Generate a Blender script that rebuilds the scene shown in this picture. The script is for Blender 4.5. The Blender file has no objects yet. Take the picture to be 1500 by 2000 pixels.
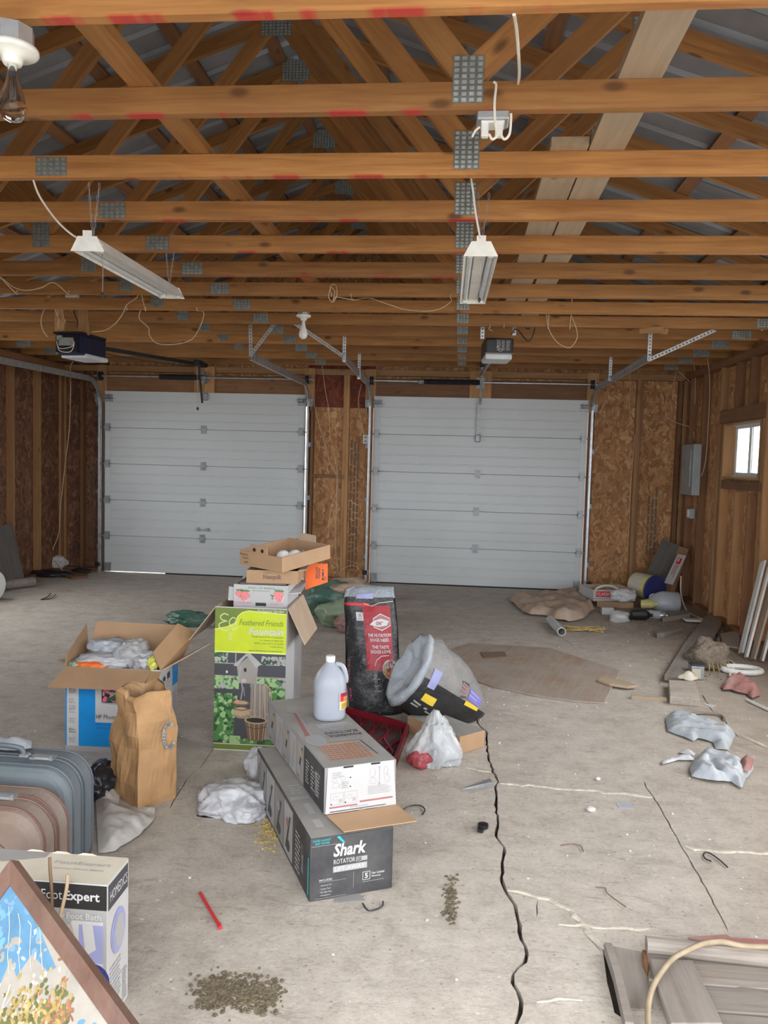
import bpy, bmesh, math, random
from mathutils import Vector as V3, Matrix as Mx, noise as NZ
from mathutils.geometry import delaunay_2d_cdt
sc = bpy.context.scene
R = math.radians
random.seed(7)

# ------------------------------------------------------------------ camera
FPX, YAW, PIT, ROL, CH = 1549.42, -0.0931, -0.0651, 0.0273, 1.6213
def _axes():
    cy, sy, cp, sp, cr, sr = math.cos(YAW), math.sin(YAW), math.cos(PIT), math.sin(PIT), math.cos(ROL), math.sin(ROL)
    fw = V3((sy*cp, cy*cp, sp)); rt = V3((cy, -sy, 0)); up = rt.cross(fw)
    return cr*rt+sr*up, -sr*rt+cr*up, fw
AR, AU, AF = _axes()
CO = V3((0, 0, CH))
cam = bpy.data.cameras.new('camera'); co = bpy.data.objects.new('camera', cam); sc.collection.objects.link(co)
cam.sensor_fit = 'HORIZONTAL'; cam.sensor_width = 36; cam.lens = FPX/1500*36; cam.clip_start = .05; cam.clip_end = 200
m = Mx((AR, AU, -AF)).transposed().to_4x4(); m.translation = CO; co.matrix_world = m
sc.camera = co
def ray(px, py): return AR*((px-750)/FPX)+AU*((1000-py)/FPX)+AF
def G(px, py, z=0.0):                       # point of the horizontal plane z seen at that place of the photograph
    d = ray(px, py); return CO+d*((z-CH)/d.z)
def V(px, py, y):                           # the same on the plane at depth y
    d = ray(px, py); return CO+d*(y/d.y)
def H(px, py, x):
    d = ray(px, py); return CO+d*(x/d.x)

# ------------------------------------------------------------------ light
sc.view_settings.view_transform = 'Standard'; sc.view_settings.look = 'None'
sc.view_settings.gamma = 1; sc.view_settings.use_curve_mapping = False
sc.view_settings.exposure = 1.75
wd = bpy.data.worlds.new('overcast_sky'); sc.world = wd; wd.use_nodes = True
nt = wd.node_tree; nt.nodes.clear()
bg = nt.nodes.new('ShaderNodeBackground'); ow = nt.nodes.new('ShaderNodeOutputWorld')
tc = nt.nodes.new('ShaderNodeTexCoord'); sx = nt.nodes.new('ShaderNodeSeparateXYZ'); rm = nt.nodes.new('ShaderNodeValToRGB')
nt.links.new(tc.outputs['Generated'], sx.inputs[0]); nt.links.new(sx.outputs['Z'], rm.inputs[0]); nt.links.new(rm.outputs[0], bg.inputs[0]); nt.links.new(bg.outputs[0], ow.inputs[0])
rm.color_ramp.elements[0].color = (.88, .93, 1, 1); rm.color_ramp.elements[1].color = (1, 1, 1, 1)
bg.inputs[1].default_value = 1.9
# sky portals in the front opening and the two added side windows (they only guide sampling of the sky)
def portal(loc, rot, w, h):
    l = bpy.data.lights.new('sky_portal', 'AREA'); l.shape = 'RECTANGLE'; l.size = w; l.size_y = h; l.cycles.is_portal = True
    o = bpy.data.objects.new('sky_portal', l); sc.collection.objects.link(o); o.location = loc; o.rotation_euler = rot
XL, XR, YF, YB, ZC = -5.46, 2.88, 0.55, 10.49, 2.81
portal((.34, YF, 1.38), (R(90), 0, 0), 5.1, 2.85)
portal((XL-.06, 6.92, 1.675), (0, R(-90), 0), 1.65, 2.65)
portal((XR+.06, 4.6, 1.675), (0, R(90), 0), 1.65, 4.4)
sc.cycles.max_bounces = 10; sc.cycles.diffuse_bounces = 7; sc.cycles.glossy_bounces = 4; sc.cycles.transmission_bounces = 8; sc.cycles.transparent_max_bounces = 12
sc.cycles.caustics_reflective = False; sc.cycles.caustics_refractive = False; sc.cycles.sample_clamp_indirect = 6

# ------------------------------------------------------------------ materials
MATS = {}
class NT:
    def __init__(s, name, rough=.6, metal=0.0):
        s.m = bpy.data.materials.new(name); s.m.use_nodes = True; s.t = s.m.node_tree; s.n = s.t.nodes
        s.b = s.n['Principled BSDF']; s.b.inputs['Roughness'].default_value = rough; s.b.inputs['Metallic'].default_value = metal
        MATS[name] = s.m
    def node(s, typ, **kw):
        n = s.n.new('ShaderNode'+typ)
        for k, v in kw.items():
            if k.startswith('i_'): n.inputs[k[2:].replace('_', ' ')].default_value = v
            else: setattr(n, k, v)
        return n
    def link(s, a, b): s.t.links.new(a, b)
    def coord(s, scale=(1, 1, 1), obj=True, rnd=True):
        c = s.node('TexCoord') if obj else s.node('NewGeometry')
        out = c.outputs['Object'] if obj else c.outputs['Position']
        if rnd and obj:
            oi = s.node('ObjectInfo'); ad = s.node('VectorMath', operation='MULTIPLY_ADD')
            cb = s.node('CombineXYZ')
            for k in range(3): s.link(oi.outputs['Random'], cb.inputs[k])
            s.link(cb.outputs[0], ad.inputs[0]); ad.inputs[1].default_value = (31.7, 17.3, 53.1); s.link(out, ad.inputs[2]); out = ad.outputs[0]
        mp = s.node('Mapping'); mp.inputs['Scale'].default_value = scale; s.link(out, mp.inputs['Vector']); return mp.outputs[0]
    def noise(s, vec, scale=5, detail=4, rough=.55, dist=0):
        n = s.node('TexNoise', i_Scale=scale, i_Detail=detail, i_Roughness=rough, i_Distortion=dist); s.link(vec, n.inputs['Vector']); return n.outputs['Fac']
    def ramp(s, fac, stops):
        r = s.node('ValToRGB'); s.link(fac, r.inputs[0]); e = r.color_ramp.elements
        while len(e) < len(stops): e.new(.5)
        for k, (p, c) in enumerate(stops):
            e[k].position = p; e[k].color = (c if isinstance(c, tuple) else (c, c, c))+(1,)
        return r.outputs[0]
    def mix(s, fac, a, b, mode='MIX'):
        x = s.node('MixRGB', blend_type=mode)
        for k, v in ((0, fac), (1, a), (2, b)):
            if hasattr(v, 'is_output'): s.link(v, x.inputs[k])
            else: x.inputs[k].default_value = v if k == 0 else tuple(v)+(1,)
        return x.outputs[0]
    def math(s, op, a, b=0.0, c=None):
        x = s.node('Math', operation=op); x.use_clamp = False
        for k, v in ((0, a), (1, b), (2, c)):
            if v is None: continue
            if hasattr(v, 'is_output'): s.link(v, x.inputs[k])
            else: x.inputs[k].default_value = v
        return x.outputs[0]
    def bump(s, hgt, strength=.3, dist=.01):
        b = s.node('Bump', i_Strength=strength, i_Distance=dist); s.link(hgt, b.inputs['Height']); s.link(b.outputs[0], s.b.inputs['Normal'])
    def col(s, c): s.link(c, s.b.inputs['Base Color']); return s.m

def M(name, c, rough=.6, metal=0.0, var=.12, scale=9, bump=0, bscale=40, spec=None, trans=0, alpha=1, dust=None, dustamt=.5):
    if name in MATS: return MATS[name]
    t = NT(name, rough, metal); v = t.coord()
    f = t.noise(v, scale, 5)
    lo = tuple(max(0, x*(1-var)) for x in c); hi = tuple(min(1, x*(1+var)) for x in c)
    o = t.ramp(f, [(.3, lo), (.7, hi)])
    if dust:
        f2 = t.noise(v, scale*.6, 7, .65); o = t.mix(t.ramp(f2, [(.5-dustamt*.3, 0.0), (.75, dustamt)]), o, dust)
    t.col(o)
    if bump: t.bump(t.noise(v, bscale, 6), bump, .01)
    if spec is not None: t.b.inputs['Specular IOR Level'].default_value = spec
    if trans: t.b.inputs['Transmission Weight'].default_value = trans
    if alpha < 1: t.b.inputs['Alpha'].default_value = alpha
    return t.m

def wood(name, c1, c2, knots=.5, red=False, grey=0, rough=.7):
    t = NT(name, rough); v = t.coord((1, 1, 1))
    mp = t.node('Mapping'); mp.inputs['Scale'].default_value = (1.1, 17, 17); t.link(v, mp.inputs['Vector'])
    g = t.noise(mp.outputs[0], 2.2, 6, .6, .6)
    o = t.ramp(g, [(.28, c2), (.5, tuple((a+b)/2 for a, b in zip(c1, c2))), (.72, c1)])
    oi = t.node('ObjectInfo')
    hs = t.node('HueSaturation'); t.link(o, hs.inputs['Color'])
    t.link(t.math('MULTIPLY_ADD', oi.outputs['Random'], .5, .70), hs.inputs['Value']); o = hs.outputs[0]
    big = t.noise(v, 1.6, 3); o = t.mix(t.ramp(big, [(.35, .0), (.8, .45)]), o, tuple(x*.55 for x in c2))
    if knots:
        mk_ = t.node('Mapping'); mk_.inputs['Scale'].default_value = (3.2, 7, 7); t.link(v, mk_.inputs['Vector'])
        vo = t.node('TexVoronoi', i_Scale=1.0); t.link(mk_.outputs[0], vo.inputs['Vector'])
        o = t.mix(t.ramp(vo.outputs['Distance'], [(.07, knots), (.16, .0)]), o, (.09, .035, .012))
    if red:
        c = t.node('TexCoord'); sp = t.node('SeparateXYZ'); t.link(c.outputs['Object'], sp.inputs[0])
        low = t.ramp(t.math('MULTIPLY_ADD', sp.outputs['Z'], 20, .95), [(.0, 1.0), (.22, 0.0)])
        cx = t.node('CombineXYZ'); t.link(t.math('ADD', sp.outputs['X'], t.math('MULTIPLY', oi.outputs['Random'], 40)), cx.inputs[0])
        nn = t.noise(cx.outputs[0], 5.5, 3, .5); nn = t.ramp(nn, [(.5, 0.0), (.57, 1.0)])
        rg = t.ramp(t.math('MULTIPLY_ADD', sp.outputs['X'], .25, .5), [(.40, 0.0), (.44, 1.0), (.84, 1.0), (.9, .0)])
        o = t.mix(t.math('MULTIPLY', t.math('MULTIPLY', low, nn), t.math('MULTIPLY', rg, .85)), o, (.5, .015, .03))
    if grey:
        f2 = t.noise(v, 3.5, 7, .65); o = t.mix(t.ramp(f2, [(.3, .0), (.65, grey)]), o, (.36, .33, .30))
    t.col(o); t.bump(g, .15, .004); return t.m
wood('truss_pine', (.50, .25, .078), (.30, .125, .036), .8)
wood('truss_pine_red', (.53, .26, .078), (.31, .125, .034), .8, red=True)
wood('stud_pine', (.54, .31, .135), (.38, .19, .075))
wood('old_pine', (.33, .165, .075), (.21, .095, .041), .6)
wood('pale_plank', (.44, .34, .22), (.35, .25, .155), .7, grey=.3)
wood('weathered_wood', (.36, .315, .27), (.16, .13, .105), .3, grey=.35)
wood('dusty_board', (.36, .315, .27), (.20, .165, .135), .3, grey=.4)
wood('dark_board', (.17, .15, .13), (.10, .085, .075), .2)
wood('brown_plywood', (.42, .30, .20), (.27, .175, .11), .3, grey=.75)
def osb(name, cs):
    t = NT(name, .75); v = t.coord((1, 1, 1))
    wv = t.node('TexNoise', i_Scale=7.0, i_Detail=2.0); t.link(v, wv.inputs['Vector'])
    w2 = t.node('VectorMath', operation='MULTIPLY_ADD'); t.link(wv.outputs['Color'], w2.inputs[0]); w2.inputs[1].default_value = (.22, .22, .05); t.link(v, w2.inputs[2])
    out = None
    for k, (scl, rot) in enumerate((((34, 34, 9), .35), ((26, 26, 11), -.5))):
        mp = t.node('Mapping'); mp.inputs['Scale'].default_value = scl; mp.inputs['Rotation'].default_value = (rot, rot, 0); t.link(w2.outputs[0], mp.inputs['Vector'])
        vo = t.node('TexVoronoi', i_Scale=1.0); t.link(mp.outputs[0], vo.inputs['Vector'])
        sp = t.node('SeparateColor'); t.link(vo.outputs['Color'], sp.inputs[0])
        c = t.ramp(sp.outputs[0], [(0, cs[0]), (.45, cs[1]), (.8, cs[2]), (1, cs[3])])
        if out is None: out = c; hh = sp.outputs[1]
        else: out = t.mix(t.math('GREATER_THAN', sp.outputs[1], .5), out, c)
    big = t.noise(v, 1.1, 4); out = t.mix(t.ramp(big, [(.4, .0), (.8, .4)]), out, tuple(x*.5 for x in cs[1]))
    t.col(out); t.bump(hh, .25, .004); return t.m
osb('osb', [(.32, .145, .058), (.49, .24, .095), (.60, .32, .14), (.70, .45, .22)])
osb('osb_shaded', [(.10, .042, .025), (.17, .075, .04), (.23, .11, .055), (.31, .16, .085)])  # darker copy of osb, the dim light of the left side put into its colour
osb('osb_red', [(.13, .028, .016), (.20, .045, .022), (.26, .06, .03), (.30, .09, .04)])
def concrete():
    t = NT('concrete', .8); v = t.coord(obj=False)
    a = t.noise(v, .55, 6, .62); b = t.noise(v, 6, 9, .74); c = t.noise(v, 60, 5, .75); g = t.noise(v, 19, 8, .8)
    o = t.ramp(a, [(.3, (.45, .415, .37)), (.5, (.53, .495, .45)), (.7, (.61, .575, .53))])
    o = t.mix(.6, o, t.ramp(b, [(.3, (.25, .22, .19)), (.5, (.47, .435, .39)), (.72, (.64, .605, .555))]))
    o = t.mix(t.ramp(g, [(.5, 0.0), (.72, .4)]), o, (.25, .22, .19))
    o = t.mix(t.ramp(c, [(.5, 0.0), (.75, .45)]), o, (.66, .63, .58)); o = t.mix(t.ramp(c, [(.28, .5), (.45, .0)]), o, (.20, .175, .15))
    # trowel marks, scuffs and stains
    for scl, rot, lo, hi, am in (((1.6, 7, 1), .35, .57, .68, .5), ((2.5, 12, 1), -.7, .60, .68, .4), ((5, 22, 1), .1, .60, .70, .45)):
        mp = t.node('Mapping'); mp.inputs['Scale'].default_value = scl; mp.inputs['Rotation'].default_value = (0, 0, rot); t.link(v, mp.inputs['Vector'])
        o = t.mix(t.ramp(t.noise(mp.outputs[0], 3.0, 7, .72, .9), [(lo, 0.0), (hi, am)]), o, (.21, .18, .155))
    s2 = t.noise(v, 2.3, 9, .75, .4); o = t.mix(t.ramp(s2, [(.56, 0.0), (.70, .6)]), o, (.25, .215, .175))
    # brown earth swept along the right wall and the back
    sp = t.node('SeparateXYZ'); t.link(v, sp.inputs[0])
    e = t.math('ADD', t.math('MULTIPLY', sp.outputs['X'], .40), t.math('MULTIPLY', t.noise(v, 1.1, 8, .72), 1.0))
    o = t.mix(t.ramp(t.math('MULTIPLY', e, .6), [(.50, 0.0), (.92, .7)]), o, (.23, .175, .125))
    vo = t.node('TexVoronoi', i_Scale=14.0); t.link(v, vo.inputs['Vector'])
    cl = t.noise(v, 1.3, 2); o = t.mix(t.math('MULTIPLY', t.ramp(vo.outputs['Distance'], [(.05, 1.0), (.11, 0.0)]), t.ramp(cl, [(.42, 0.0), (.58, .9)])), o, (.74, .72, .68))
    for sc_ in (17.0, 31.0):
        vd = t.node('TexVoronoi', i_Scale=sc_); t.link(v, vd.inputs['Vector'])
        o = t.mix(t.ramp(vd.outputs['Distance'], [(.05, .5), (.11, 0.0)]), o, (.13, .11, .09))
    o = t.mix(1.0, o, (1.0, .965, .92), 'MULTIPLY')
    t.col(o); t.bump(t.math('ADD', t.math('MULTIPLY', b, .9), t.math('MULTIPLY', c, .4)), .55, .014); return t.m
concrete()
M('crack_dirt', (.07, .06, .05), .95, 0, .4, 30, .5)
M('crack_filler', (.52, .47, .39), .9, 0, .2, 40, .6)
M('gravel', (.46, .44, .41), .95, 0, .3, 60, .5)
M('roof_steel', (.30, .325, .355), .42, .35, .2, 2.5)
M('plate_steel', (.24, .26, .25), .45, .45, .25, 40)
M('galvanized', (.52, .55, .57), .42, .75, .18, 14)
M('dull_steel', (.34, .35, .36), .5, .6, .2, 20)
M('dark_metal', (.045, .047, .055), .5, .4, .25, 20)
M('door_white', (.60, .63, .63), .38, 0, .05, 1.2)
M('rubber', (.02, .02, .022), .8)
M('white_paint', (.74, .73, .68), .5, 0, .1, 9)
M('enamel', (.80, .80, .74), .3, 0, .08, 20, dust=(.5, .47, .38), dustamt=.35)
M('white_plastic', (.78, .78, .75), .4, 0, .06)
M('wire_white', (.72, .68, .60), .5); M('wire_tan', (.60, .46, .30), .5); M('wire_black', (.02, .02, .022), .45)
M('panel_grey', (.33, .37, .37), .45, .2, .12, 6, dust=(.42, .40, .36), dustamt=.3)
M('navy_plastic', (.012, .018, .05), .3); M('black_plastic', (.015, .015, .017), .35)
M('lens_white', (.62, .66, .68), .35)
M('kraft', (.42, .265, .15), .8, 0, .08, 6, .1, 60); M('kraft_dark', (.37, .225, .115), .8, 0, .1, 6, .1, 60); M('kraft_dusty', (.45, .34, .24), .85, 0, .12, 6)
M('paper_bag', (.41, .235, .105), .75, 0, .16, 9, .8, 14)
M('white_card', (.48, .475, .47), .6, 0, .05, 6); M('grey_card', (.26, .255, .25), .75, 0, .12, 7, dust=(.35, .34, .32), dustamt=.5)
M('dusty_black_card', (.036, .036, .039), .6, 0, .25, 9, dust=(.19, .185, .18), dustamt=.4)
M('dusty_top', (.30, .285, .265), .85, 0, .12, 9)
for nm_, c_ in dict(ink_black=(.02, .02, .02), ink_white=(.56, .56, .56), ink_grey=(.33, .33, .33), ink_lgrey=(.37, .37, .365), ink_blue=(.0, .26, .68), ink_lime=(.50, .60, .012), ink_olive=(.14, .20, .035),
        ink_teal=(.02, .42, .44), ink_red=(.62, .03, .04), ink_pink=(.75, .25, .25), ink_brown=(.17, .10, .055), ink_tan=(.42, .31, .19), ink_green=(.075, .22, .065), ink_lgreen=(.30, .48, .20), ink_dkgreen=(.03, .09, .03), ink_slate=(.055, .055, .065),
        ink_barn=(.30, .27, .24), ink_crimson=(.33, .018, .03), ink_yellow=(.75, .55, .05), ink_purple=(.22, .18, .55), ink_rose=(.75, .12, .28), ink_violet=(.30, .32, .55), ink_skin=(.45, .38, .36), ink_sky=(.13, .30, .52), ink_cream=(.56, .51, .41), ink_orange=(.85, .15, .02), ink_lime2=(.72, .78, .25), ink_navy=(.03, .04, .22), ink_maroon=(.35, .14, .14)).items():
    M(nm_, c_, .5, 0, .06, 12)
# ------------------------------------------------------------------ helpers
W = {}
def tag(o, label=None, cat=None, group=None, kind=None):
    if label: o['label'] = label
    if cat: o['category'] = cat
    if group: o['group'] = group
    if kind: o['kind'] = kind
    return o
def link(name, data, parent=None, world=None):
    o = bpy.data.objects.new(name, data); sc.collection.objects.link(o)
    w = world if world is not None else Mx()
    W[o] = w.copy()
    if parent: o.parent = parent; o.matrix_basis = W[parent].inverted() @ w
    else: o.matrix_basis = w
    return o
def T(x, y=None, z=None): return Mx.Translation(V3(x) if y is None else V3((x, y, z)))
def thing(name, label, cat, loc=(0, 0, 0), rz=0, group=None, world=None):
    return tag(link(name, None, None, world if world is not None else T(loc) @ Mx.Rotation(rz, 4, 'Z')), label, cat, group)
def setting(name, loc=(0, 0, 0)): return tag(link(name, None, None, T(loc)), kind='structure')
def mesh(name, vf, m, smooth=False):
    me = bpy.data.meshes.new(name); me.from_pydata([tuple(v) for v in vf[0]], [], vf[1])
    for k in (m if isinstance(m, list) else [m]): me.materials.append(MATS[k])
    if smooth: me.polygons.foreach_set('use_smooth', [True]*len(me.polygons))
    me.update(); return me
def mk(name, vf, m, parent=None, local=False, smooth=False, world=None):
    """vf in world coordinates, or in the parent's own when local"""
    if local and parent is not None: return link(name, mesh(name, vf, m, smooth), parent, W[parent])
    if world is not None: return link(name, mesh(name, vf, m, smooth), parent, world)
    vs = vf[0]; lo = [min(v[k] for v in vs) for k in range(3)]; hi = [max(v[k] for v in vs) for k in range(3)]
    c = V3(((lo[0]+hi[0])/2, (lo[1]+hi[1])/2, lo[2]))
    return link(name, mesh(name, ([V3(v)-c for v in vs], vf[1]), m, smooth), parent, T(c))
def join(*vfs):
    v, f = [], []
    for a, b in vfs:
        n = len(v); v += [V3(x) for x in a]; f += [tuple(i+n for i in q) for q in b]
    return v, f
QB = [(0, 3, 2, 1), (4, 5, 6, 7), (0, 1, 5, 4), (1, 2, 6, 5), (2, 3, 7, 6), (3, 0, 4, 7)]
def box(x0, y0, z0, x1, y1, z1):
    return [V3(p) for p in ((x0, y0, z0), (x1, y0, z0), (x1, y1, z0), (x0, y1, z0), (x0, y0, z1), (x1, y0, z1), (x1, y1, z1), (x0, y1, z1))], list(QB)
def bevelled(vf, r, seg=2):
    bm = bmesh.new(); vs = [bm.verts.new(v) for v in vf[0]]
    for f in vf[1]: bm.faces.new([vs[i] for i in f])
    bm.normal_update(); bmesh.ops.bevel(bm, geom=bm.edges[:], offset=r, segments=seg, affect='EDGES', profile=.6)
    bm.verts.index_update(); o = ([v.co.copy() for v in bm.verts], [tuple(v.index for v in f.verts) for f in bm.faces]); bm.free(); return o
def xf(vf, mt): return [mt @ V3(v) for v in vf[0]], vf[1]
def frame(p0, p1, up=(0, 0, 1)):
    x = (V3(p1)-V3(p0)).normalized(); u = V3(up); y = u.cross(x)
    if y.length < 1e-4: y = V3((0, 1, 0)).cross(x)
    y.normalize(); z = x.cross(y); mt = Mx((x, y, z)).transposed().to_4x4(); mt.translation = (V3(p0)+V3(p1))/2; return mt
BC = {}
def brd(name, p0, p1, w, t, m, parent=None, up=(0, 0, 1), bev=0.0):
    """a board from p0 to p1: w high along up, t thick; its own X runs with the grain"""
    L = (V3(p1)-V3(p0)).length; k = (round(L, 4), w, t, m, bev)
    if k not in BC:
        b = box(-L/2, -t/2, -w/2, L/2, t/2, w/2); BC[k] = mesh(name, bevelled(b, bev, 1) if bev else b, m)
    return link(name, BC[k], parent, frame(p0, p1, up))
def smooth_path(pts, n=6):
    P = [V3(p) for p in pts]; o = []
    for i in range(len(P)-1):
        a, b, c, d = P[max(i-1, 0)], P[i], P[i+1], P[min(i+2, len(P)-1)]
        for j in range(n):
            t = j/n; o.append(.5*((2*b)+(c-a)*t+(2*a-5*b+4*c-d)*t*t+(3*b-a-3*c+d)*t**3))
    return o+[P[-1]]
def sweep(path, prof, up=(0, 0, 1), closed=True, scale=None):
    P = [V3(p) for p in path]; v, f = [], []; n = len(prof); u0 = V3(up)
    for i, p in enumerate(P):
        t = (P[min(i+1, len(P)-1)]-P[max(i-1, 0)]).normalized(); s = t.cross(u0)
        if s.length < 1e-3: s = t.cross(V3((.3, 1, .1)))
        s.normalize(); u = s.cross(t); u0 = u; k = scale[i] if scale else 1
        v += [p+s*a*k+u*b*k for a, b in prof]
    for i in range(len(P)-1):
        for j in range(n if closed else n-1):
            j2 = (j+1) % n; f.append((i*n+j, i*n+j2, (i+1)*n+j2, (i+1)*n+j))
    if closed: f += [tuple(range(n))[::-1], tuple(range((len(P)-1)*n, len(P)*n))]
    return v, f
def circ(r, n=8, ry=None): return [(r*math.cos(2*math.pi*k/n), (ry or r)*math.sin(2*math.pi*k/n)) for k in range(n)]
def tube(pts, r, n=6, sm=5): return sweep(smooth_path(pts, sm) if sm else pts, circ(r, n))
def lathe(prof, n=20, cap=True):
    v, f = [], []
    for r, z in prof: v += [V3((r*math.cos(2*math.pi*k/n), r*math.sin(2*math.pi*k/n), z)) for k in range(n)]
    for i in range(len(prof)-1):
        for k in range(n): f.append((i*n+k, i*n+(k+1) % n, (i+1)*n+(k+1) % n, (i+1)*n+k))
    if cap: f += [tuple(range(n))[::-1], tuple(range((len(prof)-1)*n, len(prof)*n))]
    return v, f
def loft(rings, caps=True):
    n = len(rings[0]); v = [V3(p) for r in rings for p in r]; f = []
    for i in range(len(rings)-1):
        for k in range(n): f.append((i*n+k, i*n+(k+1) % n, (i+1)*n+(k+1) % n, (i+1)*n+k))
    if caps: f += [tuple(range(n))[::-1], tuple(range((len(rings)-1)*n, len(rings)*n))]
    return v, f
def plate(pts, th, n=None):
    """flat polygon with thickness th (behind its front)"""
    P = [V3(p) for p in pts]; nn = n or (P[1]-P[0]).cross(P[2]-P[0]).normalized(); k = len(P)
    v = P+[p-nn*th for p in P]; f = [tuple(range(k)), tuple(range(2*k-1, k-1, -1))]+[(i, i+k, (i+1) % k+k, (i+1) % k) for i in range(k)]
    return v, f
def crease(p, s):
    d = NZ.voronoi(p*s)[0]; return min(1., (d[1]-d[0])*1.6)
def crumple(name, c, r, m, parent=None, seed=0, amp=.3, freq=1.8, sub=4, floor=None, rz=0, smooth=True, taper=0.0):
    bm = bmesh.new(); bmesh.ops.create_icosphere(bm, subdivisions=sub, radius=1); o = V3((seed*7.3, seed*3.1, seed*5.7)); q = Mx.Rotation(rz, 3, 'Z'); c = V3(c)
    for v in bm.verts:
        d = v.co.normalized(); k = 1+amp*(.45-.9*crease(d+o, freq))+amp*.35*(.4-crease(d*1.7+o, freq*2))+amp*1.1*NZ.noise(d*1.3+o)
        tp_ = 1-taper*max(0, d.z)**.8+taper*.25*max(0, -d.z); p = c+q @ V3((d.x*r[0]*k*tp_, d.y*r[1]*k*tp_, d.z*r[2]*k))
        if floor is not None and p.z < floor+.004: p.z = floor+.001
        v.co = p
    bm.verts.index_update(); vf = ([v.co.copy() for v in bm.verts], [tuple(v.index for v in f.verts) for f in bm.faces]); bm.free()
    return mk(name, vf, m, parent, smooth=smooth)
def sheet(name, outline, m, parent=None, amp=.03, bulge=0.0, seed=0, freq=6, z=0.0, step=.03, smooth=True, edge=.05, ragged=0.0, fold=None, aniso=True):
    """a limp or crumpled sheet lying at height z inside a ground outline"""
    P = [V3((p[0], p[1])) if len(p) == 2 else V3((p[0], p[1])) for p in outline]; rd = random.Random(seed); E = []
    for i, a in enumerate(P):
        b = P[(i+1) % len(P)]; k = max(1, int((b-a).length/step))
        for j in range(k):
            q = a.lerp(b, j/k); E.append(q+V3((rd.uniform(-1, 1), rd.uniform(-1, 1)))*ragged)
    def inside(q):
        w = False
        for i in range(len(E)):
            a, b = E[i], E[(i+1) % len(E)]
            if (a.y > q.y) != (b.y > q.y) and q.x < (b.x-a.x)*(q.y-a.y)/(b.y-a.y)+a.x: w = not w
        return w
    def dist(q): return min((q-(a+(b-a)*max(0, min(1, (q-a).dot(b-a)/max(1e-9, (b-a).length_squared))))).length for a, b in zip(E, E[1:]+E[:1]))
    pts = [e.copy() for e in E]; x0, x1 = min(e.x for e in E), max(e.x for e in E); y0, y1 = min(e.y for e in E), max(e.y for e in E); D = [0.0]*len(E)
    ny = int((y1-y0)/step)+1; nx = int((x1-x0)/step)+1
    for i in range(nx):
        for j in range(ny):
            q = V3((x0+(i+rd.uniform(.2, .8))*step, y0+(j+rd.uniform(.2, .8))*step))
            if inside(q):
                d = dist(q)
                if d > step*.35: pts.append(q); D.append(d)
    ne = len(E); r = delaunay_2d_cdt([p.to_2d() for p in pts], [(i, (i+1) % ne) for i in range(ne)], [], 1, 1e-5)
    v = []; o = V3((seed*3.3, seed*1.7, seed*2.9)); om = r[3]; ca_, sa_ = math.cos(seed*2.1), math.sin(seed*2.1)
    for k, p in enumerate(r[0]):
        d = D[om[k][0]] if om[k] and om[k][0] < len(D) else 0.0
        e = min(1, d/edge); q = V3((p.x, p.y, 0)); q = V3((q.x*ca_+q.y*sa_, (q.y*ca_-q.x*sa_)*.4, 0)) if aniso else q
        hh = amp*((1-crease(q+o, freq))*.8+.35*(1-crease(q*1.3-o, freq*2.1))+.4*abs(NZ.noise(q*freq*1.7+o)))*(.25+.75*e)+bulge*(1-(1-e)**2)*(.7+.5*NZ.noise(q*3+o))
        if fold: hh += fold(p.x, p.y)
        v.append(V3((p.x, p.y, z+.003+max(0, hh))))
    fs = [tuple(f) for f in r[2]]
    return mk(name, (v, fs), m, parent, smooth=smooth)

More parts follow.
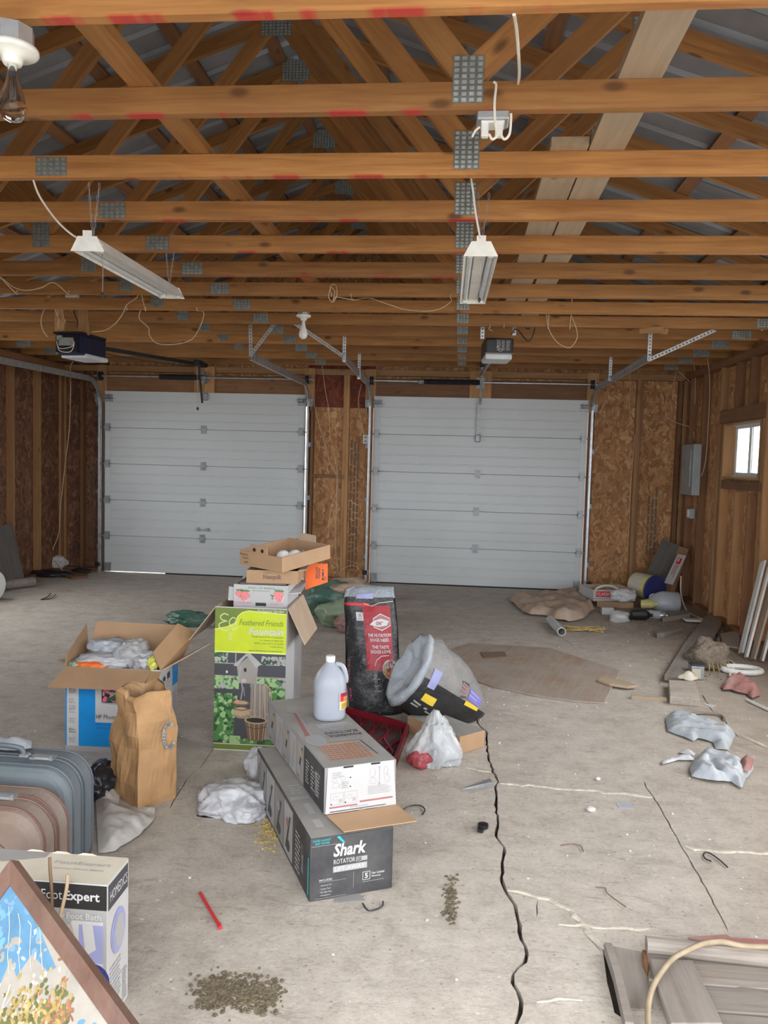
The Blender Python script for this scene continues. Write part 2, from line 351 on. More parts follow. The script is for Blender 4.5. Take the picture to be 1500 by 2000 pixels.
class Print:
    """flat print, lettering and pictures laid on a face; mp maps (x, y, layer) to a point"""
    def __init__(s, O=None, U=None, Vv=None, mp=None, gap=.0007):
        s.v, s.f, s.i, s.ms = [], [], [], []
        if mp: s.mp = mp
        else:
            O, U, Vv = V3(O), V3(U).normalized(), V3(Vv).normalized(); n = U.cross(Vv)
            s.mp = lambda x, y, l: O+U*x+Vv*y+n*(gap*l)
    def mi(s, m):
        if m not in s.ms: s.ms.append(m)
        return s.ms.index(m)
    def poly(s, pts, m, l=1):
        n = len(s.v); s.v += [s.mp(x, y, l) for x, y in pts]; s.f.append(tuple(range(n, n+len(pts)))); s.i.append(s.mi(m))
    def rect(s, x0, y0, x1, y1, m, l=1, nx=1, ny=1):
        for i in range(nx):
            for j in range(ny):
                a, b, c, d = x0+(x1-x0)*i/nx, x0+(x1-x0)*(i+1)/nx, y0+(y1-y0)*j/ny, y0+(y1-y0)*(j+1)/ny
                s.poly([(a, c), (b, c), (b, d), (a, d)], m, l)
    def disc(s, cx, cy, rx, ry, m, l=1, n=18, rot=0):
        s.poly([(cx+rx*math.cos(a)*math.cos(rot)-ry*math.sin(a)*math.sin(rot), cy+rx*math.cos(a)*math.sin(rot)+ry*math.sin(a)*math.cos(rot)) for a in (2*math.pi*k/n for k in range(n))], m, l)
    def ring(s, pts, wd, m, l=1, closed=False):
        P = [V3((x, y, 0)) for x, y in pts]; n = len(P)
        for i in range(n if closed else n-1):
            a, b = P[i], P[(i+1) % n]; d = (b-a); 
            if d.length < 1e-6: continue
            q = V3((-d.y, d.x, 0)).normalized()*wd/2; e = d.normalized()*wd*.3
            s.poly([tuple((a-e-q).to_2d()), tuple((b+e-q).to_2d()), tuple((b+e+q).to_2d()), tuple((a-e+q).to_2d())], m, l)
    def blots(s, x0, y0, x1, y1, n, r, ms, l=1, seed=0, k=7):
        rd = random.Random(seed)
        for j in range(n):
            cx, cy, rr = rd.uniform(x0, x1), rd.uniform(y0, y1), r*rd.uniform(.5, 1.3)
            s.poly([(min(x1, max(x0, cx+rr*rd.uniform(.5, 1.2)*math.cos(2*math.pi*a/k))), min(y1, max(y0, cy+rr*rd.uniform(.5, 1.2)*math.sin(2*math.pi*a/k)))) for a in range(k)], rd.choice(ms), l+.02*(j % 40))
    def text(s, body, x, y, w, h, m, l=3, shear=0, bold=0, rot=0):
        cu = bpy.data.curves.new('lettering', 'FONT'); cu.body = body; cu.size = 1; cu.shear = shear; cu.offset = bold; cu.resolution_u = 2
        ob = bpy.data.objects.new('lettering', cu); me = bpy.data.meshes.new_from_object(ob)
        P = [q.co.to_2d() for q in me.vertices]
        if P:
            a, b = min(p.x for p in P), min(p.y for p in P); c, d = max(p.x for p in P)-a, max(p.y for p in P)-b; n = len(s.v); cr, sr = math.cos(rot), math.sin(rot)
            for p in P:
                u, t = (p.x-a)/c*w, (p.y-b)/d*h; s.v.append(s.mp(x+u*cr-t*sr, y+u*sr+t*cr, l))
            for f in me.polygons: s.f.append(tuple(i+n for i in f.vertices)); s.i.append(s.mi(m))
        bpy.data.objects.remove(ob); bpy.data.curves.remove(cu); bpy.data.meshes.remove(me)
    def lines(s, x, y, w, h, n, m, l=2, seed=0):
        """rows of print too small to read, as broken bars"""
        rd = random.Random(seed)
        for j in range(n):
            yy = y+h*(n-1-j)/n; a = x; e = x+w*rd.uniform(.7, 1)
            while a < e:
                b = min(e, a+h/n*rd.uniform(.6, 2.6)); s.rect(a, yy, b, yy+h/n*.5, m, l); a = b+h/n*.35
    def done(s, name, parent, local=True, world=None):
        vf = (s.v, s.f)
        o = mk(name, vf, s.ms, parent, local=local and world is None, world=world); o.data.polygons.foreach_set('material_index', s.i); return o
# ------------------------------------------------------------------ ground and floor
ga = tag(mk('ground_apron', ([V3(p) for p in ((-25, -25, -.06), (25, -25, -.06), (25, YF-.05, -.06), (-25, YF-.05, -.06))], [(0, 1, 2, 3)]), 'gravel'), kind='structure')
tag(mk('ground_yard', ([V3(p) for p in ((-30, YB+.3, -.05), (30, YB+.3, -.05), (30, 40, -.05), (-30, 40, -.05))], [(0, 1, 2, 3)]), 'gravel'), kind='structure')
tag(mk('ground_side', ([V3(p) for p in ((-30, -2, -.05), (XL-.4, -2, -.05), (XL-.4, YB+.3, -.05), (-30, YB+.3, -.05))], [(0, 1, 2, 3)]), 'gravel'), kind='structure')
tag(mk('ground_side', ([V3(p) for p in ((XR+.4, -2, -.05), (30, -2, -.05), (30, YB+.3, -.05), (XR+.4, YB+.3, -.05))], [(0, 1, 2, 3)]), 'gravel'), kind='structure')
floor = setting('floor')
def q6(L, ox=860, oy=1360, s=2.344): return [G(ox+x/s, oy+y/s) for x, y in L]
CR = []                                      # (centre line, half width, is it filled)
C1 = q6([(150, 60), (165, 100), (185, 140), (210, 160), (215, 250), (240, 345), (268, 390), (250, 420), (255, 470), (262, 560), (260, 640), (292, 690), (285, 760), (283, 850), (295, 895), (340, 955), (352, 1020), (365, 1080), (395, 1180), (385, 1215), (330, 1270), (325, 1310), (375, 1400), (345, 1500), (330, 1620)])
CR.append((C1, .0075))
CR.append((q6([(70, 315), (140, 335), (235, 348)]), .003))
J1 = q6([(930, 385), (940, 410), (985, 475), (1085, 650), (1110, 700), (1200, 850), (1270, 980), (1322, 1080)]); CR.append((J1, .0035))
CR.append((q6([(340, 955), (400, 990), (436, 1016)]), .0025)); CR.append((q6([(445, 935), (440, 1010)]), .002)); CR.append((q6([(368, 1040), (400, 1020), (440, 1018), (530, 1042)]), .004))
CR.append((q6([(390, 1405), (540, 1387), (650, 1400), (755, 1388)]), .0025))
CR.append((q6([(302, 878), (420, 912), (540, 960), (600, 990), (648, 1046), (676, 1102), (740, 1172)]), .0028))
CR.append((q6([(540, 1052), (660, 1060), (800, 1074), (960, 1086), (1080, 1098), (1200, 1092)]), .0025))
CR.append(([G(960+x/2.778, 1000+y/2.778) for x, y in [(1140, 990), (1200, 1080), (1260, 1120), (1290, 1180), (1340, 1220), (1420, 1250), (1500, 1290)]], .004))
CR.append(([G(x, y) for x, y in [(418, 1460), (392, 1498), (366, 1520), (330, 1580)]], .003)); CR.append(([G(x, y) for x, y in [(345, 1502), (386, 1500), (440, 1506)]], .002))
CR.append(([G(x, y) for x, y in [(352, 1309), (385, 1310), (425, 1311)]], .004))
CR.append(([G(x, y) for x, y in [(1090, 1240), (1120, 1262), (1180, 1268), (1232, 1276)]], .004))
JX = G(380, 1310).y
CR.append(([V3((-5.3, JX, 0)), V3((-3.4, JX, 0)), V3((-2.25, JX, 0))], .006))
def jag(L, hw, seed, tip=True):
    rd = random.Random(seed); P = []
    for a, b in zip(L, L[1:]):
        k = max(1, int((b-a).length/.035))
        for j in range(k): P.append(a.lerp(b, j/k))
    P.append(L[-1]); lo, hi = [], []
    for i, p in enumerate(P):
        t = (P[min(i+1, len(P)-1)]-P[max(i-1, 0)]).normalized(); n = V3((-t.y, t.x, 0)); o = n*rd.uniform(-.7, .7)*hw
        e = .15 if tip and i in (0, len(P)-1) else 1
        w1, w2 = hw*rd.uniform(.5, 1.25)*e, hw*rd.uniform(.5, 1.25)*e
        lo.append(p+o-n*w1); hi.append(p+o+n*w2)
    return lo+hi[::-1]
polys = [jag(L, w, 11+i) for i, (L, w) in enumerate(CR)]
# the open slot beside the sunken boards
polys.append([G(x, y) for x, y in [(1176, 1846), (1186, 1850), (1196, 1880), (1206, 1910), (1214, 1945), (1222, 1978), (1212, 1986), (1200, 1978), (1194, 1950), (1186, 1920), (1182, 1890)]])
vs = [V3((XL-.1, YF, 0)), V3((XR+.1, YF, 0)), V3((XR+.1, YB+.25, 0)), V3((XL-.1, YB+.25, 0))]; nb = 4
ed = [(0, 1), (1, 2), (2, 3), (3, 0)]
for P in polys:
    n = len(vs); vs += P; k = len(P); ed += [(n+i, n+(i+1) % k) for i in range(k)]
r = delaunay_2d_cdt([v.to_2d() for v in vs], ed, [], 1, 1e-5)
BBX = [(min(p.x for p in P), max(p.x for p in P), min(p.y for p in P), max(p.y for p in P), P) for P in polys]
def incrack(q):
    for x0, x1, y0, y1, P in BBX:
        if x0 <= q.x <= x1 and y0 <= q.y <= y1:
            w = False
            for a, b in zip(P, P[1:]+P[:1]):
                if (a.y > q.y) != (b.y > q.y) and q.x < (b.x-a.x)*(q.y-a.y)/(b.y-a.y)+a.x: w = not w
            if w: return True
    return False
top, low = [], []
for f in r[2]:
    q = (r[0][f[0]]+r[0][f[1]]+r[0][f[2]])/3
    (low if incrack(q) else top).append(f)
RV = [V3((p.x, p.y, 0)) for p in r[0]]
# slabs are what the joints and cracks leave connected
par = list(range(len(top))); em = {}
def find(a):
    while par[a] != a: par[a] = par[par[a]]; a = par[a]
    return a
for i, f in enumerate(top):
    for a, b in zip(f, list(f[1:])+[f[0]]):
        k = (min(a, b), max(a, b))
        if k in em: par[find(i)] = find(em[k])
        else: em[k] = i
lowe = set()
for f in low:
    for a, b in zip(f, list(f[1:])+[f[0]]): lowe.add((min(a, b), max(a, b)))
groups = {}
for i in range(len(top)): groups.setdefault(find(i), []).append(top[i])
for g in sorted(groups.values(), key=len, reverse=True):
    ix = {}; v, fs = [], []
    def vi(a, z=0.0):
        k = (a, z)
        if k not in ix: ix[k] = len(v); v.append(RV[a]+V3((0, 0, z)))
        return ix[k]
    for f in g:
        fs.append(tuple(vi(a) for a in f))
        for a, b in zip(f, list(f[1:])+[f[0]]):
            if (min(a, b), max(a, b)) in lowe: fs.append((vi(a), vi(a, -.05), vi(b, -.05), vi(b)))
    mk('concrete_slab', (v, fs), 'concrete', floor)
ix = {}; v = []
for f in low:
    for a in f:
        if a not in ix: ix[a] = len(v); v.append(RV[a]+V3((0, 0, -.035)))
mk('crack_bed', (v, [tuple(ix[a] for a in f) for f in low]), 'crack_dirt', floor)
def filler(L, hw, seed):
    P = jag(L, hw, seed); k = len(P)//2; v, fs = [], []
    rd = random.Random(seed)
    for i in range(k):
        a, b = P[i], P[-1-i]; z = .004+rd.uniform(0, .003); v += [a+V3((0, 0, .0006)), a.lerp(b, .25)+V3((0, 0, z)), a.lerp(b, .75)+V3((0, 0, z)), b+V3((0, 0, .0006))]
    for i in range(k-1):
        for j in range(3): fs.append((i*4+j, (i+1)*4+j, (i+1)*4+j+1, i*4+j+1))
    mk('crack_filler', (v, fs), 'crack_filler', floor)
filler(q6([(274, 398), (370, 405), (480, 420), (600, 424), (740, 438), (850, 448), (970, 464)]), .017, 1)
filler(q6([(1118, 692), (1200, 705), (1300, 716), (1400, 714), (1500, 718), (1560, 720)]), .013, 2)
filler(q6([(308, 888), (420, 904), (540, 950), (600, 980), (650, 1036), (684, 1096), (745, 1165)]), .013, 3)
filler(q6([(540, 1044), (660, 1050), (800, 1064), (960, 1074)]), .011, 4)
filler(q6([(120, 331), (180, 342), (232, 350)]), .006, 5)
filler([G(960+x/2.778, 1000+y/2.778) for x, y in [(1345, 1215), (1420, 1242), (1500, 1282)]], .014, 6)
filler(q6([(440, 1402), (540, 1383), (650, 1396)]), .006, 7)

# ------------------------------------------------------------------ walls
def osbwall(w, a0, a1, z1, mp, mats, th=.012, seed=0):
    rd = random.Random(seed); x = a0
    while x < a1-.02:
        x2 = min(a1, x+1.22); z = 0.0
        for zz in (2.13, z1):
            p, q = mp(x+.0015, z+.0015), mp(x2-.0015, zz-.0015); c = (p+q)/2; n = mp(0, 0, th)-mp(0, 0)
            u = (mp(x2, 0)-mp(x, 0)).normalized(); b = box(-(x2-x)/2+.0015, -th/2, -(zz-z)/2+.0015, (x2-x)/2-.0015, th/2, (zz-z)/2-.0015)
            mt = Mx((u, n.normalized(), V3((0, 0, 1)))).transposed().to_4x4(); mt.translation = c+n/2
            mm = mats(x, z, rd); k = ('osb', round(x2-x, 3), round(zz-z, 3), mm)
            if k not in BC: BC[k] = mesh('sheathing_panel', b, mm)
            link('sheathing_panel', BC[k], w, mt); z = zz
        x = x2
wl = setting('wall_left', (XL, 5, 0)); wr = setting('wall_right', (XR, 5, 0)); wb = setting('wall_back', (-1.3, YB, 0)); wf = setting('wall_front', (-3.8, YF, 0)); tr1 = setting('trim_1', (-3.4, YB-.1, 2.4)); tr2 = setting('trim_2', (.2, YB-.1, 2.4))
DL0, DR0, DW, DH, DY = -4.7855, -1.1362, 2.7432, 2.4384, 10.3628
# left wall: sheathing, studs, plates
LY0, LY1, LZ0, LZ1 = 5.6, 8.25, .85, 2.5          # unseen left-wall window, added to light the back floor and doors
def lw(y0, y1, z0, z1):
    mt = Mx.Rotation(R(90), 4, 'Z'); mt.translation = (XL-.006, (y0+y1)/2, (z0+z1)/2); k = ('lw', round(y1-y0, 3), round(z1-z0, 3))
    if k not in BC: BC[k] = mesh('sheathing_panel', box(-(y1-y0)/2, -.006, -(z1-z0)/2, (y1-y0)/2, .006, (z1-z0)/2), 'osb_shaded')
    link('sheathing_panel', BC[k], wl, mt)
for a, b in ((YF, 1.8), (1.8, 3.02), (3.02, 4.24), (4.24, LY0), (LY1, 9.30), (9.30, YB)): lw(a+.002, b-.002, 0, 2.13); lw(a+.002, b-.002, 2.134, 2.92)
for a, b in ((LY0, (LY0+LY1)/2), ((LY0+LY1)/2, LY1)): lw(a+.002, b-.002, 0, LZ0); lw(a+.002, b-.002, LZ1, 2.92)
w3 = setting('added_window_3', (XL, 6.9, LZ0))
mk('added_window_frame', join(box(XL-.05, LY0, LZ0, XL+.04, LY1, LZ0+.06), box(XL-.05, LY0, LZ1-.06, XL+.04, LY1, LZ1), *[box(XL-.05, LY0+.8833*k-.03*(k > 0), LZ0+.06, XL+.04, LY0+.8833*k+.03*(k < 3), LZ1-.06) for k in range(4)]), 'white_paint', w3)
for y in [YB-.03-.61*k for k in range(17)]:
    y = y+(.05 if y > 9.9 else 0)-.08
    if y > YF+.03 and not LY0 < y < LY1: brd('stud', (XL+.045, y, .04), (XL+.045, y, 2.72), .089, .038, 'stud_pine', wl, (1, 0, 0))
brd('bottom_plate', (XL+.045, YF, .02), (XL+.045, YB, .02), .089, .038, 'old_pine', wl, (1, 0, 0))
for z in (2.74, 2.778): brd('top_plate', (XL+.045, YF, z), (XL+.045, YB, z), .089, .038, 'old_pine', wl, (1, 0, 0))
# right wall with the small window
WY0, WY1, WZ0, WZ1 = 7.75, 8.79, 1.53, 2.11
def rw(y0, y1, z0, z1):
    k = ('rw', round(y1-y0, 3), round(z1-z0, 3))
    if k not in BC: BC[k] = mesh('sheathing_panel', box(-(y1-y0)/2, -.006, -(z1-z0)/2, (y1-y0)/2, .006, (z1-z0)/2), 'osb')
    mt = Mx.Rotation(R(90), 4, 'Z'); mt.translation = (XR+.006, (y0+y1)/2, (z0+z1)/2); link('sheathing_panel', BC[k], wr, mt)
BY0, BY1, BZ0, BZ1 = 2.4, 6.8, .85, 2.5           # wide unseen window in the same wall, added to brighten the room
for a, b in ((YF, 1.3), (1.3, BY0), (BY1, 7.2), (7.2, WY0)):
    rw(a+.002, b-.002, 0, 2.128); rw(a+.002, b-.002, 2.132, 2.92)
for k in range(4):
    a, b = BY0+1.1*k, BY0+1.1*k+1.1; rw(a+.002, b-.002, 0, BZ0); rw(a+.002, b-.002, BZ1, 2.92)
rw(WY0, WY1, 0, WZ0); rw(WY0, WY1, WZ1, 2.92); rw(WY1+.002, YB, 0, 2.128); rw(WY1+.002, YB, 2.132, 2.92)
X5 = XR-.045
for y, z1, mm in [(10.42, 2.72, 'stud_pine'), (9.60, 2.72, 'old_pine'), (10.10, 2.72, 'old_pine'), (7.62, 2.72, 'stud_pine'), (7.69, WZ1, 'stud_pine'), (8.98, 2.72, 'stud_pine'), (8.36, 1.40, 'stud_pine'), (7.99, 1.40, 'old_pine')]+[(7.0-.61*k, 2.72, 'stud_pine') for k in range(11) if 7.0-.61*k > YF and not BY0 < 7.0-.61*k < BY1]:
    brd('stud', (X5, y, .04), (X5, y, z1), .089, .038, mm, wr, (1, 0, 0))
brd('stud', (X5, 8.81, .04), (X5, 8.81, WZ1), .089, .038, 'stud_pine', wr, (1, 0, 0))
for y in (8.5, 8.1): brd('cripple_stud', (X5, y, 2.26), (X5, y, 2.72), .089, .038, 'old_pine', wr, (1, 0, 0))
brd('window_header', (X5, 7.66, WZ1+.075), (X5, 8.96, WZ1+.075), .14, .08, 'old_pine', wr)
brd('window_rough_sill', (X5, 7.66, WZ0-.065), (X5, 8.83, WZ0-.065), .09, .089, 'old_pine', wr)
brd('bottom_plate', (X5, YF, .02), (X5, YB, .02), .089, .038, 'old_pine', wr, (1, 0, 0))
for z in (2.74, 2.778): brd('top_plate', (X5, YF, z), (X5, YB, z), .089, .038, 'old_pine', wr, (1, 0, 0))
# window: wooden lining, sliding sashes, glass
wi = setting('window_1', (XR, 8.27, 1.8))
MATS['glass'] = (lambda t: t.m)(NT('glass', .03)); gb = MATS['glass'].node_tree.nodes['Principled BSDF']; gb.inputs['Transmission Weight'].default_value = 1; gb.inputs['IOR'].default_value = 1.05; gb.inputs['Base Color'].default_value = (.93, .97, .97, 1)
for a, b, nm_ in [((WY0, WZ0), (WY1, WZ0), 'lining_board'), ((WY0, WZ1), (WY1, WZ1), 'lining_board'), ((WY0, WZ0), (WY0, WZ1), 'lining_board'), ((WY1, WZ0), (WY1, WZ1), 'lining_board')]:
    s_ = .01; cy, cz = (WY0+WY1)/2, (WZ0+WZ1)/2
    p, q = V3((XR-.02, a[0]+(s_ if a[0] < cy else -s_), a[1]+(s_ if a[1] < cz else -s_))), V3((XR-.02, b[0]+(s_ if b[0] < cy else -s_), b[1]+(s_ if b[1] < cz else -s_)))
    brd(nm_, p, q, .14, .018, 'stud_pine', wi, (1, 0, 0))
def sash(y0, y1, x):
    f = join(box(x, y0, WZ0+.02, x+.022, y1, WZ0+.065), box(x, y0, WZ1-.06, x+.022, y1, WZ1-.02), box(x, y0, WZ0+.065, x+.022, y0+.035, WZ1-.06), box(x, y1-.035, WZ0+.065, x+.022, y1, WZ1-.06))
    s_ = mk('sash_frame', f, 'white_paint', wi); mk('pane', box(x+.009, y0+.035, WZ0+.065, x+.013, y1-.035, WZ1-.06), 'glass', s_)
sash(WY0+.02, 8.29, XR+.0); sash(8.25, WY1-.02, XR+.025)
w2 = setting('added_window_2', (XR, 4.4, BZ0))
mk('added_window_frame', join(box(XR-.04, BY0, BZ0, XR+.05, BY1, BZ0+.06), box(XR-.04, BY0, BZ1-.06, XR+.05, BY1, BZ1), *[box(XR-.04, BY0+1.1*k-.03*(k > 0), BZ0+.06, XR+.05, BY0+1.1*k+.03*(k < 4), BZ1-.06) for k in range(5)]), 'white_paint', w2)
mk('track_strip', join(box(XR-.005, WY0+.02, WZ0+.02, XR+.05, WY1-.02, WZ0+.03), box(XR-.005, WY0+.02, WZ1-.03, XR+.05, WY1-.02, WZ1-.02)), 'white_paint', wi)

# back wall
def bwp(x0, x1, z0, z1, m):
    k = ('bw', round(x1-x0, 3), round(z1-z0, 3), m)
    if k not in BC: BC[k] = mesh('sheathing_panel', box(-(x1-x0)/2, -.006, -(z1-z0)/2, (x1-x0)/2, .006, (z1-z0)/2), m)
    link('sheathing_panel', BC[k], wb, T((x0+x1)/2, YB+.006, (z0+z1)/2))
DR1, DL1 = DR0+DW, DL0+DW
bwp(XL, DL0-.002, 0, 2.18, 'osb_shaded'); bwp(XL, DL0-.002, 2.184, 2.95, 'osb_shaded')
bwp(DL1+.002, -1.53, 0, 2.3, 'osb'); bwp(-1.526, DR0-.002, 0, 2.3, 'osb'); bwp(DL1+.002, -1.53, 2.304, 2.95, 'osb_red'); bwp(-1.526, DR0-.002, 2.304, 2.95, 'osb_red')
bwp(DR1+.002, 2.25, 0, 2.22, 'osb'); bwp(2.254, XR, 0, 2.22, 'osb'); bwp(DR1+.002, 2.25, 2.224, 2.95, 'osb'); bwp(2.254, XR, 2.224, 2.95, 'osb')
for x0, x1 in ((DL0, DL1), (DR0, DR1)):
    for k in range(3): bwp(x0+(x1-x0)*k/3+.001, x0+(x1-x0)*(k+1)/3-.001, 2.45, 2.95, 'osb')
Y5 = YB-.045
for x, m_ in [(XL+.06, 'old_pine'), (-5.13, 'old_pine'), (DL0-.03, 'old_pine'), (DL0-.075, 'stud_pine'), (DL1+.03, 'stud_pine'), (DL1+.085, 'old_pine'), (-1.525, 'stud_pine'), (-1.485, 'stud_pine'), (DR0-.03, 'old_pine'), (DR1+.03, 'old_pine'), (DR1+.075, 'old_pine'), (2.235, 'stud_pine'), (2.27, 'old_pine'), (XR-.03, 'old_pine'), (XR-.13, 'old_pine')]:
    brd('stud', (x, Y5, .04), (x, Y5, 2.72), .089, .038, m_, wb, (0, 1, 0))
for a, b in [(XL, DL0-.01), (DL1+.01, DR0-.01), (DR1+.01, XR)]: brd('bottom_plate', (a, Y5, .02), (b, Y5, .02), .089, .038, 'old_pine', wb, (0, 1, 0))
brd('blocking', (DL1+.1, Y5, 1.39), (-1.545, Y5, 1.39), .089, .038, 'old_pine', wb, (0, 1, 0))
for z in (2.74, 2.778): brd('top_plate', (XL, Y5, z), (XR, Y5, z), .089, .038, 'stud_pine', wb, (0, 1, 0))
for x0, x1, tm in ((DL0, DL1, tr1), (DR0, DR1, tr2)):
    brd('door_header', (x0-.09, Y5-.01, 2.565), (x1+.09, Y5-.01, 2.565), .235, .08, 'old_pine', tm)
    xc = (x0+x1)/2
    for d in (-.07, .07): brd('spring_post', (xc+d, YB-.11, 2.45), (xc+d, YB-.11, 2.80), .14, .038, 'stud_pine', tm, (1, 0, 0))
    for d in (-1.42, 1.42): brd('jamb_block', (xc+d, YB-.105, 2.3), (xc+d, YB-.105, 2.80), .14, .038, 'stud_pine', tm, (1, 0, 0))
    for s_ in (x0-.02, x1+.02): brd('jamb_board', (s_, YB+.02, 0), (s_, YB+.02, 2.45), .12, .03, 'old_pine', tm, (0, 1, 0))
# front wall beside the opening the photograph is taken from
osbwall(wf, XL, -2.25, 2.92, lambda a, z, o=0: V3((a, YF-o, z)), lambda x, z, rd: 'osb')
for k in range(6): brd('stud', (XL+.03+.61*k, YF+.045, .04), (XL+.03+.61*k, YF+.045, 2.8), .089, .038, 'stud_pine', wf, (0, 1, 0))
for x_, z0_, z1_, k_ in ((-5.02, .15, 1.75, 1), (-1.36, .15, 2.2, 2), (2.52, .5, 1.4, 3)):
    p_ = Print((x_+.05, YB, z0_), (0, 0, 1), (-1, 0, 0))
    for j_ in range(3): p_.lines(.0, .02+.045*j_, (z1_-z0_), .055, 1, 'ink_brown', 1, k_*5+j_)
    p_.done('grade_stamp', wb, False)
# outer cladding, so that no daylight shows between boards
for nm_, b_ in (('outer_cladding', join(box(XL-.06, YF, -.05, XL-.03, LY0, 3.0), box(XL-.06, LY1, -.05, XL-.03, YB+.06, 3.0), box(XL-.06, LY0, -.05, XL-.03, LY1, LZ0), box(XL-.06, LY0, LZ1, XL-.03, LY1, 3.0))),): mk(nm_, b_, 'door_white', wl)
mk('outer_cladding', join(box(XR+.05, YF, -.05, XR+.08, BY0, 3.0), box(XR+.05, BY1, -.05, XR+.08, WY0, 3.0), box(XR+.05, BY0, -.05, XR+.08, BY1, BZ0), box(XR+.05, BY0, BZ1, XR+.08, BY1, 3.0), box(XR+.05, WY1, -.05, XR+.08, YB+.06, 3.0), box(XR+.05, WY0, -.05, XR+.08, WY1, WZ0), box(XR+.05, WY0, WZ1, XR+.08, WY1, 3.0)), 'door_white', wr)
mk('outer_cladding', join(box(XL-.06, YB+.04, -.05, DL0, YB+.07, 3.0), box(DL1, YB+.04, -.05, DR0, YB+.07, 3.0), box(DR1, YB+.04, -.05, XR+.08, YB+.07, 3.0), box(DL0, YB+.04, 2.45, DL1, YB+.07, 3), box(DR0, YB+.04, 2.45, DR1, YB+.07, 3)), 'door_white', wb)
xm, zr = -1.27, 4.40
gp_ = ((XL-.1, 2.9), (XR+.1, 2.9), (XR+.1, 3.065), (xm, zr+.155), (XL-.1, 3.02)); mk('gable_sheathing', plate([V3((x_, YB+.03, z_)) for x_, z_ in gp_], .02, V3((0, -1, 0))), 'osb', wb)

gp_ = ((XL-.1, 2.82), (XR+.1, 2.82), (XR+.1, 3.065), (xm, zr+.155), (XL-.1, 3.02)); mk('gable_sheathing', plate([V3((x_, YF-.02, z_)) for x_, z_ in gp_], .02, V3((0, -1, 0))), 'osb', wf)
# ------------------------------------------------------------------ roof: steel sheets, purlins
ceil = setting('ceiling', (xm, 5.5, 2.9))
SL = (zr-2.93)/(XR+.03-xm); LEN = math.hypot(XR+.35-xm, (XR+.35-xm)*SL)
prof = []; pw = .914
for k in range(4): prof += [(k*.2285+.0, 0), (k*.2285+.155, 0), (k*.2285+.175, .02), (k*.2285+.205, .02)]
prof.append((pw+.01, 0))
def roofpanel():
    v, f = [], []
    for y, z in prof: v += [V3((0, y, z)), V3((LEN, y, z))]
    for i in range(len(prof)-1): f.append((2*i, 2*i+1, 2*i+3, 2*i+2))
    return mesh('roof_panel', (v, f), 'roof_steel')
rp = roofpanel(); ang = math.atan(SL)
for sgn in (1, -1):
    for k in range(12):
        mt = T(xm, YF-.4+pw*k, zr+.14) @ (Mx() if sgn > 0 else Mx.Rotation(math.pi, 4, 'Z') @ T(0, -pw, 0)) @ Mx.Rotation(ang, 4, 'Y')
        link('roof_panel', rp, ceil, mt)
    for k in range(9):
        d = .12+.56*k; x = xm+sgn*d*math.cos(ang); z = zr+.14-d*math.sin(ang)-.02-.004
        brd('purlin', (x, YF-.4, z), (x, YB+.05, z), .038, .089, 'old_pine', ceil, (sgn*math.sin(ang), 0, math.cos(ang)))
mk('ridge_cap', join(box(xm-.12, YF-.4, zr+.155, xm, YB+.1, zr+.158), box(xm, YF-.4, zr+.155, xm+.12, YB+.1, zr+.158)), 'roof_steel', ceil)

# ------------------------------------------------------------------ roof trusses
T1, SP = 2.2042-.019, .6096
NX, PX = -.014, -1.81
def gusset(w, h):
    k = ('gus', w, h)
    if k not in BC:
        b = box(-w/2, -.001, -h/2, w/2, .001, h/2); vs_, fs_ = b; nx = max(3, int(w/.024)); nz = max(3, int(h/.018)); parts_ = [b]
        for i in range(nx):
            for j in range(nz):
                x, z = -w/2+w*(i+.5)/nx, -h/2+h*(j+.5)/nz; a, c = w/nx*.3, h/nz*.28
                parts_.append(([V3((x-a, -.0012, z-c)), V3((x+a, -.0012, z-c)), V3((x+a, -.0045, z+c)), V3((x-a, -.0045, z+c))], [(0, 1, 2, 3)]))
        BC[k] = mesh('gusset_plate', join(*parts_), 'plate_steel')
    return BC[k]
ORD = 'nearest second third fourth fifth sixth seventh eighth ninth tenth eleventh twelfth thirteenth fourteenth'.split()
hz = lambda x: zr-abs(x-xm)*SL                      # underside of the top chords
for k in range(14):
    y = T1+SP*k; red = k < 6
    lab = ('nearest roof truss overhead, with red paint streaks along its lower edge' if k == 0 else f'{ORD[k]} roof truss counted back from the camera'+(', red paint streaks underneath' if red else ', plain orange pine'))
    tr = thing('roof_truss', lab, 'truss', (xm, y, ZC), 0, 'roof trusses across the garage')
    brd('bottom_chord', (XL, y, ZC+.0465), (XR, y, ZC+.0465), .093, .038, 'truss_pine_red' if red else 'truss_pine', tr)
    for s_ in (-1, 1):
        x1 = XR+.03 if s_ > 0 else 2*xm-XR-.03
        brd('top_chord', (x1, y, hz(x1)+.045), (xm, y, hz(xm)+.045), .089, .038, 'truss_pine', tr)
        nx_ = NX if s_ > 0 else 2*xm-NX; qx = xm+s_*2.07
        brd('web', (nx_, y, ZC+.11), (xm+s_*.05, y, zr+.01), .089, .036, 'truss_pine', tr)
        brd('web', (nx_, y, ZC+.11), (qx, y, hz(qx)+.01), .089, .036, 'truss_pine', tr)
        link('gusset_plate', gusset(.105, .155), tr, T(nx_, y-.0205, ZC+.1))
        link('gusset_plate', gusset(.17, .075), tr, T(XR-.34 if s_ > 0 else 2*xm-XR+.34, y-.0205, ZC+.05))
        link('gusset_plate', gusset(.1, .12), tr, T(qx, y-.0205, hz(qx)+.02))
    link('gusset_plate', gusset(.14, .078), tr, T(PX, y-.0205, ZC+.0465))
    link('gusset_plate', gusset(.2, .15), tr, T(xm, y-.0205, zr+.01))
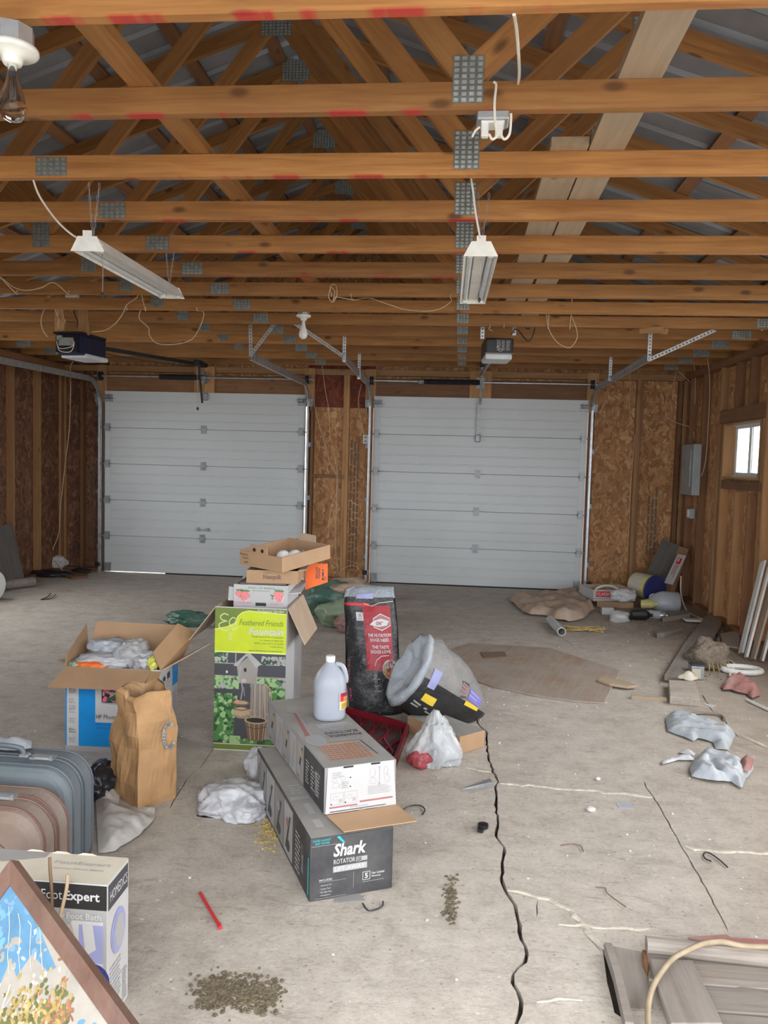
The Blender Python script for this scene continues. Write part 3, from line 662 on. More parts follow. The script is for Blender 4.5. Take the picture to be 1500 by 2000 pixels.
# boards laid across the chords
zt = ZC+.0935
t_ = tag(brd('brace_board', (-1.16, 1.9, zt+.02), (-1.10, 10.3, zt+.02), .036, .089, 'truss_pine'), 'long orange two by four brace lying across the truss chords toward left door', 'board')
t_ = tag(brd('plank', (.55, 1.95, zt+.018), (.555, 5.0, zt+.018), .034, .142, 'pale_plank'), 'pale knotty plank lying on the trusses, reaching nearest to the camera', 'plank', 'pale planks stored on the trusses')
tag(brd('plank', (.40, 3.33, zt+.018), (.395, 7.0, zt+.018), .034, .15, 'pale_plank'), 'pale plank on the trusses beside the knotty one, starting at the third truss', 'plank', 'pale planks stored on the trusses')
tag(brd('plank', (.57, 5.03, zt+.018), (.56, 8.0, zt+.018), .034, .15, 'pale_plank'), 'pale plank on the trusses farther back, above the black right door opener', 'plank', 'pale planks stored on the trusses')
# ------------------------------------------------------------------ overhead doors
PH = DH/5
def door(name, x0, lab):
    d = setting(name, (x0+DW/2, DY, 0)); d['label'] = lab
    pts = []                                             # ribbed inner skin of one section (y towards the room is negative)
    for z, y in ((0, .014), (.005, .0), (.10, 0), (.104, .007), (.116, .007), (.12, 0), (.215, 0), (.219, .007), (.231, .007), (.235, 0), (.345, 0), (.349, .007), (.361, .007), (.365, 0), (PH-.005, 0), (PH, .014)): pts.append((y, z))
    k = 'doorpanel'
    if k not in BC:
        v = [V3((x, y, z)) for y, z in pts for x in (0, DW)]; f = [(2*i, 2*i+1, 2*i+3, 2*i+2) for i in range(len(pts)-1)]
        n = len(v); v += [V3((0, .045, 0)), V3((DW, .045, 0)), V3((0, .045, PH)), V3((DW, .045, PH))]
        f += [(n, n+1, n+3, n+2), (0, n, n+1, 1), (len(pts)*2-2, len(pts)*2-1, n+3, n+2), tuple([2*i for i in range(len(pts))]+[n+2, n]), tuple([2*i+1 for i in range(len(pts))][::-1]+[n+1, n+3])]
        BC[k] = mesh('door_panel', (v, f), 'door_white')
        BC['stile'] = mesh('end_stile', bevelled(box(0, -.006, .006, .075, .002, PH-.008), .002, 1), 'galvanized')
        BC['stilew'] = mesh('end_stile', bevelled(box(0, -.005, .006, .075, .002, PH-.008), .002, 1), 'door_white')
        hinge = join(box(-.035, -.012, -.055, .035, -.001, -.012), box(-.035, -.012, .012, .035, -.001, .055), box(-.04, -.024, -.012, .04, -.008, .012), box(-.018, -.02, -.05, -.006, -.01, .05), box(.006, -.02, -.05, .018, -.01, .05))
        BC['hinge'] = mesh('hinge', hinge, 'dull_steel')
        ro = join(xf(lathe([(.008, -.05), (.008, .09)], 8), Mx.Rotation(R(90), 4, 'Y')), xf(lathe([(.012, .085), (.024, .088), (.024, .10), (.012, .103)], 12), Mx.Rotation(R(90), 4, 'Y')))
        BC['roller'] = mesh('roller', ro, 'dull_steel')
        BC['endh'] = mesh('hinge', join(box(-.04, -.03, -.05, .035, -.004, -.01), box(-.04, -.02, .01, .035, -.004, .055), box(-.03, -.05, -.02, .03, -.02, .02), box(-.08, -.014, -.005, -.035, -.01, .005)), 'dull_steel')
    for i in range(5):
        link('door_panel', BC['doorpanel'], d, T(x0, DY, .012+i*PH))
        for x in (x0+.004, x0+DW-.079): link('end_stile', BC['stilew'], d, T(x, DY, .012+i*PH))
        z = .012+(i+1)*PH
        if i < 4:
            link('hinge', BC['hinge'], d, T(x0+DW/2, DY, z))
            for s_, x in ((-1, x0+.045), (1, x0+DW-.045)):
                h_ = link('hinge', BC['endh'], d, T(x, DY, z) @ Mx.Scale(-s_, 4, (1, 0, 0))); link('roller', BC['roller'], h_, T(x, DY-.032, z) @ (Mx.Rotation(math.pi, 4, 'Z') if s_ < 0 else Mx()))
    for s_, x in ((-1, x0+.05), (1, x0+DW-.05)):
        mk('corner_bracket', join(box(x-.045, DY-.014, .012, x+.045, DY-.002, .13), box(x-.03, DY-.03, .03, x+.03, DY-.012, .07)), 'dull_steel', d)
        b_ = mk('top_bracket', join(box(x-.05, DY-.012, DH-.13, x+.06, DY-.002, DH-.03), box(x-.03, DY-.1, DH-.075, x+.03, DY-.01, DH-.065), box(x-.06, DY-.012, DH-.09, x+.1, DY-.008, DH-.082)), 'dull_steel', d)
        link('roller', BC['roller'], b_, T(x, DY-.08, DH-.06) @ (Mx.Rotation(math.pi, 4, 'Z') if s_ < 0 else Mx()))
    mk('top_cap_strip', box(x0, DY-.006, DH+.002, x0+DW, DY+.045, DH+.014), 'door_white', d)
    return d
d1 = door('door_1', DL0, 'left white ribbed overhead garage door')
d2 = door('door_2', DR0, 'right white ribbed overhead garage door')
# bottom seals: the left one is torn off its first stretch, so daylight shows under the door
mk('bottom_seal', join(box(DL0+.86, DY-.004, 0, DL0+DW, DY+.04, .016)), 'rubber', d1); mk('bottom_seal', box(DR0, DY-.004, 0, DR0+DW-.12, DY+.04, .016), 'rubber', d2)
p = V(397, 1034, DY)
mk('lift_handle', join(box(p.x-.075, DY-.04, p.z-.008, p.x+.075, DY-.03, p.z+.008), box(p.x-.08, DY-.034, p.z-.022, p.x-.055, DY, p.z+.022), box(p.x+.055, DY-.034, p.z-.022, p.x+.08, DY, p.z+.022)), 'dull_steel', d1)
# tracks
CH_ = [(-.012, -.028), (.012, -.028), (.012, -.024), (-.008, -.024), (-.008, .024), (.012, .024), (.012, .028), (-.012, .028)]
def dtrack(lab, x, s_, yend, zend, top):
    t = thing('door_track', lab, 'track', (x, DY-.05, 0), 0, 'galvanized door tracks')
    P = [V3((x, DY-.05, 0)), V3((x, DY-.05, 2.26))]
    for k in range(1, 9):
        a = R(90)*k/8; P.append(V3((x, DY-.05-.32*(1-math.cos(a)), 2.26+.32*math.sin(a))))
    mk('vertical_track', sweep(P[:2], [(a*s_, b) for a, b in CH_], (0, 1, 0)), 'galvanized', t)
    mk('curved_track', sweep(P[1:], [(a*s_, b) for a, b in CH_], (0, 1, 0)), 'galvanized', t)
    mk('horizontal_track', sweep([P[-1], V3((x, yend, zend))], [(a, b*1.25) for a, b in CH_], (0, 0, 1)), 'galvanized', t)
    ax = x+s_*.04
    mk('flag_bracket', join(box(min(x, x+s_*.06), DY-.075, 2.3, max(x, x+s_*.06), DY-.07, 2.40), box(ax-.003, DY-.075, 2.24, ax+.003, DY+.03, 2.42)), 'dull_steel', t)
    for z in (.35, 1.1, 1.8): mk('jamb_bracket', join(box(min(x, x+s_*.05), DY-.028, z-.03, max(x, x+s_*.05), DY-.022, z+.03), box(ax-.003, DY-.028, z-.03, ax+.003, DY+.03, z+.03)), 'dull_steel', t)
    return t
def punched(name, p0, p1, parent, w=.034, m='galvanized', nrm=(0, 1, 0)):
    """steel strip with a row of square holes"""
    L = (V3(p1)-V3(p0)).length; k = ('pun', round(L, 3), w, m)
    if k not in BC:
        n = max(2, int(L/.03)); bs = [box(-L/2, -.0015, -w/2, L/2, .0015, -w*.2), box(-L/2, -.0015, w*.2, L/2, .0015, w/2)]
        for i in range(n): a = -L/2+L*i/n; bs.append(box(a, -.0015, -w*.2, a+L/n*.58, .0015, w*.2))
        bs.append(box(-L/2, 0, w/2-.003, L/2, .022, w/2))
        BC[k] = mesh('hanger_strip', join(*bs), m)
    x = (V3(p1)-V3(p0)).normalized(); y = V3(nrm); z = x.cross(y).normalized(); y = z.cross(x)
    mt = Mx((x, y, z)).transposed().to_4x4(); mt.translation = (V3(p0)+V3(p1))/2; return link(name, BC[k], parent, mt)
ta = dtrack('door track at left edge of the left garage door, running off toward the camera', DL0-.045, -1, 7.3, 2.555, 0)
tb = dtrack('door track between the doors, right edge of left door', DL1+.045, 1, 7.40, 2.565, 0)
tcx = dtrack('door track between the doors, left edge of right door', DR0-.045, -1, 7.9, 2.63, 0)
td = dtrack('door track at right edge of the right garage door, near right wall', DR1+.045, 1, 7.32, 2.60, 0)
e = V3((DL1+.045, 7.42, 2.57)); punched('hanger_strip', e, V3((e.x-.01, 7.42, 2.93)), tb); punched('hanger_strip', e+V3((0, -.02, 0)), V(548, 617, 7.3), tb)
e = V3((DR0-.045, 7.92, 2.64)); punched('hanger_strip', e+V3((0, 0, -.05)), V3((e.x, 7.92, 3.0)), tcx); punched('hanger_strip', e+V3((0, -.02, 0)), V(553, 616, 7.2), tcx)
q = V3((DR0-.045, 9.1, 2.6)); punched('hanger_strip', V3((q.x, q.y, q.z-.06)), V3((q.x, q.y, 2.86)), tcx)
e = V3((DR1+.045, 7.34, 2.60)); punched('hanger_strip', e+V3((0, 0, -.03)), V3((e.x, 7.34, 2.93)), td); punched('hanger_strip', e+V3((0, -.02, -.02)), V3((e.x+.52, 7.2, 2.83)), td, .034, 'dull_steel')
q = V3((DR1+.045, 9.2, 2.58)); punched('hanger_strip', q, V3((q.x, 9.2, 2.86)), td)
# torsion shafts
def torsion(lab, x0, xs0, xs1):
    z, y = 2.645, DY-.07; xc = x0+DW/2
    t = thing('torsion_shaft', lab, 'spring', (xc, y, z))
    ry = Mx.Rotation(R(90), 4, 'Y')
    mk('shaft', xf(lathe([(.0127, x0-.12), (.0127, x0+DW+.12)], 10), T(0, y, z) @ ry @ Mx.Scale(1, 4)), 'galvanized', t)
    n = int((xs1-xs0)/.012); pr = []
    for i in range(n): pr += [(.03, xs0+.012*i+.001), (.036, xs0+.012*i+.006), (.03, xs0+.012*i+.011)]
    mk('coil_spring', xf(lathe(pr, 12), T(0, y, z) @ ry), 'dark_metal', t)
    for x in (x0-.03, x0+DW+.03):
        mk('cable_drum', xf(lathe([(.02, -.02), (.06, -.018), (.05, -.01), (.05, .012), (.062, .02), (.02, .022)], 16), T(x, y, z) @ ry), 'dark_metal', t)
        mk('bearing_plate', box(x+.03*(-1 if x < xc else 1)-.003, y-.03, z-.06, x+.03*(-1 if x < xc else 1)+.003, DY+.012, z+.06), 'dull_steel', t)
        c = V3((x+(.02 if x < xc else -.02), y+.055, z)); mk('lift_cable', sweep([c, V3((c.x, DY-.02, .1))], circ(.0022, 5), (0, 1, 0)), 'dull_steel', t)
    mk('winding_cone', xf(lathe([(.015, -.05), (.03, -.04), (.034, -.01), (.034, .03), (.026, .04)], 14), T(xs1 if x0 < -3 else xs0, y, z) @ ry), 'dull_steel', t)
    mk('anchor_plate', join(box(xc+.02, y-.01, z-.08, xc+.026, DY+.0, z+.08), box(xc-.05, DY-.012, z-.07, xc+.05, DY-.007, z+.07)), 'dull_steel', t)
torsion('steel shaft with dark coil spring above the left garage door', DL0, -4.0, -3.4)
torsion('steel shaft with dark coil spring above the right garage door', DR0, -.52, .23)

# door openers
def opener_rail(t, a, b, m='dark_metal'):
    mk('rail', sweep([a, b], [(-.012, -.02), (.012, -.02), (.012, .02), (-.012, .02)], (0, 0, 1)), m, t)
# left: navy box with open end on two wooden hangers
c = V3((-3.42, 6.87, 0)); zb, zt_ = 2.50, 2.72
t = thing('door_opener', 'navy blue opener with its wiring exposed, hung on two wooden blocks, left door', 'door opener', (-3.55, 7.0, zb))
a = V3((-3.56, 7.02, 2.61)); b = V3((DL0+DW/2+.06, 10.28, 2.80)); dv = (b-a).normalized(); yaw = math.atan2(-dv.x, dv.y)
mt = T(-3.57, 6.98, 0) @ Mx.Rotation(R(-6), 4, 'Z')
mk('housing', xf(bevelled(join(box(-.13, 0, zb, .13, .42, zt_-.03)), .02, 2), mt), 'navy_plastic', t, smooth=False)
mk('chassis', xf(join(box(-.14, -.02, zt_-.035, .14, .40, zt_-.015), box(-.12, -.012, zb+.02, .10, -.004, zt_-.04)), mt), 'black_plastic', t)
mk('light_lens', xf(bevelled(box(-.115, .06, zb-.02, .145, .43, zb+.02), .012, 2), mt), 'lens_white', t)
mk('circuit_board', xf(join(box(-.08, -.03, zb+.08, .06, -.012, zb+.15), box(.0, -.045, zb+.09, .04, -.012, zb+.13), box(-.1, -.03, zb+.13, -.05, -.012, zb+.17)), mt), 'panel_grey', t)
for s_ in (0, 1): mk('loose_wire', xf(tube([(-.1, -.03, zb+.12), (-.05, -.06, zb+.03+.02*s_), (.06, -.06, zb+.02+.04*s_), (.09, -.05, zb+.1), (.04, -.03, zb+.13)], .0035), mt), 'wire_white', t)
opener_rail(t, a, b); mk('drive_chain', tube([a+V3((0, 0, -.03)), a.lerp(b, .35)+V3((0, 0, -.06)), a.lerp(b, .7)+V3((0, 0, -.05)), b+V3((-.1, -.2, -.02))], .006, 6), 'dark_metal', t)
e = V(388, 709, 9.9); mk('trolley', bevelled(box(e.x-.04, e.y-.1, e.z-.045, e.x+.04, e.y+.1, e.z+.03), .008, 1), 'dark_metal', t)
mk('door_arm', sweep([e, V(395, 787, 10.2)], [(-.012, -.004), (.012, -.004), (.012, .004), (-.012, .004)], (0, 1, 0)), 'dark_metal', t)
f = V(385, 716, 9.88); g_ = V(386, 798, 9.88); mk('release_cord', tube([f, g_], .003, 5, 0), 'wire_tan', t); mk('pull_knob', xf(lathe([(.004, .02), (.014, .01), (.016, -.008), (.006, -.02)], 8), T(g_)), 'dark_metal', t)
f = V(402, 775, DY-.02); mk('arm_bracket', bevelled(box(f.x-.04, DY-.05, f.z-.05, f.x+.03, DY-.005, f.z+.05), .01, 1), 'dull_steel', t)
f = V(398, 711, 10.3); mk('header_bracket', box(f.x-.06, 10.28, f.z-.04, f.x+.02, DY, f.z+.04), 'dark_metal', t)
for px in (118, 164):
    p = V(px, 640, 7.06); brd('hanger_block', (p.x, p.y, zt_-.03), (p.x, p.y, 2.98), .09, .038, 'stud_pine', t, (1, 0, 0))
brd('cross_block', V(108, 580, 7.1), V(205, 605, 7.1), .06, .036, 'stud_pine', t)
p0 = V(141, 582, 7.0); tag(mk('ceiling_receptacle', bevelled(box(p0.x-.05, p0.y-.04, p0.z, p0.x+.05, p0.y+.04, p0.z+.035), .006, 1), 'white_plastic'), 'small white outlet box on a truss above the navy opener', 'outlet')
tag(mk('power_cord', tube([V(141, 585, 7.0), V(145, 610, 7.0), V(152, 630, 6.97), V(150, 640, 6.97)], .005), 'wire_black'), 'black cord from ceiling outlet down to the navy opener', 'cord')
# right: black opener
t = thing('door_opener', 'black opener with a white printed label and pale lens, hung from metal straps, right door', 'door opener', (.32, 7.25, 2.55))
mt = T(.315, 7.2, 0) @ Mx.Rotation(R(4), 4, 'Z')
mk('housing', xf(bevelled(box(-.125, 0, 2.585, .13, .38, 2.735), .02, 2), mt), 'black_plastic', t)
mk('light_lens', xf(bevelled(box(-.12, -.01, 2.545, .118, .33, 2.595), .015, 2), mt), 'lens_white', t)
pr = Print(V3((-.125, 0, 2.585)), (1, 0, 0), (0, 0, 1), gap=.002); pr.rect(.095, .025, .235, .14, 'ink_black', 1); pr.rect(.0, .012, .255, .016, 'ink_grey', 1)
for k in range(3): pr.lines(.105+.042*k, .04, .036, .09, 10, 'ink_lgrey', 2, k)
pr.rect(.105, .065, .12, .075, 'ink_white', 3); pr.ring([(.137+.017*math.cos(a/2), .042+.011*math.sin(a/2)) for a in range(13)], .003, 'ink_white', 3)
pr.done('printed_label', t, world=mt)
a, b = V3((.30, 7.55, 2.66)), V3((DR0+DW/2+.0, 10.30, 2.74)); opener_rail(t, a, b, 'dull_steel')
e = V(943, 712, 10.05); mk('trolley', bevelled(box(e.x-.035, e.y-.12, e.z-.03, e.x+.035, e.y+.08, e.z+.05), .008, 1), 'dark_metal', t)
mk('door_arm', join(sweep([e, V(938, 790, 10.27)], [(-.016, -.004), (.016, -.004), (.016, .004), (-.016, .004)], (0, 1, 0)), sweep([V(936, 785, 10.3), V(932, 855, 10.33)], [(-.02, -.006), (.02, -.006), (.02, .006), (-.02, .006)], (0, 1, 0))), 'dull_steel', t)
f = V(933, 856, DY-.02); mk('arm_bracket', bevelled(box(f.x-.035, DY-.05, f.z-.05, f.x+.035, DY-.005, f.z+.05), .01, 1), 'dull_steel', t)
for (x0, y0), (x1, y1), Y in (((944, 600), (942, 662), 7.25), ((1010, 590), (1004, 655), 7.3)): punched('hanger_strip', V(x1, y1, Y), V(x0, y0, Y), t)
p0 = V(1043, 588, 7.25); tag(mk('ceiling_receptacle', bevelled(box(p0.x-.055, p0.y-.04, p0.z-.012, p0.x+.065, p0.y+.04, p0.z+.025), .006, 1), 'white_plastic'), 'white outlet box on a truss above the black opener, black plug in it', 'outlet')
L = [(1037, 594), (1036, 612), (1030, 630), (1027, 640), (1034, 642), (1037, 630), (1033, 622), (1043, 622), (1046, 630), (1041, 655), (1033, 666), (1024, 660), (1013, 646), (1005, 644), (999, 654)]
tag(mk('power_cord', tube([V(x, y, 7.2) for x, y in L], .006), 'wire_black'), 'black looped power cord between ceiling outlet and the black opener', 'cord')

# shop lights
def shoplight(lab, p0, p1, chain):
    a, b = V3(p0), V3(p1); L = (b-a).length
    x = (b-a).normalized(); u = V3((0, 0, 1)); s_ = x.cross(u).normalized(); u = s_.cross(x)
    mt = Mx((s_, x, u)).transposed().to_4x4(); mt.translation = a
    t = thing('shop_light', lab, 'ceiling light', world=mt, group='hanging twin tube shop lights')
    prf = [(-.072, 0), (-.038, .05), (-.028, .052), (-.028, .035), (.028, .035), (.028, .052), (.038, .05), (.072, 0), (.075, 0), (.04, .056), (-.04, .056), (-.075, 0)]
    v = [V3((x_, y_, z_)) for y_ in (0, L) for x_, z_ in prf]; n = len(prf); f = [(i, (i+1) % n, n+(i+1) % n, n+i) for i in range(n)]+[tuple(range(n))[::-1], tuple(range(n, 2*n))]
    mk('reflector', (v, f), 'enamel', t, local=True)
    mk('ballast_cover', bevelled(box(-.027, .01, .018, .027, L-.01, .036), .004, 1), 'white_paint', t, local=True)
    for y in (-.003, L): mk('end_plate', ([V3((x_, yy, z_)) for yy in (y, y+.003) for x_, z_ in ((-.075, -.004), (.075, -.004), (.042, .06), (-.042, .06))], QB), 'enamel', t, local=True)
    mk('hanger_tab', box(-.02, -.002, .058, .02, .003, .085), 'enamel', t, local=True)
    for s2 in (-1, 1):
        mk('fluorescent_tube', xf(lathe([(.004, .01), (.0125, .014), (.0125, L-.014), (.004, L-.01)], 12), Mx.Translation((s2*.045, 0, .018)) @ Mx.Rotation(R(-90), 4, 'X')), 'lens_white', t, local=True)
        for y in (.012, L-.03): mk('lamp_socket', bevelled(box(s2*.045-.014, y-.008, -.004, s2*.045+.014, y+.022, .035), .004, 1), 'white_plastic', t, local=True)
    mk('pull_chain', tube([(.006, L*.12, .02), (.006, L*.12+.01, -.03), (.006, L*.12+.0, -.16)], .0018, 5), 'dull_steel', t, local=True); mk('pull_bead', xf(lathe([(.002, .012), (.008, 0), (.002, -.012)], 8), T(.006, L*.12, -.165)), 'dark_metal', t, local=True)
    for y in (.06, L-.06):
        q = mt @ V3((0, y, .056))
        for d in (-.02, .03):
            n_ = 9; lk = []
            for i in range(n_):
                c0 = q.lerp(V3((q.x+d, q.y, ZC+.0)), (i+.5)/n_); h_ = (ZC-q.z)/n_*.62
                lk.append(xf(sweep([(math.cos(w_)*.004, 0, math.sin(w_)*h_) for w_ in (2*math.pi*j/8 for j in range(9))], circ(.0012, 4), (0, 1, 0)), T(c0) @ Mx.Rotation(R(90)*(i % 2), 4, 'Z')))
            mk('hanging_chain', join(*lk), 'dull_steel', t)
    return t
shoplight('white shop light hanging askew near the left wall', V(171, 489, 3.40), V(336, 582, 4.64), 0)
shoplight('white shop light hanging straight in the middle, near center gusset plates', V(939, 499, 3.55), V(923, 592, 4.75), 0)
# bare bulbs
def bulbholder(lab, p, s_, box_=True, clear=True):
    t = thing('lamp_holder', lab, 'light', p)
    z0 = 0
    mk('junction_box', lathe([(.049*s_, .0), (.052*s_, .004), (.052*s_, .045*s_), (.045*s_, .048*s_)], 8), 'galvanized', t, local=True)
    mk('porcelain_holder', lathe([(.022, -.046), (.026, -.04), (.028, -.026), (.055*s_, -.018), (.062*s_, -.012), (.062*s_, -.002), (.05*s_, .0)], 24), 'enamel', t, local=True, smooth=True)
    mk('bulb', lathe([(.013, -.045), (.0135, -.07), (.019, -.095), (.030, -.125), (.037, -.15), (.035, -.172), (.024, -.19), (.006, -.198)], 20), 'clear_glass' if clear else 'frosted_glass', t, local=True, smooth=True)
    mk('bulb_base', lathe([(.0125, -.04), (.0125, -.066)], 12), 'dull_steel', t, local=True)
    if clear: mk('filament', tube([(-.008, 0, -.08), (-.010, 0, -.125), (0, 0, -.13), (.010, 0, -.125), (.008, 0, -.08)], .0012, 4), 'dull_steel', t, local=True)
    return t
MATS['clear_glass'] = NT('clear_glass', .02).m; gb = MATS['clear_glass'].node_tree.nodes['Principled BSDF']; gb.inputs['Transmission Weight'].default_value = 1; gb.inputs['IOR'].default_value = 1.2
M('frosted_glass', (.8, .8, .78), .2)
bulbholder('clear bulb in white porcelain holder, nearest to camera, hung under first truss', V3((-1.25, 2.13, ZC-.095)), 1.1)
bulbholder('bare bulb in white porcelain holder, deep in the garage between the doors', V(593, 620, 6.55)+V3((0, 0, .02)), 1.0, clear=False)
# plug box under the second truss
p = V(962, 240, 2.83)
t = thing('outlet_box', 'white double outlet under the second truss, two white plugs in it', 'outlet', p)
mk('cover_plate', bevelled(box(p.x-.055, p.y-.045, p.z-.004, p.x+.055, p.y+.045, p.z+.03), .005, 1), 'galvanized', t); mk('plug_face', bevelled(box(p.x-.04, p.y-.035, p.z-.012, p.x+.04, p.y+.035, p.z-.003), .003, 1), 'white_plastic', t)
for dx in (-.026, .022): mk('plug', bevelled(box(p.x+dx-.013, p.y-.03, p.z-.055, p.x+dx+.013, p.y-.002, p.z-.008), .004, 1), 'white_plastic', t)
def wire(lab, L, Y, r=.004, m='wire_tan', cat='wire', name='wire', ys=None, up=''):
    P = [V(x, y, (ys[i] if ys else Y)) for i, (x, y) in enumerate(L)]
    yk = T1+SP*round((Y-T1)/SP)-.0245                     # stapled to the nearest chord
    if 'a' in up: P = [V3((P[0].x, yk, ZC+.02)), V3((P[0].x, yk-.004, ZC-.005))]+P
    if 'b' in up: P = P+[V3((P[-1].x, yk-.004, ZC-.005)), V3((P[-1].x, yk, ZC+.02))]
    return tag(mk(name, tube(P, r), m), lab, cat)
wire('white cord draped from the outlet box up over the second truss', [(955, 262), (962, 272), (971, 262), (967, 238), (966, 200), (969, 166), (964, 160)], 2.74, .0045, 'wire_white', 'cord', 'cord')
wire('white cord looping from the outlet box to the right', [(978, 262), (985, 272), (995, 262), (998, 235), (998, 222)], 2.75, .0045, 'wire_white', 'cord', 'cord')
wire('white cord hanging between first and second trusses above outlet box', [(1004, 28), (1009, 60), (1013, 110), (1014, 145), (1012, 163)], 2.5, .005, 'wire_white', 'cord', 'cord', [2.2, 2.35, 2.5, 2.68, 2.77])
wire('white cord from the third truss down to the middle shop light', [(920, 348), (924, 375), (928, 410), (934, 445), (938, 466)], 3.5, .0045, 'wire_white', 'cord', 'cord')
wire('white cord from the third truss down to the askew shop light', [(65, 352), (78, 385), (110, 430), (140, 458), (160, 468)], 3.4, .0045, 'wire_white', 'cord', 'cord')
wire('short white cable end left of outlet box', [(937, 248), (928, 256), (922, 268)], 2.8, .004, 'wire_white', 'cord', 'cord')
wire('thin wire sagging from a truss at upper far left', [(0, 540), (25, 560), (50, 567), (80, 562), (105, 552)], 5.6, .004, up='ab')
wire('thin wire loop at left end of the navy opener', [(96, 578), (88, 600), (80, 625), (84, 645), (93, 658)], 6.85, up='a')
wire('thin wire hanging straight down to the navy opener', [(112, 580), (113, 610), (114, 642)], 6.9, up='a')
wire('thin wire swinging from the askew shop light down to navy opener', [(272, 560), (268, 580), (248, 595), (240, 612), (225, 632), (205, 645), (180, 648)], 6.3, up='a')
wire('long thin wire looping below the trusses right of the askew shop light', [(265, 585), (275, 600), (272, 622), (290, 640), (292, 655), (308, 671), (345, 672), (375, 662), (392, 635), (398, 610)], 6.6, up='ab')
wire('wire drop from navy opener down the back left corner', [(152, 685), (148, 700), (138, 715), (138, 760), (135, 840), (128, 900), (118, 990), (115, 1040), (100, 1085), (112, 1100), (125, 1118)], 10.25, .006, 'wire_tan')
wire('coil of thin wire hung under a truss in the middle', [(645, 560), (655, 556), (658, 575), (650, 590), (642, 580), (646, 562), (654, 570), (650, 588), (655, 580), (668, 582), (692, 586)], 5.75, .003, up='a')
wire('thin wire along the trusses right of the wire coil', [(692, 586), (720, 582), (760, 595), (800, 606), (850, 606), (880, 590)], 6.0, .003, up='ab')
wire('thin wire loop hanging right of the ceiling cord', [(1074, 588), (1068, 610), (1071, 640), (1085, 665), (1102, 677), (1115, 678), (1127, 660), (1125, 640), (1115, 610), (1118, 578)], 6.95, up='ab')
wire('pair of thin wires going down to black opener, left one', [(958, 588), (962, 605), (957, 630), (955, 642), (962, 646)], 7.15, .0035, up='a')
wire('thin wire going down to black opener, middle', [(985, 588), (988, 612), (986, 632)], 7.15, .0035, up='a')
wire('wire stapled beside the center stud, left of two', [(628, 700), (635, 760), (642, 800), (645, 850), (655, 900), (660, 950), (645, 1000), (642, 1050)], 10.26)
wire('wire stapled beside the center stud, running down to the floor', [(608, 760), (618, 810), (632, 860), (645, 905), (657, 930), (657, 985), (655, 1060), (658, 1100), (662, 1122)], 10.34)
wire('wire from the truss down to receptacle between doors', [(706, 750), (700, 780), (703, 810), (712, 850)], 10.3)
wire('wire arc near floor at left edge of right door', [(664, 1114), (680, 1106), (693, 1105), (702, 1114)], 10.28)
wire('wire on the back wall right of the right door, upper', [(1230, 710), (1231, 760), (1229, 800), (1236, 825)], 10.35)
wire('wire on the back wall right of right door, curling at the bottom', [(1240, 850), (1236, 900), (1231, 960), (1228, 1040), (1222, 1078), (1205, 1092), (1180, 1105), (1160, 1118)], 10.33)
wire('wire in back right corner bending to the breaker panel', [(1322, 710), (1318, 740), (1303, 775), (1301, 810), (1320, 825), (1350, 836), (1357, 858)], 10.2, ys=[10.1]*6+[10.05])
wire('wire dropping beside the breaker panel', [(1355, 705), (1358, 740), (1357, 790)], 10.0)
wire('long wire over the panel along right wall', [(1380, 690), (1386, 740), (1384, 820), (1378, 900), (1370, 930)], 9.35)
wire('wire sloping in the back right corner', [(1310, 705), (1330, 730), (1354, 750)], 10.2)
wire('pale cable curling out of the right corner to the floor', [(1330, 1125), (1330, 1160), (1340, 1190), (1355, 1202), (1375, 1210)], 9.2, .008, 'wire_white', ys=[9.6, 9.5, 9.2, 9.0, 8.7])
# breaker panel, boxes
p = V3((2.79, 9.88, 1.6))
t = thing('breaker_panel', 'grey steel breaker panel on the right wall', 'electrical panel', (2.78, 9.88, 1.31))
mk('cabinet', bevelled(box(2.70, 9.52, 1.31, 2.788, 10.02, 1.91), .006, 1), 'panel_grey', t); mk('panel_door', bevelled(box(2.688, 9.60, 1.40, 2.70, 9.94, 1.84), .004, 1), 'panel_grey', t); mk('door_latch', box(2.682, 9.62, 1.60, 2.69, 9.65, 1.64), 'dull_steel', t)
t = thing('switch_box', 'small metal box with white receptacle below the breaker panel', 'outlet', (2.79, 9.75, 1.03)); mk('metal_box', bevelled(box(2.73, 9.66, 1.03, 2.788, 9.80, 1.15), .004, 1), 'panel_grey', t); mk('cover', bevelled(box(2.722, 9.69, 1.045, 2.731, 9.77, 1.135), .003, 1), 'white_plastic', t)
def receptacle(lab, x, z, y=10.44, w=.07, h=.115):
    t = thing('receptacle', lab, 'outlet', (x, y, z)); mk('plate', bevelled(box(x-w/2, y-.012, z-h/2, x+w/2, y, z+h/2), .003, 1), 'white_plastic', t)
    for d in (-.026, .026): mk('socket', xf(lathe([(.018, 0), (.018, .004), (.015, .005)], 12), T(x, y-.012, z+d) @ Mx.Rotation(R(90), 4, 'X')), 'ink_grey', t)
q = V(714, 858, 10.44); receptacle('white receptacle on stud at left edge of the right door', q.x, q.z)
def sensor(lab, px, py, s_):
    q = V(px, py, 10.25); t = thing('door_sensor', lab, 'sensor', q); mk('sensor_body', bevelled(box(q.x-.03, q.y-.02, q.z-.025, q.x+.03, q.y+.03, q.z+.025), .006, 1), 'black_plastic', t); mk('mounting_bracket', box(q.x+s_*.03-.02, q.y+.02, q.z-.03, q.x+s_*.03+.02, q.y+.025, q.z+.03), 'dull_steel', t)
sensor('black safety sensor low on left track of the right door', 712, 1118, 1); sensor('black safety sensor low on right track of the right door', 1150, 1140, -1); sensor('black safety sensor low on left track of the left door', 190, 1102, 1)

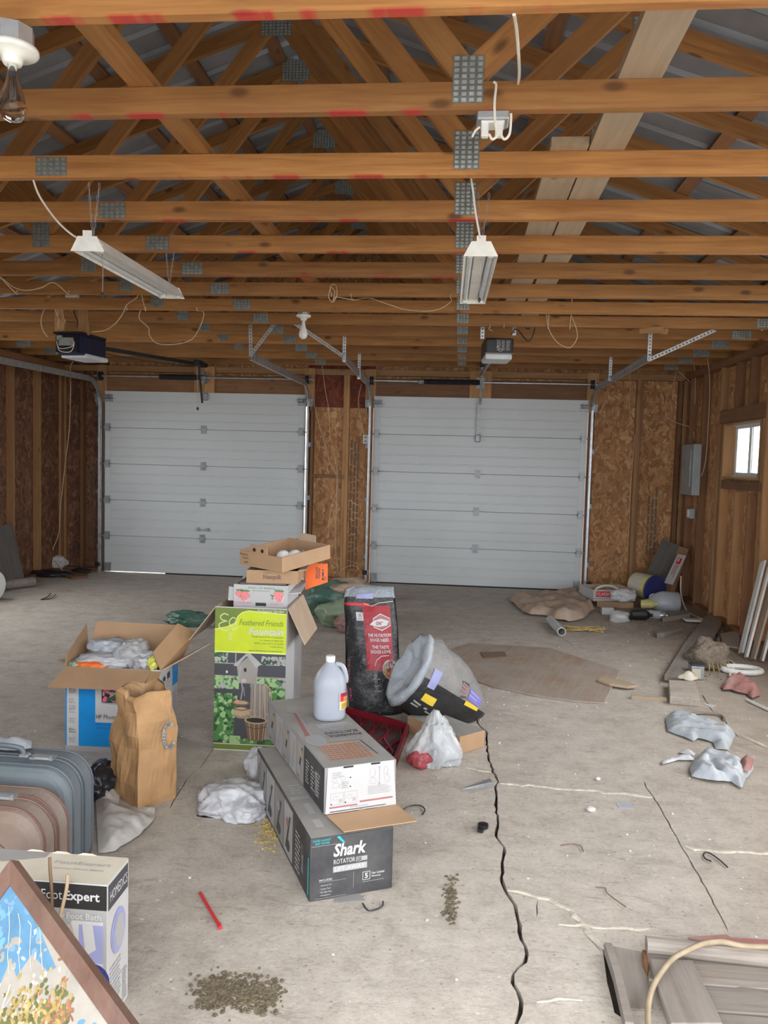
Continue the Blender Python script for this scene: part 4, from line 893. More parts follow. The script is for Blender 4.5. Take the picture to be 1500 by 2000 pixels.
for lab, a_, b_ in (('short pale batten nailed up under trusses near right wall', V(1250, 646, 7.1), V(1296, 620, 7.0)), ('second short batten beside the pale one near the right wall', V(1268, 643, 7.15), V(1306, 621, 7.1))):
    tag(brd('batten', a_, V3((b_.x, b_.y, ZC-.02)), .05, .03, 'stud_pine'), lab, 'batten', 'battens by the right door track')
# ------------------------------------------------------------------ cartons
def flap(name, P, m, parent, th=.005): return mk(name, plate(P, th), m, parent)
def carton(t, w, d, h, m, inner=None, open_=False, wall=.005):
    if not open_: return mk('carton', bevelled(box(0, 0, .001, w, d, h), .004, 2), m, t, local=True)
    o = join(box(0, 0, .001, w, d, .008), box(0, 0, .008, w, wall, h), box(0, d-wall, .008, w, d, h), box(0, wall, .008, wall, d-wall, h), box(w-wall, wall, .008, w, d-wall, h))
    r = mk('carton', o, m, t, local=True)
    if inner: mk('carton_lining', join(box(wall, wall, .008, w-wall, wall+.002, h-.001), box(wall, d-wall-.002, .008, w-wall, d-wall, h-.001), box(wall, wall, .008, wall+.002, d-wall, h-.001), box(w-wall-.002, wall, .008, w-wall, d-wall, h-.001)), inner, t, local=True)
    return r
def faces(w, d, h): return dict(front=((0, 0, 0), (1, 0, 0), (0, 0, 1)), right=((w, 0, 0), (0, 1, 0), (0, 0, 1)), left=((0, d, 0), (0, -1, 0), (0, 0, 1)), top=((0, 0, h), (1, 0, 0), (0, 1, 0)))

# --- lower vacuum box (black, lettered front)
w, d, h = .325, .955, .237
A = R(26); t = thing('vacuum_box', 'long black lettered vacuum carton on the floor, white lettered end toward camera', 'box', (-.494, 2.768, 0), A)
carton(t, w, d, h, 'dusty_black_card'); F = faces(w, d, h)
p = Print(*F['front']); p.rect(.004, .003, w-.004, h-.003, 'dusty_black_card', 1)
p.text('Shark', .088, .158, .128, .05, 'ink_white', 3, .2, .03); p.text('ROTATOR', .09, .130, .083, .018, 'ink_white', 3, 0, .005)
p.ring([(.178, .129), (.198, .129), (.198, .146), (.178, .146)], .0015, 'ink_white', 3, True); p.text('PET', .181, .133, .014, .009, 'ink_white', 3); p.rect(.2, .129, .221, .146, 'ink_lgrey', 2)
p.rect(.088, .099, .221, .122, 'ink_lgrey', 2); p.text('LIFT-AWAY', .094, .103, .118, .015, 'ink_white', 3, 0, .01)
p.text('INCLUDES:', .036, .073, .05, .008, 'ink_white', 3, 0, .01); p.rect(.036, .068, .14, .069, 'ink_lgrey', 2)
for k, s_ in enumerate(('- Upholstery Tool', '- Crevice Tool', '- Pet Multi-Tool', '- Dusting Brush')): p.text(s_, .038, .053-.0125*k, .045-.004*(k % 2), .007, 'ink_white', 3)
p.rect(.02, .008, .14, .009, 'ink_lgrey', 2); p.rect(.168, .03, .169, .09, 'ink_lgrey', 2)
p.ring([(.205, .053), (.233, .053), (.233, .083), (.205, .083)], .0018, 'ink_white', 3, True); p.text('5', .213, .058, .012, .02, 'ink_white', 3, 0, .03); p.text('Year Limited', .238, .07, .052, .009, 'ink_white', 3, 0, .015); p.text('Warranty', .238, .057, .038, .009, 'ink_white', 3, 0, .015); p.rect(.205, .044, .29, .0455, 'ink_lgrey', 2)
p.text('GUARD AGAINST', .008, .225, .07, .0075, 'ink_teal', 3, 0, .02); p.text('BAD ODORS', .018, .214, .055, .0075, 'ink_teal', 3, 0, .02); p.rect(.004, .207, .1, .2085, 'ink_grey', 2); p.poly([(.1, .233), (.125, .208), (.134, .208), (.11, .237)], 'ink_teal', 2)
p.done('front_print', t)
p = Print(*F['left'])                                      # from the far end (x=0) to the near end
x = .012
for k, wd in enumerate((.07, .13, .17, .17, .15)):
    p.rect(x, .015, x+wd-.006, h-.012, 'ink_lgrey' if k % 2 == 0 else 'grey_card', 1)
    p.poly([(x+wd*.2, .04), (x+wd*.35, .04), (x+wd*.75, h-.05), (x+wd*.6, h-.05)], 'ink_slate', 2); p.disc(x+wd*.5, .06, wd*.2, .025, 'ink_slate', 2.2); p.disc(x+wd*.4, .15, wd*.15, .02, 'ink_maroon' if k == 4 else 'ink_grey', 2.1); x += wd
p.lines(.745, .03, .08, .16, 9, 'ink_lgrey', 2, 3); p.text('Shark', .84, .06, .03, .11, 'ink_lgrey', 3); p.rect(.93, .02, .945, .16, 'ink_teal', 2); p.done('side_print', t)
p = Print(*F['top']); p.rect(.004, .004, w-.004, d-.004, 'dusty_top', 1); p.rect(.045, .08, .075, .15, 'ink_lgrey', 2); p.rect(.05, .2, .075, .3, 'ink_lgrey', 2); p.lines(.03, .4, .07, .1, 4, 'ink_lgrey', 2, 1); p.rect(.012, .34, .09, .37, 'ink_grey', 2); p.done('top_print', t)
wt = W[t]
mk('torn_tab', xf(plate([(.09, -.03, .003), (.2, -.055, .003), (.19, .01, .003), (.10, .01, .003)], .002), wt), 'grey_card', t)
# --- upper vacuum box
w2_, d2, h2 = .30, .90, .186
t = thing('vacuum_box', 'long grey dusty vacuum carton stacked crosswise on top, jug standing on it', 'box', wt @ V3((.098, .165, h+.006)), R(27.5))
carton(t, w2_, d2, h2, 'grey_card'); F = faces(w2_, d2, h2); wu = W[t]
p = Print(*F['top'])
p.rect(.004, .004, w2_-.004, d2-.004, 'dusty_top', 1); p.rect(.045, .055, .235, .25, 'ink_tan', 2); 
for k in range(9): p.lines(.05+.02*k, .065, .018, .17, 8, 'ink_maroon', 3, k)
p.ring([(.235, .25), (.25, .075)], .004, 'ink_slate', 3); p.ring([(.10, .255), (.235, .25)], .002, 'ink_slate', 3)
for s_, y in (('POWERFUL', .31), ('SUCTION', .35)): p.text(s_, .27, y+.03, .15, .028, 'ink_slate', 3, 0, .02, math.pi)
p.lines(.115, .39, .16, .03, 2, 'ink_grey', 3, 5); p.rect(.11, .43, .275, .49, 'ink_grey', 2); p.lines(.125, .435, .13, .025, 2, 'ink_lgrey', 3, 6); p.text('PROFESSIONAL', .255, .485, .12, .018, 'ink_white', 3, 0, .02, math.pi)
p.disc(.055, .30, .045, .07, 'ink_grey', 2.2); p.poly([(.03, .36), (.05, .36), (.075, .68), (.065, .68)], 'ink_maroon', 2.3); p.poly([(.05, .36), (.062, .36), (.085, .68), (.075, .68)], 'ink_grey', 2.4); p.disc(.07, .72, .035, .05, 'ink_grey', 2.5); p.lines(.2, .1, .07, .25, 14, 'ink_grey', 2.6, 9); p.done('top_print', t)
p = Print(*F['left']); x = .01
for k, wd in enumerate((.14, .13, .12, .11, .11)):
    p.rect(x, .01, x+wd-.006, h2-.012, 'ink_lgrey' if k % 2 else 'dusty_top', 1); p.poly([(x+wd*.2, .02), (x+wd*.4, .02), (x+wd*.8, h2-.03), (x+wd*.65, h2-.03)], 'ink_grey' if k % 2 else 'ink_slate', 2); p.disc(x+wd*.4, .05, wd*.25, .025, 'ink_grey', 2.1); p.disc(x+wd*.6, .13, wd*.15, .02, 'ink_tan', 2.2); x += wd
p.rect(x, .004, d2-.004, h2-.004, 'dusty_black_card', 1)
for k in range(3): p.lines(x+.03+.075*k, .04, .045, .10, 7, 'ink_lgrey', 2, 20+k)
p.text('POWER', x+.16, .035, .03, .1, 'ink_white', 3); p.done('side_print', t)
fr = mk('front_flap', xf(plate([(.002, -.012, .007), (w2_-.002, -.014, .007), (w2_-.012, -.003, h2), (.012, -.003, h2)], .003, V3((0, -1, 0))), wu), 'white_card', t)
p = Print((.008, -.0125, 0), (1, 0, 0), (0, .045, 1))
p.lines(.02, .145, .05, .025, 3, 'ink_lgrey', 2, 1); p.lines(.06, .1, .03, .03, 4, 'ink_lgrey', 2, 2)
for x, y, a, b in ((.03, .135, .012, .008), (.065, .14, .01, .01), (.035, .115, .014, .012), (.062, .112, .012, .009), (.188, .148, .012, .02), (.19, .115, .014, .013), (.245, .15, .009, .018), (.25, .118, .012, .016)): p.ring([(x+a*math.cos(k), y+b*math.sin(k)) for k in (0, .8, 1.6, 2.4, 3.2, 4.0, 4.8, 5.6)], .0008, 'ink_grey', 2, True)
p.rect(.217, .1, .2185, .165, 'ink_grey', 2); p.disc(.217, .166, .004, .003, 'ink_grey', 2); p.disc(.217, .1, .004, .005, 'ink_grey', 2)
for x in (.015, .072):
    p.ring([(x, .04), (x+.052, .04), (x+.052, .085), (x, .085)], .001, 'ink_grey', 2, True); p.ring([(x+.02+.01*math.cos(k), .065+.009*math.sin(k)) for k in (0, 1, 2, 3, 4, 5)], .0008, 'ink_grey', 2, True); p.rect(x+.033, .046, x+.046, .06, 'ink_lgrey', 2)
for a, b in ((.095, .14), (.095, .105), (.017, .043), (.075, .045)): p.disc(a, b, .003, .0025, 'ink_black', 3)
p.lines(.17, .062, .1, .035, 6, 'ink_lgrey', 2, 8); p.rect(.01, .027, .125, .033, 'ink_maroon', 2); p.rect(.135, .036, .275, .043, 'ink_maroon', 2); p.rect(.012, .012, .278, .0155, 'ink_slate', 2); p.lines(.095, .021, .09, .008, 1, 'ink_grey', 3, 12)
p.disc(.142, .002, .012, .010, 'kraft', 3); p.done('flap_print', fr, world=wu)
mk('slot', xf(join(box(.075, -.006, h2-.007, .115, -.003, h2-.001), box(.19, -.006, h2-.007, .228, -.003, h2-.001)), wu), 'ink_black', t)
mk('kraft_flap', xf(plate([(.005, -.018, .001), (.30, -.018, .001), (.318, -.17, -.0), (.025, -.165, .0)][::-1], .004), wu @ T(0, 0, .006)), 'kraft', t)
# --- jug
jb = G(643, 1401, wu.translation.z+h2+.003)
t = thing('water_jug', 'clear gallon jug with white cap standing on the stacked grey carton', 'jug', (jb.x, jb.y, jb.z), R(12))
def sq(r, z, k=.35, n=28):
    o = []
    for i in range(n):
        a = 2*math.pi*i/n; c, s_ = math.cos(a), math.sin(a); e = 1/max(abs(c), abs(s_)); q = r*((1-k)+k*min(e, 1.22)); o.append((q*c, q*s_, z))
    return o
body = loft([sq(.060, .001), sq(.070, .006), sq(.074, .02), sq(.074, .09), sq(.072, .11), sq(.0745, .14), sq(.0745, .165), sq(.071, .182, .3), sq(.058, .212, .2), sq(.040, .236, .1), sq(.024, .255, 0), sq(.019, .262, 0), sq(.019, .272, 0)])
tp = NT('jug_plastic', .25); tp.b.inputs['Base Color'].default_value = (.60, .65, .73, 1); tp.b.inputs['Transmission Weight'].default_value = .45; tp.b.inputs['IOR'].default_value = 1.25; tp.b.inputs['Subsurface Weight'].default_value = .2
mk('jug_body', body, 'jug_plastic', t, local=True, smooth=True)
mk('handle', sweep(smooth_path([(.024, 0, .250), (.050, 0, .245), (.066, -.0, .22), (.074, 0, .185), (.072, 0, .165)], 6), circ(.011, 10), (0, 1, 0)), 'jug_plastic', t, local=True, smooth=True)
mk('screw_cap', lathe([(.020, .262), (.0215, .266), (.0215, .286), (.019, .289), (.0, .289)], 24), 'white_plastic', t, local=True)
mp_ = lambda x, y, l: V3(((.0762+.0006*l)*math.cos(x)*(1+.08*abs(math.sin(2*x))), (.0762+.0006*l)*math.sin(x)*(1+.08*abs(math.sin(2*x))), y))
p = Print(mp=mp_)
p.rect(-1.05, .055, .1, .135, 'ink_white', 1, 8, 1); p.rect(-1.0, .093, .08, .133, 'ink_red', 2, 8, 1); p.rect(-.95, .058, .02, .09, 'ink_yellow', 2, 8, 1); p.lines(-.9, .06, .7, .026, 4, 'ink_brown', 3, 1); p.text('SPLASH', -.95, .116, .9, .014, 'ink_navy', 4, .1, .03); p.text('ZERO', -.8, .098, .7, .014, 'ink_yellow', 4, 0, .02); p.done('label', t)

# --- fountain box
w, d, h = .395, .50, .80
t = thing('fountain_box', 'tall white carton with lime green panel and garden fountain picture, flaps open', 'box', (-1.303, 4.19, 0), R(1.5)); carton(t, w, d, h, 'white_card', 'kraft_dusty', True); wb_ = W[t]; F = faces(w, d, h)
p = Print(*F['front'])
p.rect(0, .0, w, .006, 'ink_white', 1); p.rect(.0, .006, w, .034, 'ink_olive', 1); p.rect(0, .034, w, .040, 'ink_cream', 1.5)
p.rect(0, .555, w, h-.005, 'ink_lime', 1); p.rect(0, .548, w, .555, 'ink_lime2', 2)
p.poly([(0, h-.005), (0, .675), (.068, .69), (.11, .711), (.126, .75), (.15, .772), (.185, .782), (.25, .778), (w, .77), (w, h-.005)][::-1], 'ink_olive', 2)
p.ring([(0, .675), (.068, .69), (.11, .711), (.126, .75), (.15, .772), (.185, .782), (.25, .778), (w, .77)], .004, 'ink_lime2', 2.5)
E_ = [(.072, .755), (.05, .762), (.03, .745), (.04, .727), (.066, .722), (.045, .716), (.022, .70), (.035, .675), (.07, .67), (.09, .68)]
p.ring(smooth_path([(x, y, 0) for x, y in E_], 4) and [tuple(q.to_2d()) for q in smooth_path([(x, y, 0) for x, y in E_], 4)], .0065, 'ink_lime2', 3)
g_ = [(.118, .735), (.098, .742), (.08, .72), (.088, .695), (.112, .70), (.12, .735), (.104, .69), (.083, .655), (.076, .625), (.084, .615), (.092, .64), (.086, .665), (.105, .675), (.125, .69)]
p.ring([tuple(q.to_2d()) for q in smooth_path([(x, y, 0) for x, y in g_], 4)], .0055, 'ink_lime2', 3.2)
p.text('Enchanted Garden', .235, .778, .145, .013, 'ink_white', 4, .15, .01); p.text('Large', .335, .742, .04, .010, 'ink_cream', 4, .3)
p.text('Feathered Friends', .135, .702, .245, .032, 'ink_olive', 4, .3); p.text('Fountain', .186, .652, .193, .038, 'ink_white', 4, .3, .02)
for s_, y, wd in (('Durable Stone & Fiber Construction', .637, .175), ('For Outdoor or Indoor Use', .619, .13), ('20"W x 28 1/2"H x 15 1/4"D', .601, .16), ('Weight 44 lbs.', .583, .075)): p.text(s_, .38-wd, y, wd, .010, 'ink_olive', 4)
p.lines(.19, .562, .19, .008, 1, 'ink_olive', 4, 2)
# the picture: fence, plants, birdhouse, stump, barrels
p.rect(0, .040, w, .548, 'ink_slate', 1.2); p.rect(0, .485, w, .49, 'ink_grey', 1.6); p.rect(.0, .42, w, .484, 'ink_slate', 1.5); p.rect(.0, .405, w, .42, 'ink_barn', 1.5); p.rect(.115, .49, .121, .545, 'ink_grey', 1.6)
p.blots(.0, .49, .075, .547, 45, .012, ['ink_lgreen', 'ink_lgrey', 'ink_dkgreen'], 2, 1); p.blots(.26, .485, w, .535, 60, .010, ['ink_lgrey', 'ink_grey', 'ink_dkgreen'], 2, 2)
p.blots(0, .345, .15, .42, 90, .013, ['ink_lgreen', 'ink_green', 'ink_lgreen', 'ink_lgrey'], 2, 3); p.blots(.2, .36, w, .415, 80, .013, ['ink_lgreen', 'ink_green', 'ink_lgrey'], 2, 4); p.rect(0, .29, w, .345, 'ink_slate', 1.6)
p.blots(.30, .25, w, .39, 70, .02, ['ink_green', 'ink_dkgreen', 'ink_lgreen'], 2, 5); p.blots(.0, .05, .13, .32, 240, .018, ['ink_green', 'ink_green', 'ink_lgreen', 'ink_dkgreen'], 2, 6); p.blots(.05, .042, w, .09, 120, .016, ['ink_dkgreen', 'ink_green', 'ink_lgreen'], 2, 7)
p.poly([(.205, .385), (.305, .375), (.325, .07), (.20, .07)], 'ink_barn', 3)
for k in range(11): p.ring([(.21+.009*k, .38), (.206+.0105*k, .08)], .0028, ['ink_brown', 'ink_slate', 'ink_tan'][k % 3], 3.2+.01*k)
p.ring([(.275, .37), (.28, .25), (.29, .215), (.315, .21), (.325, .25), (.315, .35), (.29, .375)], .006, 'ink_tan', 3.6)
p.poly([(.138, .38), (.235, .38), (.243, .47), (.183, .525), (.125, .475)], 'ink_barn', 3.8); p.poly([(.105, .478), (.17, .54), (.186, .54), (.125, .472)], 'ink_lgrey', 4); p.poly([(.17, .545), (.20, .547), (.262, .49), (.232, .468)], 'ink_lgrey', 4.1); p.disc(.172, .455, .008, .012, 'ink_black', 4.2); p.poly([(.132, .38), (.142, .475), (.15, .475), (.142, .38)], 'ink_grey', 4.2)
p.rect(.138, .30, .19, .38, 'ink_slate', 3.9); p.ring([(.155, .38), (.158, .34), (.15, .29)], .005, 'ink_lgrey', 4.3); p.ring([(.165, .36), (.17, .31)], .003, 'ink_lgrey', 4.3); p.disc(.165, .395, .015, .012, 'ink_skin', 4.2)
p.disc(.15, .27, .05, .016, 'ink_brown', 4); p.disc(.15, .272, .04, .010, 'ink_tan', 4.1); p.disc(.155, .215, .048, .032, 'ink_tan', 4.3); p.ring([(.108, .235), (.155, .228), (.2, .238)], .006, 'ink_brown', 4.5); p.ring([(.11, .2), (.155, .19), (.2, .205)], .004, 'ink_brown', 4.5); p.disc(.13, .28, .012, .007, 'ink_pink', 4.6)
p.poly([(.11, .07), (.2, .07), (.19, .19), (.115, .19)], 'ink_slate', 3.9); p.ring([(.195, .23), (.225, .23), (.235, .205), (.21, .19), (.19, .21), (.2, .235), (.24, .225)], .005, 'ink_tan', 4.8)
p.poly([(.175, .175), (.295, .175), (.28, .065), (.195, .06)], 'ink_brown', 5)
for k in range(8): p.ring([(.182+.0145*k, .17), (.199+.0105*k, .066)], .004, 'ink_tan' if k % 2 else 'ink_brown', 5.1+.01*k)
p.disc(.235, .176, .064, .02, 'ink_tan', 5.3); p.disc(.235, .177, .054, .014, 'ink_black', 5.4); p.ring([(.18, .14), (.235, .128), (.292, .142)], .004, 'ink_slate', 5.5); p.blots(.09, .042, .15, .085, 26, .015, ['ink_lgreen'], 5.2, 9); p.disc(.07, .44, .006, .008, 'ink_white', 4)
p.done('front_print', t)
flap('left_flap', [wb_ @ V3(q) for q in ((-.002, .01, h-.002), (-.002, d-.01, h-.002), (-.155, d-.03, h-.20), (-.155, .03, h-.20))], 'kraft_dusty', t)
flap('right_flap', [wb_ @ V3(q) for q in ((w+.006, .02, h), (w+.10, .03, h-.20), (w+.10, d-.03, h-.20), (w+.006, d-.01, h))], 'kraft_dusty', t)
flap('rear_flap', [wb_ @ V3(q) for q in ((.01, d-.001, h), (w-.01, d-.001, h), (w-.02, d+.03, h+.09), (.02, d+.03, h+.09))], 'white_card', t)
mk('side_strip', xf(bevelled(box(w, .26, .02, w+.002, .5, h-.02), .0005, 1), wb_), 'grey_card', t)  # grey strip over the rear half of the right face
# --- strawberry box set into it
b0 = wb_ @ V3((.075, .10, .665)); w, d, h = .305, .33, .245
t = thing('strawberry_box', 'white fruit carton with red strawberries printed, sunk in the tall carton', 'box', b0, R(1)); carton(t, w, d, h, 'white_card', 'kraft_dusty', True)
p = Print((0, 0, 0), (1, 0, 0), (0, 0, 1))
def berry(cx, cy, a, b, rot, sd):
    p.disc(cx, cy, a*1.1, b*1.1, 'ink_white', 1.5+sd*.1, 18, rot); q = [(-1, .35), (-.75, .85), (0, 1), (.75, .85), (1, .35), (.7, -.4), (.25, -.95), (-.25, -.95), (-.7, -.4)]
    p.poly([(cx+a*x*math.cos(rot)-b*y*math.sin(rot), cy+a*x*math.sin(rot)+b*y*math.cos(rot)) for x, y in q], 'ink_pink', 2+sd*.1); rd = random.Random(sd)
    p.ring([(cx+a*x*math.cos(rot)-b*y*math.sin(rot), cy+a*x*math.sin(rot)+b*y*math.cos(rot)) for x, y in q], .0015, 'ink_red', 2.6+sd*.1, True)
    for k in range(12): u, v = rd.uniform(-.6, .6), rd.uniform(-.6, .7); p.disc(cx+a*u, cy+b*v, .0012, .002, 'ink_red', 2.8+sd*.1, 6)
    for k in range(4): x = cx+a*(-.7+.45*k); p.poly([(x, cy+b*.9), (x-.008, cy+b*1.5), (x+.006, cy+b*1.15)], 'ink_green', 3+sd*.1); p.poly([(x, cy+b*.9), (x+.012, cy+b*1.3), (x+.01, cy+b*.95)], 'ink_green', 3.1+sd*.1)
berry(.033, .19, .022, .02, .3, 1); berry(.062, .18, .028, .027, -.5, 2); berry(.255, .183, .028, .03, .1, 3); p.poly([(.205, .195), (.222, .175), (.228, .19)], 'ink_green', 2); p.poly([(.207, .175), (.226, .165), (.226, .175)], 'ink_green', 2)
p.text('8 FULL 1 QT. BASKETS', .082, .222, .148, .011, 'ink_green', 3, .1); p.text('Grown & Packed by:', .105, .208, .1, .008, 'ink_green', 3, .4); p.text('FLAVOR BEST', .006, .137, .105, .011, 'ink_rose', 3); p.text('QUALITY', .206, .136, .075, .011, 'ink_rose', 3); p.rect(.125, .128, .185, .146, 'ink_black', 3)
p.done('front_print', t); ws = W[t]
mk('lid_flap', xf(plate([(.02, .05, h), (w-.02, .05, h), (w-.02, d-.02, h+.0), (.02, d-.02, h+.0)], .004), ws), 'grey_card', t)
flap('corner_flap', [ws @ V3(q) for q in ((w, .02, .20), (w+.06, .08, .20), (w+.055, .3, .225), (w, .31, .22))], 'white_card', t)
flap('end_flap', [ws @ V3(q) for q in ((-.035, .012, .15), (0, .012, .15), (0, .012, .225), (-.03, .012, .23))], 'white_card', t)
# --- cocoa tray carton
b1 = ws @ V3((.062, .035, h+.003)); w, d, h = .29, .27, .075
t = thing('snack_carton', 'shallow orange-brown carton with dark lettering between fruit box and tray', 'box', b1, R(4)); carton(t, w, d, h, 'kraft', 'kraft_dark', True)
p = Print((0, 0, 0), (1, 0, 0), (0, 0, 1)); p.text('Nesquik', .093, .018, .105, .034, 'ink_brown', 3, .1, .03); p.text('Nestle', .098, .058, .04, .007, 'ink_brown', 3); p.done('front_print', t); wn = W[t]
flap('side_flap', [wn @ V3(q) for q in ((w+.001, .0, h), (w+.001, d, h), (w+.035, d-.02, h+.0), (w+.04, .05, h+.0))], 'kraft_dusty', t)
mk('paper_lining', xf(box(.01, .01, h*.5, w-.01, d-.01, h*.62), wn), 'grey_card', t)
# --- brown tray on top, two white bulbs in it
zt2 = wn.translation.z+h+.004; a_ = G(551, 1119, zt2)
t = thing('fruit_tray', 'open brown cardboard tray with handle holes, topmost of the stack', 'box', a_, R(0)); 
w, d, h = .32, .42, .085
xa = (a_-V(466, 1102, a_.y+.16)).normalized(); ya = V(627, 1088, a_.y+.40)-a_; za = xa.cross(ya).normalized(); ya = za.cross(xa)
W[t] = Mx((xa, ya, za)).transposed().to_4x4(); W[t].translation = a_; W[t] = W[t] @ T(-w, 0, 0); t.matrix_basis = W[t]
mk('tray', join(box(0, 0, .001, w, d, .006), box(0, 0, .006, w, .005, h), box(0, d-.005, .006, w, d, h), box(0, .005, .006, .005, d-.005, h), box(w-.005, .005, .006, w, d-.005, h)), 'kraft', t, local=True)
def handlef(y, x0):
    v = [(x0, y, h-.005), (x0+.135, y, h-.005), (x0+.13, y, h+.042), (x0+.008, y, h+.045)]; return plate(v, .004, V3((0, -1, 0)))
mk('handle_flap', handlef(-.001, .08), 'kraft', t, local=True); mk('handle_flap', handlef(d-.004, .08), 'kraft_dusty', t, local=True)
p = Print((0, 0, 0), (1, 0, 0), (0, 0, 1)); p.disc(.12, h+.018, .011, .011, 'ink_black', 9); p.disc(.18, h+.018, .011, .011, 'ink_black', 9); p.ring([(.085, .08), (.085, .03), (.20, .03), (.20, .08)], .0016, 'kraft_dusty', 2); p.ring([(.142, .03), (.142, .075)], .0016, 'kraft_dusty', 2)
for s_, x, y, wd in (('Emma', .005, .06, .06), ('Taylor', .02, .038, .055), ('#9', .035, .014, .03)): p.text(s_, x, y, wd, .014, 'ink_slate', 3, .2)
p.disc(.17, h+.018, .001, .001, 'ink_black', 9); p.done('front_print', t); wtray = W[t]
for k, (x, y) in enumerate(((.20, .14), (.245, .19))):
    q = thing('light_bulb', ['round white light bulb nearest in the brown tray', 'round white light bulb farther back in the brown tray'][k], 'bulb', wtray @ V3((x, y, .045)), .6, 'bulbs in the tray'); mk('globe', xf(lathe([(.004, -.038), (.022, -.032), (.037, -.012), (.040, .006), (.033, .026), (.018, .04), (.004, .046)], 18), Mx.Rotation(R(65), 4, 'Y')), 'white_plastic', q, local=True, smooth=True); mk('screw_base', xf(lathe([(.013, .04), (.013, .062), (.006, .068)], 10), Mx.Rotation(R(65), 4, 'Y')), 'galvanized', q, local=True)
# --- orange card
q = [V(607, 1100, 4.62), V(640, 1101, 4.62), V(640, 1137, 4.62), V(606, 1136, 4.62)]
t = thing('orange_card', 'bright orange card with black lettering sticking out beside the snack carton', 'card', (q[3]+q[2])/2)
mk('card', plate([q[3]+V3((-.03, 0, -.05)), q[2]+V3((-.0, 0, -.0)), q[1], q[0]+V3((-.03, 0, 0))], .003), 'ink_orange', t)
p = Print(q[2]+V3((-.012, -.001, .01)), (0, 0, 1), (-1, 0, 0)); p.lines(.0, .012, .085, .02, 1, 'ink_slate', 2, 4); p.lines(.01, .035, .07, .03, 3, 'ink_slate', 2, 2); p.ring([(.012+.009*math.cos(a), .006+.009*math.sin(a)) for a in (0, .8, 1.6, 2.4, 3.2, 4, 4.8, 5.6)], .003, 'ink_slate', 3, True)
p.done('card_print', t, local=False)
# ------------------------------------------------------------------ plastic film, cloth
def film(name, c, rough=.35, alpha=1.0, trans=0.0, bump=.25, dust=None):
    t = NT(name, rough); v = t.coord(); n1 = t.noise(v, 14, 6, .65, .8)
    o = t.ramp(n1, [(.3, tuple(x*.88 for x in c)), (.7, tuple(min(1, x*1.06) for x in c))])
    if dust: o = t.mix(t.ramp(t.noise(v, 5, 6, .7), [(.42, 0.0), (.65, .6)]), o, dust)
    t.col(o); t.bump(t.noise(v, 32, 5, .6, 1.2), bump, .012)
    if alpha < 1: t.b.inputs['Alpha'].default_value = alpha
    if trans: t.b.inputs['Transmission Weight'].default_value = trans; t.b.inputs['IOR'].default_value = 1.1
film('film_white', (.50, .50, .52), .4); film('film_grey', (.42, .45, .48), .4); film('film_clear', (.72, .74, .74), .16, .5); film('film_dusty', (.55, .53, .50), .6, dust=(.46, .43, .38))
film('film_blue', (.38, .42, .45), .5, dust=(.46, .46, .45)); film('film_orange', (.85, .18, .03), .4); film('film_yellow', (.66, .66, .13), .4); film('film_black', (.02, .02, .024), .3, bump=.4); film('film_green', (.05, .15, .11), .35, dust=(.20, .26, .20)); film('film_ltgreen', (.28, .36, .24), .45)
film('bag_black', (.02, .02, .022), .3, bump=.5, dust=(.045, .045, .045)); film('bag_silver', (.34, .38, .42), .4, bump=.6, dust=(.42, .44, .46)); film('bag_dusty', (.20, .195, .185), .5, bump=.6, dust=(.30, .29, .275)); film('rag_red', (.36, .16, .14), .9, dust=(.40, .34, .30)); film('brown_paper', (.47, .33, .23), .85, dust=(.50, .44, .37)); film('film_red', (.42, .06, .07), .3, .75)
M('paint_haze', (.30, .275, .235), .5, 0, .15, 14); M('paint_blue2', (.16, .27, .38), .5, 0, .2, 14); M('paint_gold', (.32, .22, .07), .5, 0, .3, 30); M('paint_leaf', (.10, .11, .035), .5, 0, .3, 30); M('paint_rust', (.24, .11, .055), .5, 0, .3, 30); M('paint_blue', (.09, .21, .33), .5, 0, .2, 14)
M('leather_brown', (.15, .05, .03), .5, 0, .25, 6, .15, 80, dust=(.24, .19, .155), dustamt=.6); M('leather_blue', (.06, .085, .105), .5, 0, .25, 6, .15, 80, dust=(.17, .18, .185), dustamt=.7)
M('suit_brown_dust', (.24, .20, .168), .8, 0, .12, 8, .2, 60, dust=(.18, .075, .045), dustamt=.6); M('suit_blue_dust', (.135, .152, .16), .7, 0, .12, 8, .2, 60, dust=(.09, .125, .15), dustamt=.6)
M('frame_wood', (.125, .062, .042), .55, 0, .2, 12, .2, 50, dust=(.22, .155, .125), dustamt=.5); M('tray_red', (.20, .012, .02), .3, 0, .2, 8); M('tray_dark', (.06, .012, .018), .45, 0, .3, 8, dust=(.16, .12, .11), dustamt=.5)
M('tan_hose', (.36, .285, .19), .5, 0, .15, 20); M('rope_yellow', (.45, .33, .12), .8, 0, .3, 40); M('dirt', (.20, .16, .12), .95, 0, .35, 30, .6, 60); M('moss', (.15, .12, .075), .95, 0, .4, 40, .6, 80); M('white_trim', (.66, .66, .63), .5, 0, .1, 6, dust=(.5, .47, .43), dustamt=.4); M('bucket_yellow', (.62, .56, .14), .4, 0, .2, 8, dust=(.55, .52, .42), dustamt=.5); M('lid_blue', (.03, .04, .16), .4); M('pvc_grey', (.50, .50, .48), .5)

